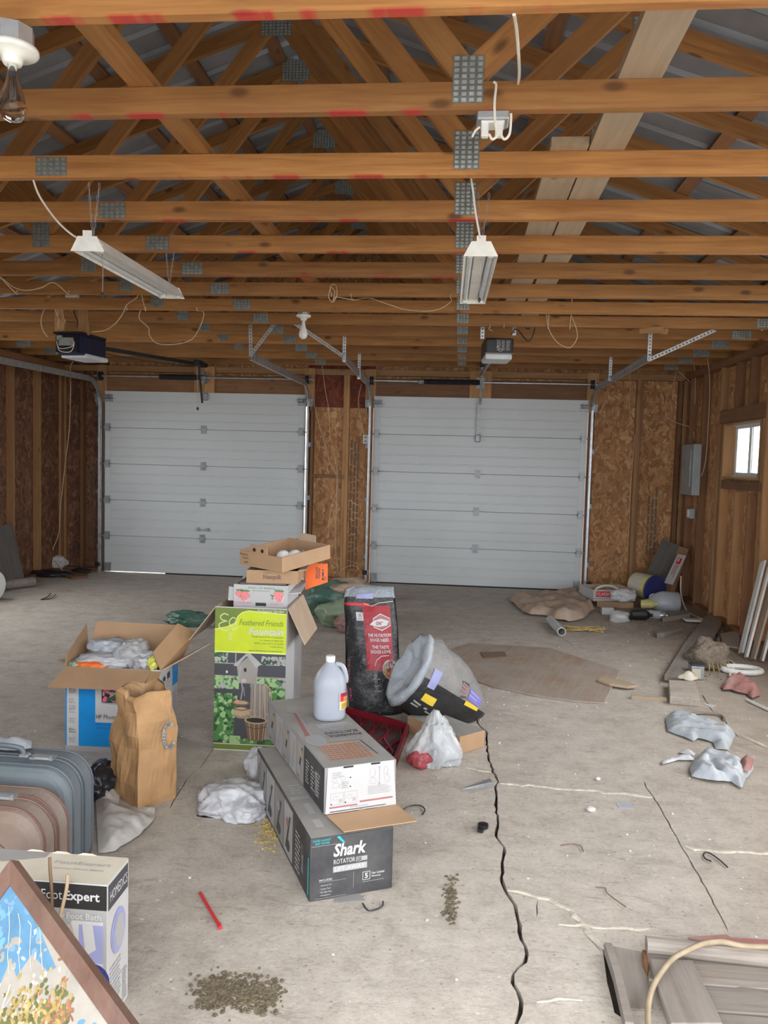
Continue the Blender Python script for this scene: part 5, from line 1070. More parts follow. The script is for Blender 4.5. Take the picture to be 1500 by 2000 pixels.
# --- printer box with bags
w, d, h = .52, .30, .465
t = thing('printer_box', 'white and blue printer carton with open flaps, stuffed with plastic bags', 'box', (-2.08, 4.04, 0), R(2.5)); carton(t, w, d, h, 'white_card', 'kraft', True); wp = W[t]; F = faces(w, d, h)
p = Print(*F['front']); p.rect(0, .0, w, .03, 'ink_lgrey', 1); p.rect(.0, .03, w*.74, h, 'ink_blue', 1.2); p.rect(.008, .03, .073, .425, 'ink_white', 2)
for k, (s_, y) in enumerate((('Print', .41), ('Resolution', .397), ('Scan', .335), ('Resolution', .322), ('Color', .245), ('Capability', .232), ('Paper', .115), ('Sizes', .102))): p.text(s_, .02, y, .04, .010, 'ink_black', 3)
for k in range(7): p.lines(.02, .05+.054*k, .038, .03, 3, 'ink_grey', 3, k)
p.rect(.165, .165, w, h, 'ink_white', 2); p.poly([(.17, .445), (.46, .445), (.46, .41), (.425, .40), (.39, .345), (.235, .345), (.2, .40), (.17, .41)], 'ink_lgrey', 3); p.poly([(.175, .42), (.22, .36), (.235, .345), (.2, .345), (.172, .375)], 'ink_slate', 3.2); p.poly([(.455, .42), (.41, .36), (.4, .345), (.43, .345), (.458, .375)], 'ink_slate', 3.2); p.rect(.235, .395, .39, .435, 'ink_lgrey', 3.3)
p.rect(.20, .275, .395, .375, 'ink_black', 3.4); p.blots(.205, .28, .39, .37, 70, .016, ['ink_rose', 'ink_pink', 'ink_lgrey', 'ink_dkgreen', 'ink_rose'], 4, 3); p.disc(.30, .34, .02, .02, 'ink_pink', 5); p.disc(.32, .3, .016, .014, 'ink_rose', 5); p.ring([(.20, .275), (.25, .27), (.395, .27)], .006, 'ink_grey', 5)
p.text('HP', .17, .185, .03, .022, 'ink_black', 4, 0, .01); p.text('Photosmart 2600 series', .212, .185, .29, .024, 'ink_black', 4); p.text('Full-color printer, copier, scanner', .175, .148, .22, .010, 'ink_navy', 4); p.text('printing, copying, and more', .175, .13, .19, .010, 'ink_navy', 4); p.done('front_print', t)
p = Print(*F['right']); p.rect(.205, .32, d, h, 'ink_blue', 2); p.ring([(.235, .40), (.27, .40), (.27, .445), (.235, .445)], .003, 'ink_white', 3, True); p.text('hp', .241, .41, .022, .024, 'ink_white', 3, .2); p.lines(.03, .34, .15, .05, 3, 'ink_grey', 2, 4); p.rect(.03, .385, .085, .42, 'ink_grey', 2); p.rect(.11, .385, .16, .42, 'ink_slate', 2); p.disc(.06, .40, .02, .012, 'ink_black', 3)
for k in range(4): p.lines(.02+.06*(k % 2), .05+.14*(k//2), .05, .11, 10, 'ink_lgrey', 2, 30+k)
p.lines(.2, .05, .09, .24, 14, 'ink_lgrey', 2, 41); p.done('side_print', t)
def wflap(name, q, m, th=.005): return flap(name, [wp @ V3(x) for x in q], m, t, th)
wflap('front_flap', [(.0, .0, h), (-.035, -.135, h-.075), (w-.06, -.135, h-.075), (w-.05, .0, h)], 'kraft'); wflap('inner_front_flap', [(w-.05, -.0, h-.006), (w-.058, -.135, h-.088), (w+.008, -.125, h-.088), (w+.003, -.0, h-.004)], 'kraft_dark')
wflap('back_flap', [(.0, d, h), (w, d, h), (w+.0, d+.06, h+.17), (.02, d+.06, h+.175)], 'kraft'); wflap('left_flap', [(0, .0, h), (0, d, h), (-.03, d+.04, h+.16), (-.005, .03, h+.055)], 'kraft')
wflap('right_flap', [(w, .0, h), (w-.05, .02, h+.09), (w+.03, .20, h+.215), (w+.11, d-.02, h+.15), (w+.055, d*.6, h)][::-1], 'kraft_dark'); wflap('left_outer_flap', [(0, .05, h-.003), (0, .25, h-.003), (-.11, .13, h-.002)], 'kraft_dusty'); wflap('right_outer_flap', [(w, .0, h-.003), (w+.12, .10, h+.06), (w+.21, .22, h+.105), (w+.03, .23, h+.005)], 'kraft_dusty')
def inbag(lab, p, r, m, sd, amp=.3, g=None, rz=0, sub=4): return tag(crumple('plastic_bag', wp @ V3(p), r, m, None, sd, amp, 1.9, sub, None, rz), lab, 'bag', 'bags stuffed in the printer carton')
inbag('crumpled blue-grey plastic bag at back left of the printer carton', (.14, .22, h+.06), (.105, .07, .05), 'film_grey', 3); inbag('white plastic bag with printing across the middle of printer carton', (.19, .12, h+.012), (.17, .085, .042), 'film_white', 5, .35)
inbag('clear plastic bag over the white bags in the printer carton', (.32, .15, h+.045), (.085, .10, .075), 'film_clear', 9, .3); inbag('white bag with dark blue scrawls, right part of printer carton', (.40, .09, h+.015), (.07, .06, .055), 'film_white', 11, .35)
inbag('small orange plastic bag at front of the printer carton', (.12, .035, h+.0), (.085, .03, .022), 'film_orange', 13); inbag('yellow wrapper at right edge of the printer carton', (.468, .05, h+.02), (.028, .04, .04), 'film_yellow', 15); inbag('green and yellow wrapper at left front corner of printer carton', (.035, .04, h-.0), (.03, .03, .02), 'film_ltgreen', 17)
p = Print((wp @ V3((.345, .05, h+.05))), (1, 0, 0), (0, .5, .8)); 
# --- paper grocery bag
rg = []; fr_, rr_ = V3((-1.405, 3.40, 0)), V3((-1.285, 3.55, 0)); bx = (rr_-fr_); by = V3((-bx.y, bx.x, 0)).normalized()*.27; c0 = (fr_+rr_)/2+by/2; n_ = 40
for zi, (z, sx_, sy_, ox, oy, ns) in enumerate(((.001, 1, 1, 0, 0, .004), (.03, 1.03, 1.02, 0, 0, .008), (.10, 1.05, 1.02, 0, 0, .012), (.18, 1.04, .98, .0, 0, .014), (.26, 1.02, .90, .005, .01, .016), (.33, .99, .78, .01, .01, .018), (.39, .95, .64, .015, .0, .02), (.43, .93, .52, .02, -.01, .02), (.47, .90, .42, .02, -.02, .022), (.505, .86, .36, .025, -.03, .02), (.52, .8, .34, .03, -.035, .016))):
    ring_ = []
    for i in range(n_):
        a = 4*i/n_; s_ = int(a); f_ = a-s_; u, v = ((f_, 0), (1, f_), (1-f_, 1), (0, 1-f_))[s_]
        q = c0+bx*(u-.5)*sx_+by*(v-.5)*sy_+V3((ox, oy, z)); nn = V3((q.x*9, q.y*9, z*8)); k = NZ.noise(nn)*1.2+(.5-crease(nn*.6, 1.0))*1.2
        if zi > 7: q.z += .02*NZ.noise(q*14)+(.02 if v > .6 else 0)
        q += (q-c0-V3((0, 0, z))).normalized()*k*ns*1.7; ring_.append(q)
    rg.append(ring_)
t = thing('paper_bag', 'tall crumpled brown paper grocery bag standing against the printer carton', 'bag', c0); mk('bag_body', loft(rg, False), 'paper_bag', t); inner = [[c0.lerp(q, .93)+V3((0, 0, (q.z-c0.z)*.07)) for q in r_] for r_ in rg[6:]]
mk('bag_lining', loft(inner, False), 'kraft_dark', t); mk('bag_bottom', loft([rg[0], [c0.lerp(q, .5)+V3((0, 0, .001)) for q in rg[0]]]), 'paper_bag', t)
out_ = -by.normalized(); p = Print(mp=lambda x, y, l: fr_+bx.normalized()*x+out_*(.009-.10*max(0, y-.2))+V3((0, 0, y)));
p.ring([(.158+.03*math.cos(a), .31+.055*math.sin(a)) for a in [R(k) for k in range(60, 330, 15)]], .016, 'ink_grey', 8) ; p.done('printed_letter', t, local=False)
# --- suitcases
def suitcase(name, lab, x0, x1, y0, y1, h, r, mface, mside, mtrim, latch_x):
    t = thing(name, lab, 'suitcase', ((x0+x1)/2, (y0+y1)/2, 0)); cx = (x0+x1)/2
    def outline(ins, rr):
        o = []
        for ccx, ccz, a0 in ((x1-ins-rr, rr+ins, -90), (x1-ins-rr, h-ins-rr, 0), (x0+ins+rr, h-ins-rr, 90), (x0+ins+rr, rr+ins, 180)):
            for k in range(9): a = R(a0+90*k/8); o.append((ccx+rr*math.cos(a), ccz+rr*math.sin(a)))
        return o
    def ringy(ins, y, rr): return [(x, y, max(z, .001)) for x, z in outline(ins, rr)]
    ym = (y0+y1)/2
    mk('front_shell', loft([ringy(.035, y0-.004, r-.03), ringy(.018, y0, r-.014), ringy(.004, y0+.014, r-.003), ringy(0, y0+.03, r), ringy(0, ym-.006, r)]), mside, t, smooth=False)
    mk('rear_shell', loft([ringy(0, ym+.006, r), ringy(0, y1-.03, r), ringy(.006, y1-.010, r-.004), ringy(.02, y1, r-.016)]), mside, t)
    mk('seam_band', loft([ringy(.004, ym-.007, r), ringy(.004, ym+.007, r)]), mtrim, t)
    for y, i_ in ((y0+.03, -.0025), (ym-.012, -.003), (ym+.012, -.003), (y1-.03, -.0025)): mk('piping', sweep([V3(q) for q in ringy(i_, y, r)]+[V3(ringy(i_, y, r)[0])], circ(.0035, 5), (0, 1, 0)), mtrim, t)
    mk('front_panel', loft([ringy(.10, y0-.001, r*.8), ringy(.102, y0-.012, r*.78), ringy(.115, y0-.016, r*.7), ringy(.16, y0-.019, r*.5)]), mface, t, smooth=True); mk('panel_piping', sweep([V3(q) for q in ringy(.095, y0-.006, r*.82)]+[V3(ringy(.095, y0-.006, r*.82)[0])], circ(.005, 5), (0, 1, 0)), mtrim, t)
    for lx in latch_x:
        mk('latch', join(box(lx-.045, ym-.022, h-.002, lx+.045, ym+.022, h+.006), box(lx-.02, ym-.03, h+.004, lx+.035, ym-.004, h+.013)), 'galvanized', t)
    hx = latch_x[-1]-.17
    mk('handle', sweep(smooth_path([(hx-.09, ym, h+.002), (hx-.08, ym-.0, h+.03), (hx-.03, ym-.01, h+.042), (hx+.03, ym-.01, h+.042), (hx+.08, ym, h+.03), (hx+.09, ym, h+.002)], 5), circ(.011, 8, .008), (0, 1, 0)), mtrim, t, smooth=True)
    for dx in (-.095, .095): mk('handle_mount', bevelled(box(hx+dx-.018, ym-.016, h-.001, hx+dx+.018, ym+.016, h+.012), .004, 1), 'galvanized', t)
    return t
suitcase('suitcase', 'dusty grey-blue hard suitcase standing behind the brown one', -2.02, -1.375, 2.70, 2.91, .462, .11, 'leather_blue', 'suit_blue_dust', 'leather_blue', (-1.85, -1.53))
suitcase('suitcase', 'dusty reddish-brown leather suitcase standing in front of the blue one', -1.90, -1.345, 2.44, 2.66, .42, .12, 'leather_brown', 'suit_brown_dust', 'leather_brown', (-1.82, -1.535))
q = V3((-1.70, 2.80, .478)); tag(sheet('folded_papers', [(-1.95, 2.835), (-1.66, 2.835), (-1.615, 2.87), (-1.66, 2.95), (-1.95, 2.94)], 'film_blue', None, .022, .012, 3, 9, .463, .018), 'dusty folded blue papers lying on top of the blue suitcase', 'papers')
# --- stuff behind suitcases
tag(crumple('plastic_bag', G(212, 1560)+V3((-.07, .04, .05)), (.085, .12, .085), 'film_black', None, 21, .35, 2, 4, .001), 'shiny black plastic bag crumpled behind the blue suitcase', 'bag')
tag(sheet('plastic_sheet', [G(x, y).to_2d() for x, y in [(186, 1555), (235, 1548), (232, 1575), (303, 1582), (302, 1605), (270, 1640), (225, 1668), (192, 1672)]], 'film_dusty', None, .05, .0, 5, 6, 0, .014), 'dusty white plastic sheet on the floor between blue suitcase and paper bag', 'sheet')
# --- foot bath box
w, d, h = .44, .15, .428
t = thing('footbath_box', 'tall white carton with black lettered band behind the framed painting', 'box', (-1.372, 2.04, 0), R(.5)); carton(t, w, d, h, 'white_card'); F = faces(w, d, h); wfb = W[t]
p = Print(*F['front']); p.rect(.0, h-.075, w, h-.004, 'ink_black', 1); p.rect(.0, .0, w, h-.075, 'ink_lgrey', 1)
p.text('Foot', .252, h-.05, .06, .027, 'ink_white', 3); p.text('Expert', .318, h-.058, .102, .035, 'ink_white', 3, 0, .025); p.text('Luxury', .24, h-.106, .08, .022, 'ink_white', 5); p.text('Foot Bath', .325, h-.103, .10, .018, 'ink_white', 5, 0, .02)
p.poly([(.25, .10), (.34, .32), (.43, .32), (.43, .10)], 'ink_white', 2); p.rect(.36, .2, .43, .31, 'ink_violet', 2.2); p.poly([(.27, .31), (.34, .31), (.36, .22), (.40, .19), (.39, .17), (.30, .2), (.26, .25)], 'ink_skin', 3); p.poly([(.37, .31), (.40, .31), (.41, .24), (.38, .22)], 'ink_white', 3); p.disc(.40, .15, .05, .05, 'ink_navy', 3.5); p.disc(.40, .15, .032, .035, 'ink_violet', 4); p.disc(.405, .155, .018, .022, 'ink_sky', 4.2); p.disc(.36, .09, .09, .03, 'ink_violet', 3.2); p.rect(.0, .0, .44, .03, 'ink_lgrey', 3); p.done('front_print', t)
p = Print(*F['right']); p.poly([(.008, h-.08), (.14, h-.08), (.14, h-.008), (.008, h-.008)], 'ink_slate', 2); p.text('HOMEDICS', .018, h-.06, .115, .03, 'ink_white', 3); p.disc(.075, .255, .05, .065, 'ink_violet', 2); p.disc(.085, .25, .03, .05, 'ink_lgrey', 2.5); p.ring([(.05, .20), (.035, .25), (.06, .31)], .004, 'ink_grey', 3); p.lines(.02, .06, .09, .12, 9, 'ink_lgrey', 2, 7); p.lines(.105, .02, .035, .1, 12, 'ink_grey', 2, 8); p.done('side_print', t)
p = Print(*F['top']); p.rect(.0, 0, w, d, 'ink_cream', 1); p.text('FootExpert', .24, .085, .17, .022, 'ink_grey', 3); p.text('Luxury Foot Bath', .24, .06, .16, .012, 'ink_grey', 3); p.poly([(.0, .1), (.09, .08), (.2, .12), (.2, d), (0, d)], 'dusty_top', 2); p.done('top_print', t)
for k, (a, b) in enumerate((((70, 1672), (101, 1668)), ((110, 1668), (136, 1666)), ((138, 1668), (152, 1672)))): mk('torn_edge', plate([wfb @ V3((.12+.08*k, d-.004, h)), wfb @ V3((.19+.08*k, d-.004, h)), wfb @ V3((.17+.08*k, d+.002, h+.004)), wfb @ V3((.14+.08*k, d, h+.006))], .002), 'ink_cream', t)
# sticks poking up against it
tag(mk('twig', tube([V(97, 1675, 2.02), V(98, 1700, 2.015), V(101, 1740, 2.01), V(102, 1790, 2.005)], .0045), 'ink_brown'), 'dark stick leaning against front of the footbath carton', 'stick'); tag(mk('paintbrush', tube([V(132, 1708, 2.03), V(130, 1735, 2.02), V(121, 1775, 2.0), V(113, 1805, 1.985)], .005), 'ink_tan'), 'pale thin brush handle leaning against the footbath carton', 'stick')
# --- framed painting standing on its corner
tau, psi = R(30), R(-23); Ap = V(28, 1680, 1.92)
nrm = V3((math.sin(psi)*math.cos(tau), -math.cos(psi)*math.cos(tau), math.sin(tau)))
def onpl(px, py): d_ = ray(px, py); return CO+d_*((Ap-CO).dot(nrm)/d_.dot(nrm))
e1 = (onpl(263, 2000)-Ap).normalized(); e2 = (onpl(0, 1718)-Ap); e2 = (e2-e1*e2.dot(e1)).normalized()
L1, L2 = .62, .42
if (Ap+e1*L1+e2*L2).z < .004: L2 = (Ap.z+e1.z*L1-.004)/-e2.z
mt = Mx((e1, e2, nrm)).transposed().to_4x4(); mt.translation = Ap
if e1.cross(e2).dot(nrm) < 0: mt = Mx((e1, e2, e1.cross(e2))).transposed().to_4x4(); mt.translation = Ap
t = thing('framed_painting', 'landscape painting in a brown frame tilted on its corner, nearest the camera', 'painting', world=mt); sg = 1 if (e1.cross(e2)).dot(nrm) > 0 else -1
fw_ = .043
for a, b, c, d_ in (((0, 0), (L1, 0), (L1-fw_, fw_), (fw_, fw_)), ((L1, 0), (L1, L2), (L1-fw_, L2-fw_), (L1-fw_, fw_)), ((L1, L2), (0, L2), (fw_, L2-fw_), (L1-fw_, L2-fw_)), ((0, L2), (0, 0), (fw_, fw_), (fw_, L2-fw_))):
    Q = [a, b, c, d_]; v = [V3((x, y, .014*sg if i < 2 else .006*sg)) for i, (x, y) in enumerate(Q)]+[V3((x, y, -.016*sg)) for x, y in Q]; mk('frame_rail', (v, [(0, 1, 2, 3), (7, 6, 5, 4)]+[(i, i+4, (i+1) % 4+4, (i+1) % 4) for i in range(4)]), 'frame_wood', t, local=True)
mk('canvas', box(fw_-.004, fw_-.004, min(-.006*sg, .001*sg), L1-fw_+.004, L2-fw_+.004, max(-.006*sg, .001*sg)), 'ink_cream', t, local=True)
# picture drawn upright in the photograph: image x runs (e1-e2), image y runs -(e1+e2)
ux, uy = (V3((1, -.9, 0))).normalized(), (V3((-1, -1.05, 0))).normalized(); a_, b_ = fw_, L1-fw_; c_, dd_ = fw_, L2-fw_
def clampp(q): return V3((min(b_, max(a_, q.x)), min(dd_, max(c_, q.y)), 0))
oo = V3((a_, c_, 0))
p = Print(mp=lambda x, y, l: (lambda q: V3((q.x, q.y, (.0012+.00025*l)*sg)))(clampp(oo+ux*x+uy*y)))
p.poly([(0, 0), (.6, -.54), (.3, -.8), (-.6, -.6)], 'paint_haze', 1)
p.poly([(0, .0), (.10, -.09), (.18, -.20), (.155, -.205), (.10, -.165), (.06, -.21), (.035, -.17), (.005, -.235), (-.03, -.20), (-.06, -.245), (-.14, -.22), (-.3, -.25), (-.3, -.1)], 'paint_blue', 2)
rd = random.Random(4)
for k in range(150): x, y = rd.uniform(-.28, .16), rd.uniform(-.2, -.0); p.disc(x, y, rd.uniform(.006, .02), rd.uniform(.004, .01), rd.choice(['paint_blue2', 'paint_blue', 'ink_sky', 'paint_blue2', 'paint_haze']), 2.2+.01*k, 7, rd.uniform(-1, 1)) if y > -.2+abs(x)*.25 and abs(x) < -y*1.1+.02 else None
for k in range(7): x = -.1+.035*k; p.ring([(x, -.05-.02*abs(k-3)), (x+.012, -.10), (x+.018, -.16), (x+.03, -.2)], .0018, 'ink_cream', 5+.05*k)
def strokes(cx, cy, sx_, sy_, n, r, ms, l, sd):
    rd = random.Random(sd)
    for k in range(n): p.disc(cx+rd.gauss(0, sx_), cy+rd.gauss(0, sy_), r*rd.uniform(.5, 1.4), r*rd.uniform(.4, 1), rd.choice(ms), l+.004*k, 6, rd.uniform(0, 3))
strokes(-.13, -.40, .06, .075, 1500, .007, ['paint_leaf', 'paint_gold', 'paint_rust', 'paint_haze', 'paint_leaf'], 3, 5); strokes(.10, -.37, .04, .055, 1500, .007, ['paint_leaf', 'paint_gold', 'paint_leaf', 'paint_gold', 'ink_tan'], 3, 6); strokes(.19, -.355, .025, .05, 900, .007, ['paint_rust', 'paint_gold', 'paint_leaf', 'paint_rust'], 3, 7); strokes(.03, -.50, .10, .05, 1100, .008, ['paint_gold', 'paint_haze', 'paint_leaf'], 3, 8); strokes(.28, -.39, .02, .03, 80, .010, ['paint_blue', 'ink_sky'], 3, 9); strokes(.0, -.20, .12, .05, 90, .007, ['paint_haze', 'ink_cream'], 3, 10)
p.ring([(-.02, -.45), (.0, -.36), (.03, -.27), (.045, -.225)], .005, 'ink_cream', 6); p.ring([(.015, -.31), (.0, -.26), (.005, -.24)], .002, 'ink_cream', 6); p.ring([(.025, -.28), (.055, -.25), (.06, -.235)], .002, 'ink_cream', 6); p.done('painted_picture', t)

# --- white bag by the vacuum boxes
q = G(463, 1570); tag(crumple('plastic_bag', (q.x+.03, q.y-.03, .025), (.165, .14, .08), 'film_white', None, 31, .38, 1.7, 5, .001, .2), 'crumpled white plastic bag on the floor left of the vacuum cartons', 'bag')
q = G(503, 1522); tag(crumple('plastic_bag', (q.x-.01, q.y+.06, .05), (.065, .10, .075), 'film_white', None, 37, .35, 1.8, 4, .001), 'small white bag with red print wedged behind the lower vacuum carton', 'bag')
p = Print(V3((q.x-.03, q.y-.035, .04)), (1, .2, 0), (0, .3, 1))
# --- kibble sacks
def sack(t, base, axis_u, H_, Wd, Dp, lean, mat_, seed, name='sack_body'):
    """tall soft sack: returns the map of its front skin"""
    ux_ = V3(axis_u).normalized(); fwd = V3((ux_.y, -ux_.x, 0)); up = V3(lean).normalized()
    def S(u, v, s_=1, l=0):
        k = 1+.05*math.sin(v*5+u*3)+.04*NZ.noise(V3((u*4+seed, v*5, s_))); bul = (1-abs(2*u-1)**2.6)**.6 if 0 < u < 1 else 0
        dp = Dp*(.5*(1-.75*v**2)+.06*NZ.noise(V3((u*5, v*6, seed))))*bul; e = .05*(1-crease(V3((u*2+seed, v*3, s_)), 1.3))*Dp
        return V3(base)+ux_*Wd*((u-.5)*(1-.10*v)*k)+up*H_*v+fwd*s_*(dp-e+.0012*l)
    nu, nv = 26, 30; v = []; f = []
    for s_ in (1, -1):
        for j in range(nv+1):
            for i in range(nu+1): v.append(S(i/nu, j/nv, s_))
        o = 0 if s_ > 0 else (nu+1)*(nv+1)
        for j in range(nv):
            for i in range(nu):
                q = (o+j*(nu+1)+i, o+j*(nu+1)+i+1, o+(j+1)*(nu+1)+i+1, o+(j+1)*(nu+1)+i); f.append(q if s_ > 0 else q[::-1])
    b = (nu+1)*(nv+1); f += [(i+1, i, b+i, b+i+1) for i in range(nu)]
    mk(name, (v, f), mat_, t, smooth=True); return S
bs = G(738, 1400); t = thing('dog_food_sack', 'tall black dog food sack with a dark red panel, standing open', 'bag', (bs.x, bs.y+.1, 0))
S = sack(t, (bs.x-.01, bs.y+.12, .004), (1, .16, 0), .735, .37, .22, (-.13, .12, 1), 'bag_black', 3)
p = Print(mp=lambda x, y, l: S(x, y, 1, l+1.5))
p.rect(.36, .38, .88, .93, 'ink_crimson', 1, 8, 10); p.rect(.22, .80, .36, .87, 'ink_white', 2, 3, 2); p.rect(.26, .83, .32, .86, 'ink_grey', 3, 2, 2); p.rect(.24, .81, .34, .82, 'ink_grey', 3, 2, 1)
p.poly([(.47, .77), (.55, .80), (.70, .82), (.84, .80), (.80, .76), (.64, .75)], 'ink_white', 4); p.poly([(.55, .82), (.70, .86), (.86, .82), (.86, .76), (.70, .72), (.55, .75)], 'ink_maroon', 3); p.ring([(.55, .82), (.70, .86), (.86, .82), (.86, .76), (.70, .72), (.55, .75)], .008, 'ink_white', 4.5, True); p.text('CHOW', .60, .765, .2, .03, 'ink_crimson', 5, .2, .03)
for s_, x, y, wd in (('THE NUTRITION', .42, .665, .44), ('DOGS NEED.', .46, .625, .37), ('THE TASTE', .48, .565, .33), ('DOGS LOVE.', .45, .525, .40)): p.text(s_, x, y, wd, .028, 'ink_white', 5, 0, .02, -.0)
p.disc(.80, .385, .155, .085, 'ink_white', 3, 26); p.disc(.80, .385, .142, .077, 'ink_tan', 4, 26); p.blots(.67, .32, .90, .40, 60, .016, ['ink_brown', 'ink_orange', 'ink_maroon', 'ink_tan'], 5, 2, 6); p.blots(.70, .40, .9, .45, 14, .02, ['ink_lgrey', 'ink_grey'], 5, 3); p.ring([(.5, .42), (.55, .47), (.65, .50), (.8, .505)], .006, 'ink_white', 3)
for k, y in enumerate((.34, .285, .235)): p.ring([(.50+.025*math.cos(a), y+.012*math.sin(a)) for a in range(7)], .006, 'ink_lgrey', 4); p.lines(.46, y-.035, .13, .015, 2, 'ink_lgrey', 4, k)
p.poly([(.45, .17), (.92, .20), (.92, .01), (.50, .01)], 'ink_slate', 2); p.blots(.68, .11, .82, .165, 20, .02, ['ink_purple', 'ink_green', 'ink_lgrey', 'ink_maroon'], 3, 7)
p.rect(.0, .925, .5, .95, 'ink_red', 2, 8, 1); p.ring([(.4, .945), (.55, .925), (.7, .955), (.95, .965)], .006, 'ink_cream', 4); p.done('front_print', t, local=False)
p = Print(mp=lambda x, y, l: S(.015+.085*y, x, 1, l+1.5)); p.text('COMPLETE', .26, .2, .2, .5, 'ink_maroon', 2); p.done('side_print', t, local=False)
p = Print(mp=lambda x, y, l: S(.015+.085*y, x, 1, l+1.5)); p.text('CHOW', .10, .2, .11, .6, 'ink_rose', 2); p.done('side_print', t, local=False)
mouth = S(.5, 1.0); k_ = [S(u/10, 1.0, 1) for u in range(11)]+[S(1-u/10, 1.0, -1) for u in range(11)]; c_m = sum(k_, V3())/22
mk('lining', loft([[c_m+(q-c_m)*1.0+V3((0, 0, -.004)) for q in k_], [c_m+(q-c_m)*.93+V3((0, .02, .045)) for q in k_], [c_m+(q-c_m)*.80+V3((.02, .06, .06)) for q in k_]], False), 'bag_silver', t, smooth=True); mk('lining_strip', plate([S(.25, .99)+V3((0, -.012, 0)), S(.60, .99)+V3((0, -.012, .0)), S(.60, 1.02)+V3((0, -.012, .016)), S(.27, 1.0)+V3((0, -.012, .018))], .002), 'ink_violet', t)
tag(crumple('rag', c_m+V3((-.12, .12, .03)), (.15, .06, .035), 'brown_paper', None, 5, .3, 2, 3), 'bundle of tan crumpled paper lying behind top of the dog food sack', 'paper')
# second sack, lying with its mouth towards the camera's left
def P3(x, y, Y): return V(600+x/4.167, 1120+y/4.167, Y)
t = thing('dog_food_sack', 'slumped black sack with crumpled silver open mouth, leaning on the upright sack', 'bag', G(880, 1395))
ax0, ax1 = P3(860, 790, 4.72), P3(1400, 1115, 4.98); dv = (ax1-ax0); dl_ = dv.length; dv.normalize(); sd_ = dv.cross(V3((0, 0, 1))).normalized(); upv = sd_.cross(dv)
prof_ = [(0.0, .245, .155), (.08, .25, .165), (.2, .245, .17), (.38, .225, .165), (.58, .195, .15), (.78, .15, .125), (.92, .105, .10), (1.0, .06, .07)]
rg = []
for i, (s_, a, b) in enumerate(prof_):
    cc = ax0+dv*dl_*s_; r_ = []
    for k in range(36):
        an = 2*math.pi*k/36; q = upv*a*math.cos(an)+sd_*b*math.sin(an); nn = V3((an*1.2, s_*4, 2.2)); q *= 1+.12*NZ.noise(V3((math.cos(an)*2, math.sin(an)*2, s_*5)))-.07*(1-crease(V3((math.cos(an)*1.5, math.sin(an)*1.5, s_*2.5)), 1.5))
        q = cc+q; q.z = max(q.z, .004); r_.append(q)
    rg.append(r_)
def halves(rg, ks): return loft([[r_[k] for k in ks] for r_ in rg], False)
vs_, fs_ = [q for r_ in rg for q in r_], []; up_f, lo_f = [], []
for i in range(len(rg)-1):
    for k in range(36):
        f_ = (i*36+k, i*36+(k+1) % 36, (i+1)*36+(k+1) % 36, (i+1)*36+k); (up_f if (k < 9 or k > 31) else lo_f).append(f_)
mk('sack_back', (vs_, up_f), 'bag_dusty', t, smooth=True); mk('sack_body', (vs_, lo_f+[tuple(range(7*36, 8*36))]), 'bag_black', t, smooth=True)
c_m = sum(rg[0], V3())/36
mk('sack_mouth', loft([rg[0], [c_m+(q-c_m)*1.02-dv*.035+V3((0, 0, .01*math.sin(k))) for k, q in enumerate(rg[0])], [c_m+(q-c_m)*(.86+.05*math.sin(k*1.7))-dv*.045 for k, q in enumerate(rg[0])], [c_m+(q-c_m)*(.55+.14*math.sin(k*1.1))-dv*.015 for k, q in enumerate(rg[0])], [c_m+(q-c_m)*.2+dv*.05 for q in rg[0]]]), 'bag_silver', t, smooth=True)
def sidep(s_, an, l):
    i = min(len(prof_)-2, max(0, sum(1 for q in prof_ if q[0] <= s_)-1)); f_ = (s_-prof_[i][0])/(prof_[i+1][0]-prof_[i][0]); kk = (an/(2*math.pi)*36) % 36; k0 = int(kk); g = kk-k0
    A_ = rg[i][k0].lerp(rg[i][(k0+1) % 36], g); B_ = rg[i+1][k0].lerp(rg[i+1][(k0+1) % 36], g); q = A_.lerp(B_, f_); c = (ax0+dv*dl_*s_); return q+(q-c).normalized()*(.003+.0012*l)
sgn_ = 1 if sidep(.5, R(90), 0).y < ax0.lerp(ax1, .5).y else -1
p = Print(mp=lambda x, y, l: sidep(x, sgn_*y, l)); p.rect(.60, R(62), .82, R(85), 'ink_purple', 1, 4, 4); p.rect(.60, R(88), .82, R(97), 'ink_yellow', 1, 4, 2); p.lines(.61, R(66), .2, R(16), 2, 'ink_violet', 2, 1); p.done('printed_label', t, local=False)
p = Print(mp=lambda x, y, l: sidep(x, sgn_*y, l)); p.rect(.10, R(110), .26, R(122), 'ink_yellow', 1, 3, 2); p.lines(.05, R(128), .25, R(14), 2, 'ink_lgrey', 2, 2); p.done('printed_label', t, local=False)
p = Print(mp=lambda x, y, l: sidep(x, sgn_*y, l)); p.rect(.06, R(72), .16, R(100), 'ink_violet', 1, 3, 3); p.done('printed_label', t, local=False)
p = Print(mp=lambda x, y, l: sidep(x, sgn_*y, l)); p.poly([(.46, R(60)), (.58, R(55)), (.58, R(85)), (.50, R(90))], 'ink_slate', 1); p.lines(.47, R(62), .1, R(20), 3, 'ink_maroon', 2, 3); p.done('printed_label', t, local=False)


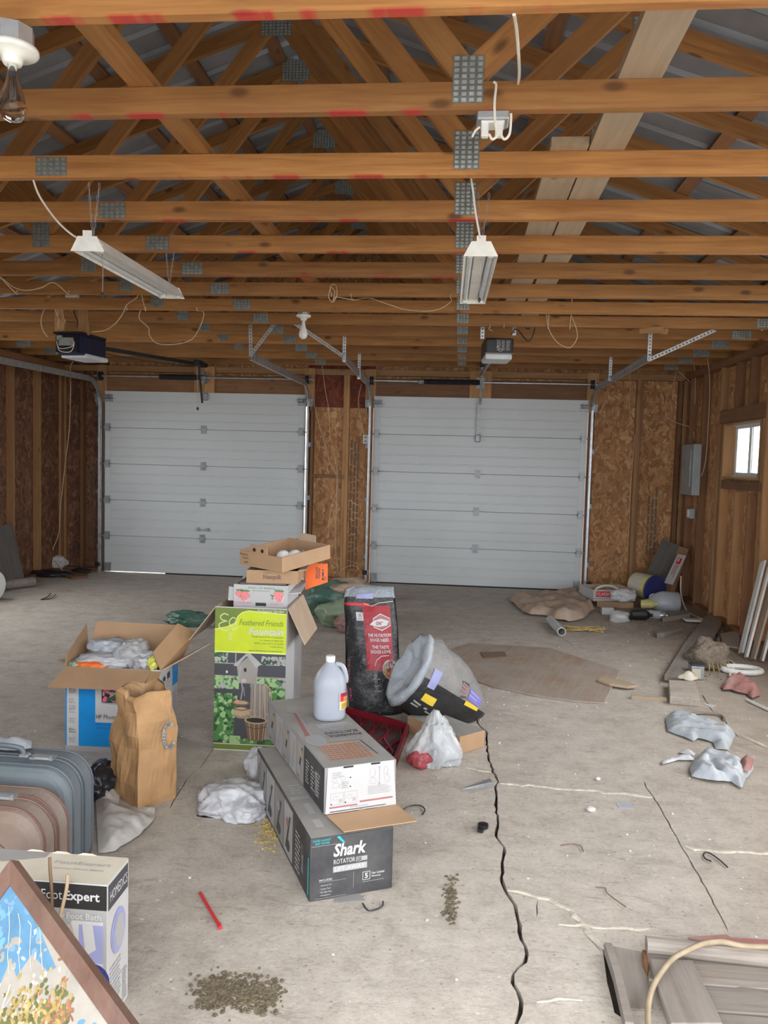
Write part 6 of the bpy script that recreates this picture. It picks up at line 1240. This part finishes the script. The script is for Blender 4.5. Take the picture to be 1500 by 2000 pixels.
# --- red ribbed tray
a, b, c = G(668, 1392), G(800, 1428), G(768, 1515); d_ = a+(c-b)
t = thing('boot_tray', 'dark red ribbed plastic tray on the floor, right of the vacuum cartons', 'tray', (a+c)/2); Q = [a, d_, c, b]; cen = (a+c)/2
mk('tray_base', plate([q+V3((0, 0, .012)) for q in Q], .010, V3((0, 0, 1))), 'tray_dark', t)
for k in range(4):
    q0, q1 = Q[k], Q[(k+1) % 4]; i0, i1 = q0.lerp(cen, .07), q1.lerp(cen, .07); mk('rim', ([q0, q1, i1, i0, q0+V3((0, 0, .05)), q1+V3((0, 0, .05)), i1+V3((0, 0, .05)), i0+V3((0, 0, .05))], QB), 'tray_red', t)
for k in range(9):
    u = .1+.1*k; q0 = a.lerp(b, u).lerp(cen, .05); q1 = d_.lerp(c, min(1, u+(.07 if k % 2 else -.05))).lerp(cen, .05); mk('rib', tube([q0+V3((0, 0, .016)), q0.lerp(q1, .33)+V3((.04*(-1)**k, 0, .016)), q0.lerp(q1, .66)+V3((-.04*(-1)**k, 0, .016)), q1+V3((0, 0, .016))], .006, 5, 0), 'tray_red', t)
# --- small kraft carton on the tray's corner
a, b = G(795, 1430), G(897, 1474); t = thing('small_carton', 'small flat kraft carton lying between slumped sack and clear bag', 'box', a, math.atan2((b-a).y, (b-a).x)); L_ = (b-a).length
carton(t, L_, .2, .10, 'kraft'); p = Print((0, 0, .10), (1, 0, 0), (0, 1, 0)); p.rect(.002, .002, L_-.002, .198, 'dusty_top', 1); p.done('top_print', t)
# --- clear bag with red netting
q = G(848, 1490); t = thing('clear_bag', 'crumpled clear plastic bag with red netting inside, beside the kraft carton', 'bag', (q.x, q.y, 0))
crumple('bag_film', (q.x+.0, q.y-.0, .10), (.12, .10, .17), 'film_clear', t, 51, .32, 1.5, 5, .002, 0, True, .55); crumple('bag_inner', (q.x+.03, q.y-.0, .07), (.085, .07, .11), 'film_grey', t, 53, .35, 1.6, 4, .003, 0, True, .5); crumple('red_netting', (q.x-.075, q.y-.075, .045), (.058, .045, .048), 'film_red', t, 52, .3, 2.2, 4, .003)
# ------------------------------------------------------------------ boards, trash and small things on the floor
def q8(L): return [G(960+x/2.778, 1000+y/2.778) for x, y in L]
def q4(L): return [G(1230+x/5.263, 1040+y/5.263) for x, y in L]
def slab(name, lab, P, th, m, cat, z=0.0, grp=None):
    n = V3((0, 0, 1)); Q = [V3((p[0], p[1], z+th)) for p in P]; a = sum((Q[i].x*Q[(i+1) % len(Q)].y-Q[(i+1) % len(Q)].x*Q[i].y) for i in range(len(Q)))
    if a < 0: Q = Q[::-1]
    # own X along the longest side, so the grain runs with it
    L, i = max(((Q[(k+1) % len(Q)]-Q[k]).length, k) for k in range(len(Q))); x = (Q[(i+1) % len(Q)]-Q[i]).normalized(); mt = Mx((x, n.cross(x), n)).transposed().to_4x4(); mt.translation = sum(Q, V3())/len(Q)-V3((0, 0, th)); iv = mt.inverted()
    v, f = plate([iv @ q for q in Q], th, V3((0, 0, 1))); return tag(mk(name, bevelled((v, f), min(.004, th*.3), 1), m, world=mt), lab, cat, grp)
# --- sunken boards, pole and hose in the near right corner
def q7(L): return [G(1150+x/4.286, 1780+y/4.286) for x, y in L]
slab('plank', 'weathered plank under the grey pole, farthest of the floor boards at lower right', q7([(480, 400), (1600, 470), (1600, 690), (950, 640), (500, 600)]), .012, 'weathered_wood', 'plank', 0, 'floor boards near the camera')
slab('plank', 'weathered plank in the middle of the floor boards at lower right', q7([(560, 615), (950, 650), (1220, 668), (1270, 655), (1600, 700), (1640, 905), (1060, 865), (640, 850)]), .012, 'weathered_wood', 'plank', 0, 'floor boards near the camera')
slab('plank', 'weathered plank nearest the camera among the floor boards at lower right', q7([(660, 880), (1060, 880), (1640, 925), (1700, 1130), (760, 1090)]), .012, 'weathered_wood', 'plank', 0, 'floor boards near the camera')
slab('plank', 'short grey board lying diagonally on top of the floor boards', q7([(505, 482), (862, 492), (1085, 960), (1120, 1040), (680, 1040), (560, 700)]), .022, 'dusty_board', 'plank', .014, 'floor boards near the camera')
slab('plank', 'dusty board strip beside the open slot in the concrete', q7([(190, 300), (450, 350), (470, 480), (540, 840), (345, 830), (330, 900), (250, 600)]), .006, 'dusty_board', 'plank', 0, 'floor boards near the camera')
tag(mk('batten', sweep([G(1187, 1851, .02), G(1206, 1910, .02), G(1229, 2008, .02)], [(-.012, -.018), (.012, -.018), (.012, .018), (-.012, .018)]), 'dusty_board'), 'thin batten standing along the right edge of the open slot', 'batten')
a, b = G(1262, 1852, .03), G(1510, 1868, .03); tag(mk('pole', sweep([a+V3((0, 0, .012)), b+V3((.3, -.05, .012))], circ(.027, 14)), 'weathered_wood', smooth=False), 'weathered grey pole lying along far edge of the floor boards', 'pole')
tag(mk('hose', tube([G(1150+x/4.286, 1780+y/4.286, z) for x, y, z in [(498, 1000, .02), (498, 800, .03), (530, 650, .045), (600, 520, .06), (700, 400, .065), (800, 340, .085), (950, 275, .09), (1080, 255, .085), (1160, 262, .08), (1300, 290, .075), (1560, 300, .075)]], .009, 8), 'tan_hose', smooth=True), 'pale tan hose arching over the pole and floor boards', 'hose')
slab('scrap', 'flat reddish strip lying under the hose behind the pole', q7([(820, 235), (1150, 215), (1190, 240), (1560, 262), (1560, 300), (1000, 275)]), .012, 'rag_red', 'scrap')
slab('splinter', 'reddish splintered board end beside the short diagonal board', q7([(445, 360), (475, 365), (505, 510), (485, 560), (450, 470)]), .02, 'old_pine', 'wood')
# --- trim boards leaning at the right edge
for k, (xa, ya, xb, yb, m_, lab) in enumerate(((1447, 1276, 1490, 1100, 'white_trim', 'bluish white trim board leaning at right, leftmost of the leaning trim'), (1457, 1284, 1502, 1110, 'white_trim', 'narrow white trim board leaning second from left at right edge'), (1470, 1288, 1516, 1120, 'pale_plank', 'pale grey board leaning third from left at right edge'), (1488, 1290, 1532, 1130, 'white_trim', 'white trim board leaning at the extreme right edge of view'))):
    p = G(xa, ya, .02); q = H(xb, yb, 2.755); q = p+(q-p)*1.02
    brd_ = brd('trim_board', p, q, .10 if k in (0, 2) else .055, .018, m_, None, (0, -1, .3)); tag(brd_, lab, 'board', 'boards leaning on the right wall')
# --- boards leaning in the back right corner
def lean(name, lab, p0, p1, w_, th, m_, up, grp='boards leaning in the back right corner'): return tag(brd(name, p0, p1, w_, th, m_, None, up), lab, 'board', grp)
lean('wide_board', 'wide dark dusty board leaning in the back right corner', G(1270, 1162, .06), V(1318, 1062, 9.95), .30, .02, 'dark_board', (1, -.35, 0))
lean('narrow_board', 'brown narrow board leaning beside the wide dark board', G(1303, 1168, .05), V(1336, 1070, 9.9), .12, .035, 'old_pine', (1, -.4, .0))
a, b = V(1306, 1140, 9.42), V(1332, 1084, 9.72); t = thing('lettered_strip', 'narrow white strip with red and black print leaning on the brown board', 'strip', a); bb = brd('strip', a, b, .10, .012, 'white_card', t, (1, -.4, 0))
p = Print((.2, .0065, -.045), (-1, 0, 0), (0, 0, 1)); p.rect(.02, .02, .12, .07, 'ink_red', 1); p.lines(.03, .03, .08, .03, 1, 'ink_white', 2, 3); p.lines(.14, .02, .2, .05, 3, 'ink_maroon', 1, 2); p.done('strip_print', t, world=W[bb])
# --- crumpled brown paper, cartons and containers along the back wall on the right
tag(sheet('kraft_paper', [v.to_2d() for v in q8([(95, 485), (250, 470), (380, 465), (470, 452), (500, 490), (540, 525), (560, 540), (530, 556), (500, 590), (420, 604), (330, 590), (300, 570), (210, 570), (165, 545)])], 'brown_paper', None, .10, .02, 3, 3.2, 0, .04), 'big crumpled sheet of brown paper near the right door', 'paper')
a, b = G(1158, 1186), G(1240, 1186); w_ = (b-a).length
t = thing('tray_carton', 'shallow white carton with red label and black lettering, by the brown paper', 'box', a+V3((0, 0, .07)), math.atan2((b-a).y, (b-a).x)); carton(t, w_, .42, .13, 'white_card', 'kraft_dusty', True); tag(slab('board_scrap', 'low kraft block propping up the white tray carton', [a.to_2d()+V3((.05, .03)).to_2d(), a.to_2d()+V3((w_-.05, .03)).to_2d(), a.to_2d()+V3((w_-.05, .3)).to_2d(), a.to_2d()+V3((.05, .3)).to_2d()], .067, 'kraft', 'block'))
p = Print((0, 0, 0), (1, 0, 0), (0, 0, 1)); p.rect(.03, .05, .22, .115, 'ink_red', 1); p.text('CLASSIC', .04, .065, .17, .035, 'ink_white', 2, 0, .02); p.lines(.25, .035, .13, .065, 2, 'ink_slate', 2, 3); p.rect(0, .03, w_, .035, 'ink_maroon', 1); p.done('front_print', t)
mk('roll', xf(sweep([(.16*math.cos(a_)+.25, .2, .06+.09*math.sin(a_)) for a_ in [R(20*k) for k in range(0, 10)]], circ(.014, 8), (0, 1, 0)), W[t]), 'wire_white', t)
q = G(1225, 1180, .16); tag(crumple('plastic_bag', (q.x+.02, q.y+.33, .20), (.13, .10, .07), 'film_clear', None, 61, .3, 1.8, 4, .06), 'clear plastic bag heaped on the back of the white tray carton', 'bag')
def lay(name, lab, cat, prof_, p, d_, m_, parts=(), n=20, grp=None):
    """a round container lying on its side: its own Z along d_"""
    z = V3(d_).normalized(); x = z.cross(V3((0, 0, 1))).normalized(); y = z.cross(x); mt = Mx((x, y, z)).transposed().to_4x4(); mt.translation = V3(p)
    t = thing(name, lab, cat, world=mt, group=grp)
    for nm_, pr_, mm in ((name.split('_')[-1]+'_body', prof_, m_),)+tuple(parts): mk(nm_, lathe(pr_, n), mm, t, local=True)
    return t
q = G(1268, 1186); lay('plastic_tub', 'yellow plastic tub with dark blue lid lying on its side', 'tub', [(.10, 0), (.135, .01), (.15, .28), (.155, .30)], (q.x-.10, q.y+.30, .235), (.5, -.86, -.08), 'bucket_yellow', (('lid', [(.155, .30), (.165, .305), (.165, .33), (.12, .335), (.118, .326), (.0, .326)], 'lid_blue'), ('label', [(.1345+.0018, .02), (.148, .22)], 'ink_cream')))
q = G(1305, 1200); t = thing('milk_jug', 'empty cloudy plastic jug lying on its side by the yellow tub', 'jug', (q.x, q.y+.1, .115), world=T(q.x+.14, q.y+.12, .115) @ Mx.Rotation(R(-90), 4, 'Y') @ Mx.Rotation(R(40), 4, 'Z')); mk('jug_body', loft([sq(.10, .001), sq(.112, .01), sq(.115, .19), sq(.10, .24, .3), sq(.06, .30, .2), sq(.03, .335, 0), sq(.03, .36, 0)]), 'film_grey', t, local=True, smooth=True); mk('handle', sweep(smooth_path([(.04, 0, .31), (.085, 0, .29), (.10, 0, .22)], 5), circ(.014, 8), (0, 1, 0)), 'film_grey', t, local=True)
q = G(1284, 1208); lay('spray_can', 'silver spray can lying below the yellow tub', 'can', [(.03, 0), (.045, .005), (.045, .18), (.03, .20), (.02, .205), (.02, .225)], (q.x-.12, q.y, .047), (.9, -.35, 0), 'galvanized', (('can_rim', [(.047, .178), (.047, .186)], 'dull_steel'), ('label', [(.0465, .03), (.0465, .15)], 'ink_lgrey')))
q = G(1232, 1212); lay('bottle', 'black plastic bottle lying left of the silver can', 'bottle', [(.03, 0), (.055, .006), (.055, .16), (.03, .20), (.018, .21), (.018, .235)], (q.x, q.y+.03, .057), (.95, .1, 0), 'black_plastic')
q = G(1213, 1216); tag(crumple('plastic_bag', (q.x-.02, q.y, .055), (.10, .08, .065), 'film_clear', None, 66, .35, 1.9, 3, .001), 'pinkish clear bag crumpled left of the black bottle', 'bag')
q = G(1272, 1200); lay('yellow_bottle', 'small yellow bottle behind the silver can', 'bottle', [(.03, 0), (.05, .006), (.05, .12), (.03, .15), (.02, .16), (.02, .18)], (q.x-.09, q.y+.12, .09), (.9, -.3, .1), 'bucket_yellow')
q = G(1175, 1200); slab('board_scrap', 'small white block in front of the white tray carton', [(q.x, q.y), (q.x+.13, q.y-.01), (q.x+.14, q.y+.1), (q.x, q.y+.1)], .075, 'white_card', 'block')
a, b = G(1074, 1210, .045), G(1097, 1234, .045); d_ = (b-a); lay('pipe_piece', 'short grey plastic pipe under the brown paper edge', 'pipe', [(.03, 0), (.042, .002), (.042, d_.length), (.034, d_.length+.001), (.034, .02)], a, d_, 'pvc_grey')
rd = random.Random(3); c_ = G(1142, 1232)
rp_ = [tube([c_+V3((rd.uniform(-.2, .2), rd.uniform(-.1, .1), .008+rd.uniform(0, .02))) for k in range(5)], .006, 5, 4) for j in range(6)]; tag(mk('rope', join(*rp_), 'rope_yellow'), 'tangled yellowish rope on the floor in front of the brown paper', 'rope', kind='stuff')
lay('glass_jar', 'dark glass jar standing against the back wall', 'jar', [(.07, 0), (.085, .01), (.085, .2), (.06, .24), (.06, .27)], (G(1236, 1148).x, YB-.3, .002), (0, .001, 1), 'clear_glass', (('lid', [(.064, .262), (.064, .285), (0, .286)], 'dull_steel'),))
slab('stick', 'split pale stick under the cans at back right', q8([(640, 575), (840, 545), (850, 560), (700, 590)]), .03, 'pale_plank', 'stick')
slab('plank', 'short grey plank lying right of the cans', q4([(300, 870), (600, 843), (620, 884), (340, 925)]), .05, 'dusty_board', 'plank', 0, 'loose planks at right')
slab('plank', 'short thick timber scrap left of the long plank', q4([(265, 1060), (330, 1035), (545, 1003), (550, 1030), (360, 1085), (280, 1090)]), .05, 'weathered_wood', 'plank', 0, 'loose planks at right')
slab('plank', 'long wide dusty plank lying toward the right wall', [G(1230+x/5.263, 1040+y/5.263, .06) for x, y in [(355, 1460), (620, 1505), (945, 925), (935, 886), (820, 850), (780, 855), (560, 1130)]], .045, 'dusty_board', 'plank', .014, 'loose planks at right')
slab('plank', 'dark batten propping the long wide plank at its right', q4([(655, 1440), (700, 1380), (985, 930), (965, 960), (660, 1425)]), .012, 'weathered_wood', 'plank', .0, 'loose planks at right')
slab('paving_slab', 'square grey paving slab flat on the floor at right', q4([(395, 1590), (665, 1600), (718, 1795), (408, 1765)]), .055, 'concrete', 'slab')
slab('tile_piece', 'flat grey scrap under the leaning trim boards', q4([(930, 1050), (1130, 1015), (1120, 1200), (960, 1170), (890, 1110)]), .012, 'pvc_grey', 'scrap')
slab('bark_scrap', 'red-brown flat scrap beyond top end of the long plank', q4([(985, 950), (1120, 1005), (1000, 1040), (960, 1000)]), .015, 'old_pine', 'scrap')
q = q4([(670, 930)])[0]; tag(mk('white_tile', bevelled(box(q.x-.11, q.y-.05, .02, q.x+.11, q.y+.07, .035), .003, 1), 'white_paint'), 'small bluish white piece left of top end of the long plank', 'scrap'); W  # resting on the timber
t = thing('metal_can', 'small paint-stained square can right of the long plank end', 'can', q4([(690, 1510)])[0]); q = q4([(690, 1510)])[0]; mk('can_body', bevelled(box(q.x-.05, q.y-.02, .001, q.x+.05, q.y+.08, .11), .008, 2), 'dull_steel', t); mk('paint_smear', box(q.x-.045, q.y-.0225, .01, q.x+.02, q.y-.0195, .085), 'ink_cream', t); mk('can_lid', bevelled(box(q.x-.052, q.y-.022, .105, q.x+.052, q.y+.082, .118), .004, 1), 'dark_metal', t)
q = q4([(590, 1575)])[0]; tag(crumple('paper_ball', (q.x, q.y, .045), (.07, .05, .05), 'ink_cream', None, 71, .35, 2, 3, .056), 'small pale yellow crumpled paper on the paving slab edge', 'paper')
q = q4([(810, 1400)])[0]; tag(crumple('root_clump', (q.x, q.y+.05, .09), (.15, .13, .12), 'dirt', None, 72, .4, 2.4, 4, .001), 'clump of dry roots and dirt right of the square can', 'clump'); L = []
for k in range(14): a_ = rd.uniform(-2.6, .2); L.append(tube([(q.x, q.y+.05, .12), (q.x+.12*math.cos(a_), q.y+.05+.10*math.sin(a_), .10), (q.x+.2*math.cos(a_), q.y+.05+.17*math.sin(a_), .006)], .004, 4, 3))
tag(mk('root_strands', join(*L), 'rope_yellow'), 'dry straw strands trailing from the dirt clump', 'straw', kind='stuff')
q = q4([(1150, 1440)])[0]; tag(mk('plastic_ring', xf(sweep([(.15*math.cos(R(20*k)), .10*math.sin(R(20*k)), 0) for k in range(19)], circ(.022, 8)), T(q.x, q.y, .024)), 'white_plastic'), 'oval white plastic ring on the floor at far right', 'ring')
tag(mk('cable', tube([G(1230+x/5.263, 1040+y/5.263, .012) for x, y in [(770, 1265), (870, 1250), (960, 1290), (1050, 1330), (1080, 1370), (1040, 1430), (1030, 1490), (1060, 1530), (1100, 1600)]], .009), 'wire_white'), 'grey cable winding past the white ring to the red rag', 'cable')
tag(mk('cable', tube([G(1230+x/5.263, 1040+y/5.263, z) for x, y, z in [(780, 1210, .012), (860, 1190, .02), (920, 1160, .06), (935, 1100, .08), (910, 1040, .05), (880, 1080, .012)]], .009), 'wire_black'), 'dark cable loop beside the long plank', 'cable')
tag(sheet('rag', [v.to_2d() for v in q4([(940, 1600), (990, 1540), (1100, 1530), (1190, 1530), (1240, 1600), (1340, 1620), (1350, 1690), (1260, 1730), (1200, 1680), (1100, 1660), (1040, 1640), (960, 1640)])], 'rag_red', None, .06, .03, 8, 9, 0, .015), 'crumpled dusty red rag on the floor at far right', 'rag')
tag(mk('stick', tube([G(1230+x/5.263, 1040+y/5.263, .012) for x, y in [(1200, 1715), (1300, 1765), (1440, 1830)]], .010, 6), 'white_trim'), 'thin white rod pointing right from the red rag', 'rod')
tag(mk('stick', sweep([G(1233, 1361, .012), G(1302, 1366, .012)], [(-.012, -.012), (.012, -.012), (.012, .012), (-.012, .012)]), 'pale_plank'), 'thin straight wooden stick lying left of the paving slab', 'stick')
# --- sheets of plywood and board on the middle of the floor
slab('plywood_sheet', 'large worn brown plywood sheet flat on the floor behind the sacks', [G(x, y) for x, y in [(872, 1272), (918, 1258), (1075, 1268), (1212, 1312), (1180, 1376), (1120, 1372), (1040, 1360), (960, 1342), (900, 1322)]], .012, 'brown_plywood', 'plywood', 0, 'board pieces on the floor')
slab('board_piece', 'pale long board scrap at right end of the plywood sheet', q8([(575, 930), (600, 918), (720, 935), (795, 965), (740, 970), (640, 955)]), .02, 'pale_plank', 'board', .013, 'board pieces on the floor')
slab('board_piece', 'small dark square scrap lying on the plywood sheet', [G(x, y) for x, y in [(938, 1278), (985, 1276), (990, 1286), (945, 1289)]], .006, 'ink_brown', 'board', .013, 'board pieces on the floor')
# --- bags on the floor at right
def q6b(L): return [V3(v).to_2d() for v in q6(L)]
tag(sheet('cloth_bag', q6b([(1030, 105), (1060, 90), (1120, 100), (1190, 120), (1260, 140), (1340, 165), (1350, 185), (1320, 250), (1260, 245), (1245, 215), (1180, 200), (1160, 210), (1080, 180), (1040, 165)]), 'film_blue', None, .035, .03, 14, 11, 0, .013), 'pale blue cloth-like bag lying flat on the floor at right', 'bag')
tag(sheet('plastic_bag', q6b([(1140, 340), (1170, 285), (1215, 265), (1250, 280), (1310, 275), (1370, 310), (1430, 320), (1435, 345), (1400, 385), (1380, 430), (1330, 400), (1260, 400), (1150, 375)]), 'film_grey', None, .04, .03, 15, 11, 0, .013), 'grey-white plastic bag on the floor nearer than the blue one', 'bag')
tag(sheet('red_wrapper', q6b([(1368, 322), (1400, 312), (1436, 325), (1420, 370), (1385, 380)]), 'rag_red', None, .03, .05, 17, 9, .03, .015), 'faded red wrapper at right end of the grey-white bag', 'wrapper')
for k, P in enumerate(([(1010, 305), (1095, 280), (1165, 285), (1160, 300), (1090, 300), (1020, 320)], [(1090, 265), (1115, 250), (1170, 270), (1160, 280), (1120, 272)])): tag(sheet('paper_strip', q6b(P), 'film_white', None, .03, .01, 20+k, 9, 0, .015), ['torn white paper strips left of the grey-white bag', 'small folded white paper above the torn strips'][k], 'paper')
tag(mk('plastic_loop', tube([V3((p.x, p.y, .012)) for p in q6([(1130, 95), (1180, 85), (1250, 88), (1290, 98), (1300, 115)])], .009), 'weathered_wood'), 'dark curved strip behind the pale blue bag', 'strip')
# --- little things on the near floor
P = q6([(95, 432), (225, 400), (238, 418), (130, 430)]); tag(mk('metal_wedge', ([V3((p.x, p.y, .002)) for p in P]+[V3((p.x, p.y, .03 if k in (1, 2) else .008)) for k, p in enumerate(P)], QB), 'dull_steel'), 'grey metal wedge lying left of the long crack', 'metal scrap')
p0 = q6([(195, 605)])[0]; tag(mk('cap_piece', xf(join(lathe([(.012, 0), (.024, .004), (.024, .02), (.012, .022)], 14), box(-.012, -.05, .001, .012, -.015, .014)), T(p0.x, p0.y, .001) @ Mx.Rotation(-.3, 4, 'Z')), 'black_plastic'), 'small black plastic clip on the floor left of the crack', 'clip')
def fw(lab, L, m='wire_black', r=.003, f=q6, z=.004, cat='wire'): return tag(mk('wire', tube([V3((p.x, p.y, z+r)) for p in f(L)], r, 5), m), lab, cat)
fw('hooked dark wire on the floor at right', [(1240, 762), (1212, 750), (1205, 730), (1225, 722), (1270, 750), (1315, 790)])
fw('thin rusty wire squiggle in the middle of the floor', [(550, 688), (600, 682), (640, 690), (655, 718)], 'ink_brown', .002); fw('rusty thread squiggle beyond the pale crack', [(710, 880), (755, 885), (765, 910), (850, 972)], 'ink_brown', .002)
qq = lambda L: [G(x, y) for x, y in L]
fw('curved black wire right of the vacuum cartons', [(788, 1585), (800, 1577), (820, 1576), (830, 1584), (825, 1594)], 'wire_black', .003, qq); fw('bent black wire in front of the lettered vacuum carton', [(708, 1768), (720, 1782), (745, 1775), (748, 1764)], 'wire_black', .003, qq)
tag(mk('red_straw', join(tube([G(391, 1744, .008), G(412, 1780, .008), G(431, 1812, .008)], .006, 6), tube([G(427, 1804, .008), G(430, 1812, .008)], .0075, 6)), 'ink_red'), 'thin red plastic strip on the floor near the camera', 'strip')
p0 = q6([(690, 525)])[0]; tag(mk('pebble', xf(lathe([(.008, 0), (.02, .004), (.022, .012), (.01, .018)], 12), T(p0.x, p0.y, .001)), 'white_paint'), 'round pale pebble between the cracks', 'pebble'); p0 = q6([(722, 384)])[0]; tag(mk('pebble', xf(lathe([(.006, 0), (.012, .004), (.013, .01), (.005, .015)], 10), T(p0.x, p0.y, .001)), 'white_paint'), 'tiny pale pebble beyond the pale filled crack', 'pebble')
slab('paper_scrap', 'small grey-green paper scrap beside the diagonal joint', q6([(802, 488), (870, 486), (890, 515), (818, 512)]), .002, 'film_grey', 'paper'); slab('paper_scrap', 'pale paper scrap right of the paving slab', q4([(745, 1760), (800, 1765), (890, 1780), (830, 1800)]), .003, 'white_card', 'paper')
slab('concrete_patch', 'small grey flake under front of lettered vacuum carton', qq([(655, 1766), (700, 1752), (720, 1748), (690, 1762)]), .002, 'grey_card', 'flake')
def clumps(name, lab, cx, cy, n, sx_, sy_, m_, seed, h_=.01):
    rd = random.Random(seed); bs_ = []
    for k in range(n):
        q = G(cx+rd.gauss(0, sx_), cy+rd.gauss(0, sy_)); r = rd.uniform(.0025, .009); v, f = lathe([(r*.9, 0), (r, h_*.25), (r*.5, h_*rd.uniform(.3, .7))], 5); bs_.append(xf((v, f), T(q.x, q.y, .0005)))
    return tag(mk(name, join(*bs_), m_), lab, 'dirt', kind='stuff')
clumps('moss_crumbs', 'dark moss crumbs on the floor nearest the camera, left part', 428, 1938, 420, 22, 16, 'moss', 1); clumps('moss_crumbs', 'dark moss crumbs on the floor nearest the camera, right part', 500, 1945, 380, 24, 18, 'moss', 2); clumps('moss_crumbs', 'moss and straw beside the long crack', 880, 1762, 150, 7, 22, 'moss', 3, .008)
clumps('straw_dirt', 'pale dirt and straw left of the lower vacuum carton', 528, 1625, 160, 14, 16, 'rope_yellow', 4, .012); clumps('earth_dirt', 'dark earth spread along the right wall', 1290, 1222, 260, 45, 12, 'dirt', 5, .02); clumps('earth_dirt', 'dark earth around the long plank', 1385, 1290, 200, 35, 22, 'dirt', 6, .015)
rd = random.Random(77); bs_ = []
for k in range(420):
    q = V3((rd.uniform(-2.5, 2.6), rd.uniform(2.2, 9.5), 0)); 
    if rd.random() < .45: q = G(rd.gauss(1000, 200), rd.gauss(1330, 60))
    r = rd.uniform(.002, .006); bs_.append(xf(lathe([(r, 0), (r*.8, r*.7)], 5), T(q.x, q.y, .0004)))
tag(mk('plaster_crumbs', join(*bs_), 'white_paint'), 'white plaster crumbs scattered over the whole concrete floor', 'crumbs', kind='stuff')
# --- heap behind the fountain carton
q = G(655, 1235); tag(crumple('tarp', (q.x-.12, q.y+.68, .16), (.30, .2, .18), 'film_green', None, 81, .3, 1.6, 4, .001), 'dark green plastic tarp heaped behind the tall carton', 'tarp')
tag(crumple('plastic_bag', (q.x+.0, q.y+.27, .12), (.19, .13, .13), 'film_ltgreen', None, 82, .35, 1.7, 4, .001), 'pale green printed bag on front of the green tarp', 'bag')
tag(crumple('rag', (q.x+.12, q.y+.02, .08), (.12, .09, .08), 'rag_red', None, 83, .35, 1.8, 4, .001), 'dark red and grey rag below the green tarp', 'rag')
p0 = G(700, 1165, .0); tag(crumple('paper_heap', (p0.x-.1, p0.y-.2, .12), (.34, .2, .12), 'brown_paper', None, 84, .3, 1.6, 4, .001), 'heap of tan crumpled paper on the floor before the center stud', 'paper')
slab('board_piece', 'short pale board in front of the wall between the doors', qq([(640, 1140), (682, 1132), (686, 1138), (650, 1147)]), .04, 'pale_plank', 'board', 0, 'board pieces by the wall between the doors'); slab('board_piece', 'splintered board end nearer than the pale board', qq([(632, 1146), (670, 1143), (676, 1150), (640, 1153)]), .03, 'weathered_wood', 'board', 0, 'board pieces by the wall between the doors')
tag(crumple('green_netting', G(365, 1222)+V3((0, .05, .05)), (.20, .12, .07), 'film_green', None, 85, .35, 1.8, 4, .001), 'dark green netting on the floor between printer and tall cartons', 'netting')
tag(crumple('plastic_bag', G(402, 1222)+V3((0, .0, .03)), (.07, .06, .04), 'film_grey', None, 86, .35, 1.9, 3, .001), 'small grey bag end right of the green netting', 'bag')
# --- back left corner
lean('drywall_sheet', 'dark grey-brown sheet leaning on the left wall at the left edge of view', V3((-5.16, 8.58, .01)), V3((XL+.135, 8.58, .74)), .9, .014, 'dark_board', (0, 1, 0), None)
for k, (px, py, r_, m_, lab) in enumerate(((70, 1113, (.16, .12, .13), 'film_grey', 'grey plastic bag in the left corner, left of two'), (105, 1112, (.16, .12, .12), 'film_dusty', 'dusty pale bag in the left corner, right of two'), (85, 1125, (.32, .12, .045), 'film_black', 'dark plastic under the bags in the left corner'))):
    q = G(px, py); tag(crumple('plastic_bag', (q.x, q.y, r_[2]*.7), r_, m_, None, 90+k, .3, 1.9, 4, .001), lab, 'bag')
def log(lab, a, b, r): tag(mk('log', sweep([a, b], circ(r, 10)), 'weathered_wood'), lab, 'log')
log('cut log lying near the left edge below leaning sheet', G(5, 1143, .06), G(66, 1136, .06), .055); slab('board_piece', 'broken brown board piece at foot of the left door track', qq([(128, 1128), (142, 1121), (172, 1124), (170, 1129), (140, 1132)]), .03, 'old_pine', 'board'); tag(crumple('rag', G(150, 1121)+V3((0, .12, .03)), (.13, .06, .035), 'film_black', None, 95, .3, 2, 3, .001), 'dark flattened rag behind the broken board piece', 'rag')
q = G(2, 1160); lay('bucket', 'white plastic bucket lying on its side at the left edge', 'bucket', [(.13, 0), (.14, .01), (.16, .34), (.165, .36)], (q.x-.16, q.y-.36, .168), (1, -.25, 0), 'white_plastic')
tag(mk('twig', join(tube([G(80, 1171, .01), G(92, 1166, .012), G(99, 1159, .02)], .006, 5), tube([G(80, 1171, .01), G(100, 1169, .012), G(109, 1161, .02)], .005, 5)), 'ink_black'), 'forked black twig on the floor at far left', 'twig')
